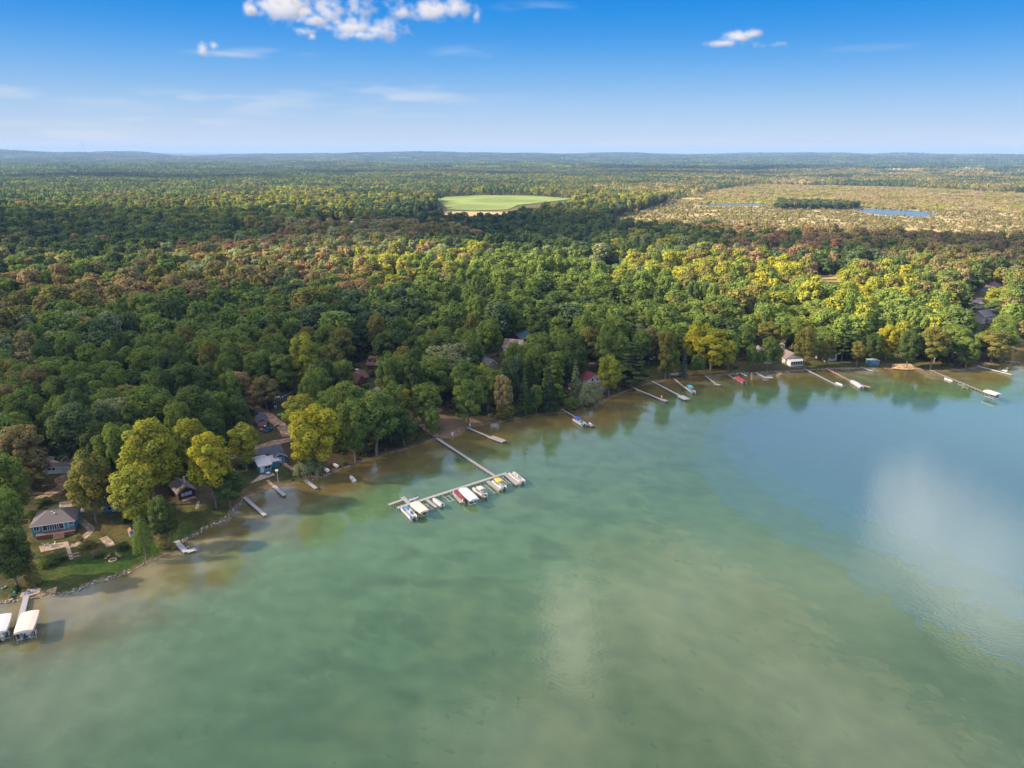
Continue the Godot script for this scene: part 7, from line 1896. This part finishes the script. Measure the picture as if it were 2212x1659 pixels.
func build_docks() -> void:
	var pale := paint(0.48, 0.48, 0.528, 0.7, "wood", 0.5)
	var grey := paint(0.46, 0.44, 0.46, 0.8, "wood", 0.5)
	var tan_ := paint(0.52, 0.44, 0.37, 0.8, "wood", 0.5)
	var worn := paint(0.3, 0.27, 0.25, 0.85, "wood", 0.5)
	var red := paint(0.5, 0.3, 0.22, 0.8, "wood", 0.5)
	var white := paint(0.56, 0.56, 0.592, 0.6, "wood", 0.5)
	dock("white plank dock between two canopied boat lifts at the far left", [[Vector3(-128.0, 0.16, -164.5), Vector3(-120.1, 0.00, -148.3), 1.35]], pale)
	dock("L-shaped white dock beside the rusty willow bush", [[Vector3(-101.1, 0.48, -192.9), Vector3(-95.4, 0.00, -186.7), 1.6], [Vector3(-95.3, 0.00, -186.7), Vector3(-93.4, 0.00, -188.5), 1.6]], white)
	dock("slim grey dock, first to the left of the teal cottage", [[Vector3(-91.1, 0.05, -222.3), Vector3(-79.6, 0.00, -209.4), 1.2]], grey)
	dock("short pale dock at the end of the teal cottage's path", [[Vector3(-83.9, 0.09, -231.5), Vector3(-77.7, 0.00, -223.7), 1.3]], pale)
	dock("shortest grey dock, right of the teal cottage", [[Vector3(-74.1, 0.42, -236.2), Vector3(-68.3, 0.00, -229.2), 1.3]], grey)
	dock("long T-shaped dock lined with boats in the middle of the lake shore", [[Vector3(-31.0, 0.06, -276.4), Vector3(-6.0, 0.00, -239.6), 1.15], [Vector3(-37.8, 0.00, -214.7), Vector3(-2.0, 0.00, -242.4), 1.3], [Vector3(-41.0, 0.00, -217.0), Vector3(-36.0, 0.00, -221.5), 1.1], [Vector3(-37.2, 0.00, -222.7), Vector3(-33.8, 0.00, -217.0), 1.4], [Vector3(-28.6, 0.00, -220.6), Vector3(-24.9, 0.00, -215.3), 1.1], [Vector3(-33.5, 0.00, -216.4), Vector3(-31.5, 0.00, -212.1), 0.9], [Vector3(-20.1, 0.00, -225.9), Vector3(-16.8, 0.00, -218.6), 1.3], [Vector3(-11.9, 0.00, -229.5), Vector3(-8.8, 0.00, -222.6), 1.1], [Vector3(-8.7, -0.00, -235.5), Vector3(-4.0, 0.00, -227.9), 1.4], [Vector3(-2.5, -0.00, -241.7), Vector3(2.0, 0.00, -232.5), 1.4]], grey)
	dock("wooden dock with a wide tan platform, next right of the T-shaped dock", [[Vector3(-18.9, 0.00, -288.3), Vector3(-8.4, 0.00, -276.7), 1.1], [Vector3(-8.8, 0.00, -278.1), Vector3(-3.1, 0.00, -272.8), 3.0]], tan_)
	dock("weathered dock under the willow with a blue-topped pontoon boat", [[Vector3(22.8, 0.50, -312.2), Vector3(33.3, -0.00, -291.6), 1.1], [Vector3(33.3, 0.00, -293.1), Vector3(35.0, 0.00, -290.6), 2.4]], worn)
	dock("straight grey dock with an orange buoy near its end", [[Vector3(60.1, 0.27, -344.9), Vector3(72.4, 0.00, -324.4), 1.1], [Vector3(71.6, -0.00, -326.2), Vector3(73.3, 0.00, -323.8), 2.2]], grey)
	dock("long white dock ending in a broad square platform", [[Vector3(72.2, 0.50, -355.2), Vector3(82.0, 0.00, -330.5), 1.1], [Vector3(81.4, 0.00, -331.7), Vector3(83.7, 0.00, -326.3), 3.4]], white)
	dock("short tan dock reaching to the turquoise-topped boat", [[Vector3(84.4, 0.00, -360.5), Vector3(86.9, 0.00, -342.6), 1.0]], tan_)
	dock("small dock with a little tan square at its end", [[Vector3(102.2, 0.00, -365.0), Vector3(104.0, 0.00, -350.8), 0.9], [Vector3(103.2, 0.00, -350.8), Vector3(105.4, 0.00, -348.8), 2.2]], tan_)
	dock("short worn dock beside the red pontoon boat", [[Vector3(114.8, 0.00, -368.1), Vector3(116.1, 0.00, -358.6), 1.0]], worn)
	dock("tiny white dock right of the red pontoon boat", [[Vector3(122.4, 0.01, -370.4), Vector3(124.1, 0.00, -364.5), 1.0]], white)
	dock("L-shaped white dock in front of the white house with the tower", [[Vector3(130.9, 0.00, -372.0), Vector3(132.9, -0.00, -360.9), 1.0], [Vector3(132.9, 0.00, -362.4), Vector3(136.8, 0.00, -362.4), 2.6]], white)
	dock("long pale dock in front of the cupola house", [[Vector3(159.9, 0.13, -378.8), Vector3(165.0, 0.00, -349.3), 1.1]], pale)
	dock("long reddish wooden dock with a sitting deck at its end", [[Vector3(172.1, 0.00, -380.2), Vector3(175.2, 0.00, -354.9), 1.2], [Vector3(176.4, 0.00, -358.4), Vector3(177.7, -0.00, -352.2), 1.4], [Vector3(176.8, 0.00, -350.1), Vector3(180.5, 0.00, -346.1), 2.2]], red)
	dock("slim white dock left of the sandy beach", [[Vector3(192.3, 0.50, -382.7), Vector3(195.3, 0.00, -374.1), 0.9]], white)
	dock("longest railed dock running out to a white canopy at the right", [[Vector3(227.6, 0.00, -376.8), Vector3(234.3, 0.00, -331.8), 1.2]], worn)
	dock("bright white dock near the wooded point", [[Vector3(258.2, 0.10, -384.6), Vector3(266.4, 0.00, -368.7), 1.3]], white)
	dock("low dark blue dock at the tip of the wooded point", [[Vector3(280.5, 0.00, -395.1), Vector3(287.0, 0.00, -392.7), 1.6]], paint(0.12, 0.2, 0.32, 0.6))
	dock("grey deck terrace on the bank left of the blue spruce", [[Vector3(83.5, 0.51, -366.9), Vector3(90.7, 0.50, -367.0), 4.0]], paint(0.25, 0.25, 0.29, 0.8, "wood", 0.5))

func build_boats() -> void:
	var blue := paint(0.02, 0.18, 0.5, 0.6)
	var white := paint(0.592, 0.584, 0.6, 0.6)
	var beige := paint(0.72, 0.56, 0.46, 0.7)
	boat_lift("boat lift with a white canopy cut by the left edge of the picture", Vector3(-126.1, 0.00, -152.9), Vector3(-122.9, 0.00, -145.9), 4.2, white)
	boat_lift("boat lift with a beige canopy right of the white plank dock", Vector3(-120.0, 0.00, -154.3), Vector3(-116.7, 0.00, -146.4), 4.0, paint(0.66, 0.55, 0.48, 0.7))
	pontoon_boat("pontoon boat shaded by the beige canopy at the far left", Vector3(-120.9, 0.00, -154.6), Vector3(-116.9, 0.00, -146.6), {"length": 7.0, "width": 2.3, "lift": 0.25, "seat": blue})
	pontoon_boat("pontoon boat under the white canopy cut by the left edge", Vector3(-126.4, 0.00, -152.9), Vector3(-122.7, -0.00, -145.7), {"length": 6.6, "width": 2.3, "lift": 0.25})
	pontoon_boat("open white pontoon boat with bright blue seats at the T-dock's left end", Vector3(-35.8, 0.00, -215.0), Vector3(-31.2, 0.00, -207.4), {"seat": paint(0.02, 0.22, 0.6, 0.6), "rail": white})
	boat_lift("lift with a beige canopy over a covered boat on the T-dock", Vector3(-32.1, 0.00, -215.3), Vector3(-28.1, 0.00, -209.3), 3.2, beige, false, 2.3)
	pontoon_boat("pale boat in the lift under the beige canopy on the T-dock", Vector3(-32.0, 0.00, -216.2), Vector3(-28.5, 0.00, -211.3), {"length": 6.4, "width": 2.2, "lift": 0.2, "cover": white})
	small_boat("small white boat under a grey cover on the T-dock", Vector3(-26.6, 0.00, -221.3), Vector3(-23.1, 0.00, -216.8), {"cover": paint(0.42, 0.42, 0.48, 0.7), "width": 2.1})
	water_scooter("white water scooter on the shore side of the T-dock, left of the pair", Vector3(-34.3, 0.00, -220.3), Vector3(-33.4, 0.00, -221.8), paint(0.25, 0.05, 0.06, 0.5))
	water_scooter("white water scooter on the shore side of the T-dock, right of the pair", Vector3(-33.2, 0.00, -220.9), Vector3(-32.3, 0.00, -223.1), paint(0.05, 0.05, 0.06, 0.5))
	boat_lift("empty lift with a crank wheel behind the T-dock, left of the maroon boat", Vector3(-22.8, 0.00, -224.7), Vector3(-19.9, 0.00, -220.1), 2.9)
	boat_lift("empty low lift left of the grey-covered boat on the T-dock", Vector3(-29.7, 0.00, -218.5), Vector3(-26.6, 0.00, -213.9), 2.6, null, false)
	pontoon_boat("pontoon boat under a maroon cover on the T-dock", Vector3(-19.4, 0.00, -227.2), Vector3(-15.1, 0.00, -219.5), {"cover": paint(0.16, 0.03, 0.055, 0.75), "lift": 0.15})
	boat_lift("lift with a long rounded white canopy in the middle of the T-dock", Vector3(-16.8, 0.00, -225.5), Vector3(-12.4, 0.00, -217.2), 3.3, paint(0.592, 0.592, 0.656, 0.55), false, 2.5)
	pontoon_boat("white boat with a pale pink top right of the rounded white canopy", Vector3(-13.0, 0.00, -230.1), Vector3(-9.1, 0.00, -223.5), {"bimini": paint(0.56, 0.496, 0.496, 0.7), "rail": white})
	boat_lift("empty lift with long pale rails left of the yellow-topped boat", Vector3(-9.4, -0.00, -234.4), Vector3(-4.7, 0.00, -226.0), 2.6)
	pontoon_boat("white pontoon boat with a yellow top on the T-dock", Vector3(-6.5, 0.00, -235.8), Vector3(-2.5, 0.00, -229.2), {"bimini": paint(0.72, 0.42, 0.05, 0.7), "rail": white, "bimini_from": -1.8, "bimini_to": 1.2})
	boat_lift("empty lift with dark rungs between the yellow-topped boat and the end of the T-dock", Vector3(-4.4, 0.00, -240.3), Vector3(-0.5, 0.00, -233.5), 2.0, null, false)
	pontoon_boat("long white pontoon boat at the right end of the T-dock", Vector3(-0.5, 0.00, -242.4), Vector3(4.0, 0.00, -233.9), {"rail": white, "seat": paint(0.528, 0.496, 0.48, 0.7)})
	pontoon_boat("white pontoon boat with a royal blue top at the willow's dock", Vector3(27.5, 0.00, -299.1), Vector3(31.2, 0.00, -291.6), {"bimini": paint(0.012, 0.07, 0.42, 0.6), "seat": paint(0.02, 0.16, 0.4, 0.6), "rail": white, "bimini_from": -2.0, "bimini_to": 0.6})
	water_scooter("white water scooter at the tip of the willow's dock", Vector3(33.6, 0.00, -294.6), Vector3(34.7, 0.00, -291.6), paint(0.3, 0.3, 0.3, 0.5))
	pontoon_boat("pontoon boat with a turquoise top at the short tan dock", Vector3(87.9, 0.00, -345.3), Vector3(89.2, -0.00, -336.2), {"bimini": paint(0.05, 0.42, 0.55, 0.6), "rail": white, "seat": paint(0.03, 0.3, 0.4, 0.6), "bimini_from": -2.2, "bimini_to": 1.8})
	pontoon_boat("red-covered pontoon boat in front of the birches", Vector3(117.6, 0.00, -362.2), Vector3(119.3, 0.00, -353.0), {"cover": paint(0.36, 0.05, 0.09, 0.7)})
	small_boat("white boat with a pale cover at the long pale dock's end", Vector3(166.1, 0.00, -353.4), Vector3(167.8, 0.00, -348.7), {"cover": paint(0.592, 0.576, 0.496, 0.7), "width": 2.2})
	pontoon_boat("white covered pontoon boat moored at the reddish dock", Vector3(175.3, 0.00, -355.6), Vector3(175.4, 0.00, -344.7), {"cover": paint(0.528, 0.528, 0.592, 0.7)})
	boat_lift("white flat canopy lift at the end of the longest dock", Vector3(231.2, 0.00, -334.6), Vector3(233.2, 0.00, -328.4), 4.0, paint(0.64, 0.624, 0.576, 0.6), false, 2.9)
	small_boat("white boat with a blue hull stripe under the canopy of the longest dock", Vector3(234.7, 0.00, -337.4), Vector3(235.5, 0.00, -332.4), {"hull": paint(0.25, 0.35, 0.6, 0.3), "width": 2.2})
	water_scooter("white water scooter nearer the shore on the longest dock", Vector3(226.8, 0.00, -361.8), Vector3(227.5, 0.00, -359.6), paint(0.1, 0.1, 0.12, 0.5))
	water_scooter("white water scooter farther out on the longest dock", Vector3(227.3, 0.00, -359.6), Vector3(228.4, 0.00, -357.5), paint(0.1, 0.1, 0.12, 0.5))
	boat_lift("empty low lift along the longest dock", Vector3(230.0, 0.00, -353.3), Vector3(228.5, 0.00, -345.8), 2.6, null, false)
	boat_lift("empty lift beside the bright white dock near the point", Vector3(266.6, 0.00, -380.3), Vector3(269.4, 0.00, -376.4), 2.4)
	small_boat("small white rowing boat drifting near the shore left of the T-dock", Vector3(-58.6, -0.00, -239.3), Vector3(-56.4, -0.00, -235.8), {"called": "rowing_boat", "width": 1.4, "motor": false})
	small_boat("white rowing boat turned up on the bank below the golden tree, nearer the water", Vector3(-67.0, 0.50, -248.9), Vector3(-65.0, 0.50, -247.1), {"called": "rowing_boat", "width": 1.3, "motor": false, "lift": 0.5})
	small_boat("white rowing boat on the bank below the golden tree, left one", Vector3(-69.3, 0.50, -244.9), Vector3(-67.5, 0.50, -243.1), {"called": "rowing_boat", "width": 1.3, "motor": false, "lift": 0.5})
	boat_lift("open white lift frame at the L-shaped dock by the white house with the tower", Vector3(131.7, 0.00, -369.0), Vector3(132.1, 0.00, -357.3), 2.6, null, false)
	boat_lift("thin lift frame inside the L-shaped white dock by the rusty willow bush", Vector3(-97.4, 0.00, -190.4), Vector3(-95.3, 0.00, -188.3), 2.2, null, false)

func build_small_things() -> void:
	var white := paint(0.592, 0.592, 0.6, 0.6)
	var fire := thing("fire_pit", "ring of pale stones round a fire pit on the lawn", "fire pit", Vector3(-114.5, 0.53, -182.1))
	for i in 14:
		put(fire, "stone", Shape.new().box(Vector3(cos(i * TAU / 14) * 0.95, 0.14, sin(i * TAU / 14) * 0.95), Vector3(0.4, 0.3 + 0.03 * (i % 3), 0.3), Basis(Vector3.UP, -i * TAU / 14 + PI / 2)).done(), paint(0.5, 0.44, 0.38, 0.9, "dirt", 0.6))
	put(fire, "ash", Shape.new().tube(Vector3(0, 0.0, 0), Vector3(0, 0.1, 0), 0.8, 0.8, 14).done(), paint(0.06, 0.06, 0.06, 0.95))
	lawn_chair("wooden lawn chair left of the fire pit, farther from the lake", Vector3(-116.6, 0.58, -183.8), 2.3)
	lawn_chair("wooden lawn chair left of the fire pit, nearer the lake", Vector3(-116.6, 0.56, -182.5), 1.8)
	lawn_chair("wooden lawn chair right of the fire pit, farther from the lake", Vector3(-114.3, 0.55, -184.3), -2.2)
	lawn_chair("wooden lawn chair right of the fire pit, nearer the lake", Vector3(-113.2, 0.53, -183.7), -1.7)
	kayak("teal kayak with an orange bow on the grass at the far left", Vector3(-131.5, 0.50, -165.1), Vector3(-133.5, 0.51, -168.9), paint(0.01, 0.22, 0.28, 0.4), paint(0.62, 0.14, 0.04, 0.4))
	kayak("blue kayak lying along the landing of the white plank dock", Vector3(-128.9, 0.50, -165.1), Vector3(-127.2, 0.50, -166.6), paint(0.1, 0.28, 0.62, 0.4), paint(0.12, 0.34, 0.68, 0.4), 0.15)
	kayak("pale blue kayak under the trees at the left edge", Vector3(-136.6, 0.51, -167.3), Vector3(-136.1, 0.51, -168.7), paint(0.4, 0.58, 0.66, 0.4), paint(0.45, 0.62, 0.7, 0.4))
	kayak("pink kayak standing by the trees behind the landing", Vector3(-128.8, 0.50, -168.5), Vector3(-129.8, 0.51, -169.7), paint(0.62, 0.14, 0.2, 0.4), paint(0.62, 0.16, 0.22, 0.4))
	structure("landing", slab([Vector3(-129.6, 0.16, -164.0), Vector3(-130.6, 0.50, -167.4), Vector3(-126.5, 0.50, -168.2), Vector3(-125.5, 0.50, -166.1), Vector3(-127.4, 0.11, -164.4)], 0.3, 0.06), paint(0.4, 0.36, 0.35, 0.9, "dirt", 0.3))
	car("golf_cart", "white-topped golf cart parked in front of the red-trimmed cabin", Vector3(-103.9, 2.36, -279.3), Vector3(-101.8, 2.32, -280.3), paint(0.4, 0.14, 0.14, 0.4), {"category": "golf cart", "length": 3.2, "width": 1.5, "height": 1.9, "roof": white})
	car("parked_car", "dark blue car parked right of the golf cart", Vector3(-100.2, 2.28, -280.9), Vector3(-101.4, 2.23, -277.8), paint(0.02, 0.09, 0.19, 0.3))
	car("parked_car", "black car under the trees beside the house with the dormer", Vector3(2.7, 2.92, -390.6), Vector3(5.5, 2.90, -389.0), paint(0.012, 0.014, 0.02, 0.25), {"height": 1.7})
	car("parked_car", "black car on the drive left of the grey house, by the small dark shed", Vector3(-34.4, 3.54, -457.1), Vector3(-31.8, 3.53, -458.4), paint(0.012, 0.014, 0.02, 0.25))
	car("tractor", "red garden tractor among the trees behind the small dark shed", Vector3(-37.9, 3.65, -464.8), Vector3(-35.7, 3.63, -464.9), paint(0.55, 0.03, 0.03, 0.4), {"category": "tractor", "length": 3.4, "cab": 0.4})
	car("parked_car", "silver car nearest the garages beside the brown houses", Vector3(-65.6, 2.97, -361.9), Vector3(-63.4, 2.97, -362.7), paint(0.4, 0.42, 0.45, 0.3))
	car("parked_car", "black car left of the driveway bend at the brown houses", Vector3(-73.2, 2.95, -352.4), Vector3(-71.4, 2.95, -353.9), paint(0.015, 0.02, 0.03, 0.3))
	car("parked_car", "white van at the edge of the yard behind the long dark shed", Vector3(-114.2, 3.10, -344.0), Vector3(-111.5, 3.10, -346.1), paint(0.496, 0.496, 0.512, 0.4), {"height": 2.1, "length": 5.2, "cab": 0.9})
	car("parked_car", "white car among the trees behind the red-roofed white house", Vector3(78.0, 1.37, -391.8), Vector3(81.2, 1.44, -394.1), paint(0.48, 0.48, 0.496, 0.3))
	var p: Vector3 = Vector3(-101.0, 2.72, -296.5)
	car("utility_cart", "lime green utility cart beside the dirt road below the long shed", Vector3(-101.9, 2.72, -296.0), Vector3(-99.9, 2.70, -296.6), paint(0.22, 0.5, 0.05, 0.4), {"category": "cart", "length": 2.8, "width": 1.4, "cab": 0.2, "height": 1.2})
	# buoy, mailboxes and sheds' odds and ends
	var b := thing("marker_buoy", "orange and white marker buoy standing by the end of the straight grey dock", "buoy", Vector3(71.6, 0.00, -327.4))
	b.position.y = 0.55
	put(b, "float", Shape.new().tube(Vector3(0, 0, 0), Vector3(0, 0.9, 0), 0.42, 0.34, 12).done(), paint(0.6, 0.2, 0.1, 0.5))
	put(b, "top", Shape.new().tube(Vector3(0, 0.9, 0), Vector3(0, 1.7, 0), 0.3, 0.1, 12).done(), white)
	var sl := thing("play_slide", "tan wooden slide on the bank between the pines and the willow", "slide", Vector3(28.5, 0.78, -335.9), 0.6)
	put(sl, "chute", Shape.new().box(Vector3(0, 1.2, 0.8), Vector3(1.0, 0.12, 4.0), Basis(Vector3.RIGHT, 0.5)).done(), paint(0.62, 0.36, 0.2, 0.6))
	put(sl, "ladder", Shape.new().box(Vector3(0, 1.1, -1.0), Vector3(0.9, 2.4, 0.15)).done(), paint(0.4, 0.22, 0.12, 0.8))
	for i in 3:
		var q: Vector3 = [Vector3(-106.4, 2.91, -306.1), Vector3(-24.8, 0.48, -280.0), Vector3(-18.1, 0.44, -290.6)][i]
		var t := thing("barrel", ["white barrel at the pale end of the long dark shed", "white barrel on the bank at the T-shaped dock", "white barrel at the foot of the tan platform dock"][i], "barrel", Vector3(q.x, ground(q.x, q.z), q.z), 0.0, "white barrels")
		put(t, "drum", Shape.new().tube(Vector3(0, -0.05, 0), Vector3(0, 1.1, 0), 0.42, 0.42, 14).done(), white)
		put(t, "lid", Shape.new().tube(Vector3(0, 1.1, 0), Vector3(0, 1.16, 0), 0.45, 0.45, 14).done(), paint(0.48, 0.48, 0.496, 0.5))

func build_far_things() -> void:
	for i in 2:
		var at: Vector3 = MASTS[i][0]
		var h: float = MASTS[i][1]
		at.y = far_height(at.x, at.z)
		var o := thing("radio_mast", ["tall thin radio mast on the horizon at the left", "small faint radio mast on the horizon near the middle"][i], "mast", at, 0.0, "radio masts on the horizon")
		var m := paint(0.25, 0.22, 0.22, 0.7)
		for k in 3: put(o, "leg", Shape.new().tube(Vector3(cos(k * 2.094) * 1.1, 0, sin(k * 2.094) * 1.1), Vector3(cos(k * 2.094) * 0.7, h, sin(k * 2.094) * 0.7), 0.35, 0.25, 5).done(), m)
		var st := Shape.new()
		for j in 24:
			for k in 3: st.tube(Vector3(cos(k * 2.094), h * j / 24.0, sin(k * 2.094)), Vector3(cos((k + 1) * 2.094), h * (j + 1) / 24.0, sin((k + 1) * 2.094)), 0.14, 0.14, 4, false)
		put(o, "bracing", st.done(), m)
	for i in 3:
		var a: Array = FARMS[i]
		var at: Vector3 = a[0]
		at.y = far_height(at.x, at.z)
		var o := thing("farm_building", ["long white farm building far away near the middle of the horizon", "second white farm building far away beside the long one", "pale farmhouse at the far edge of the bright green field"][i], "farm building", at)
		put(o, "wall", wall_mesh(a[1], a[2], a[3], a[3] * 0.5, "along"), paint(0.6, 0.6, 0.6, 0.7))
		put(o, "roof", roof_mesh(a[1], a[2], a[3] + 0.05, a[3] * 0.5, "along", 1.0), paint(0.56, 0.56, 0.576, 0.6))
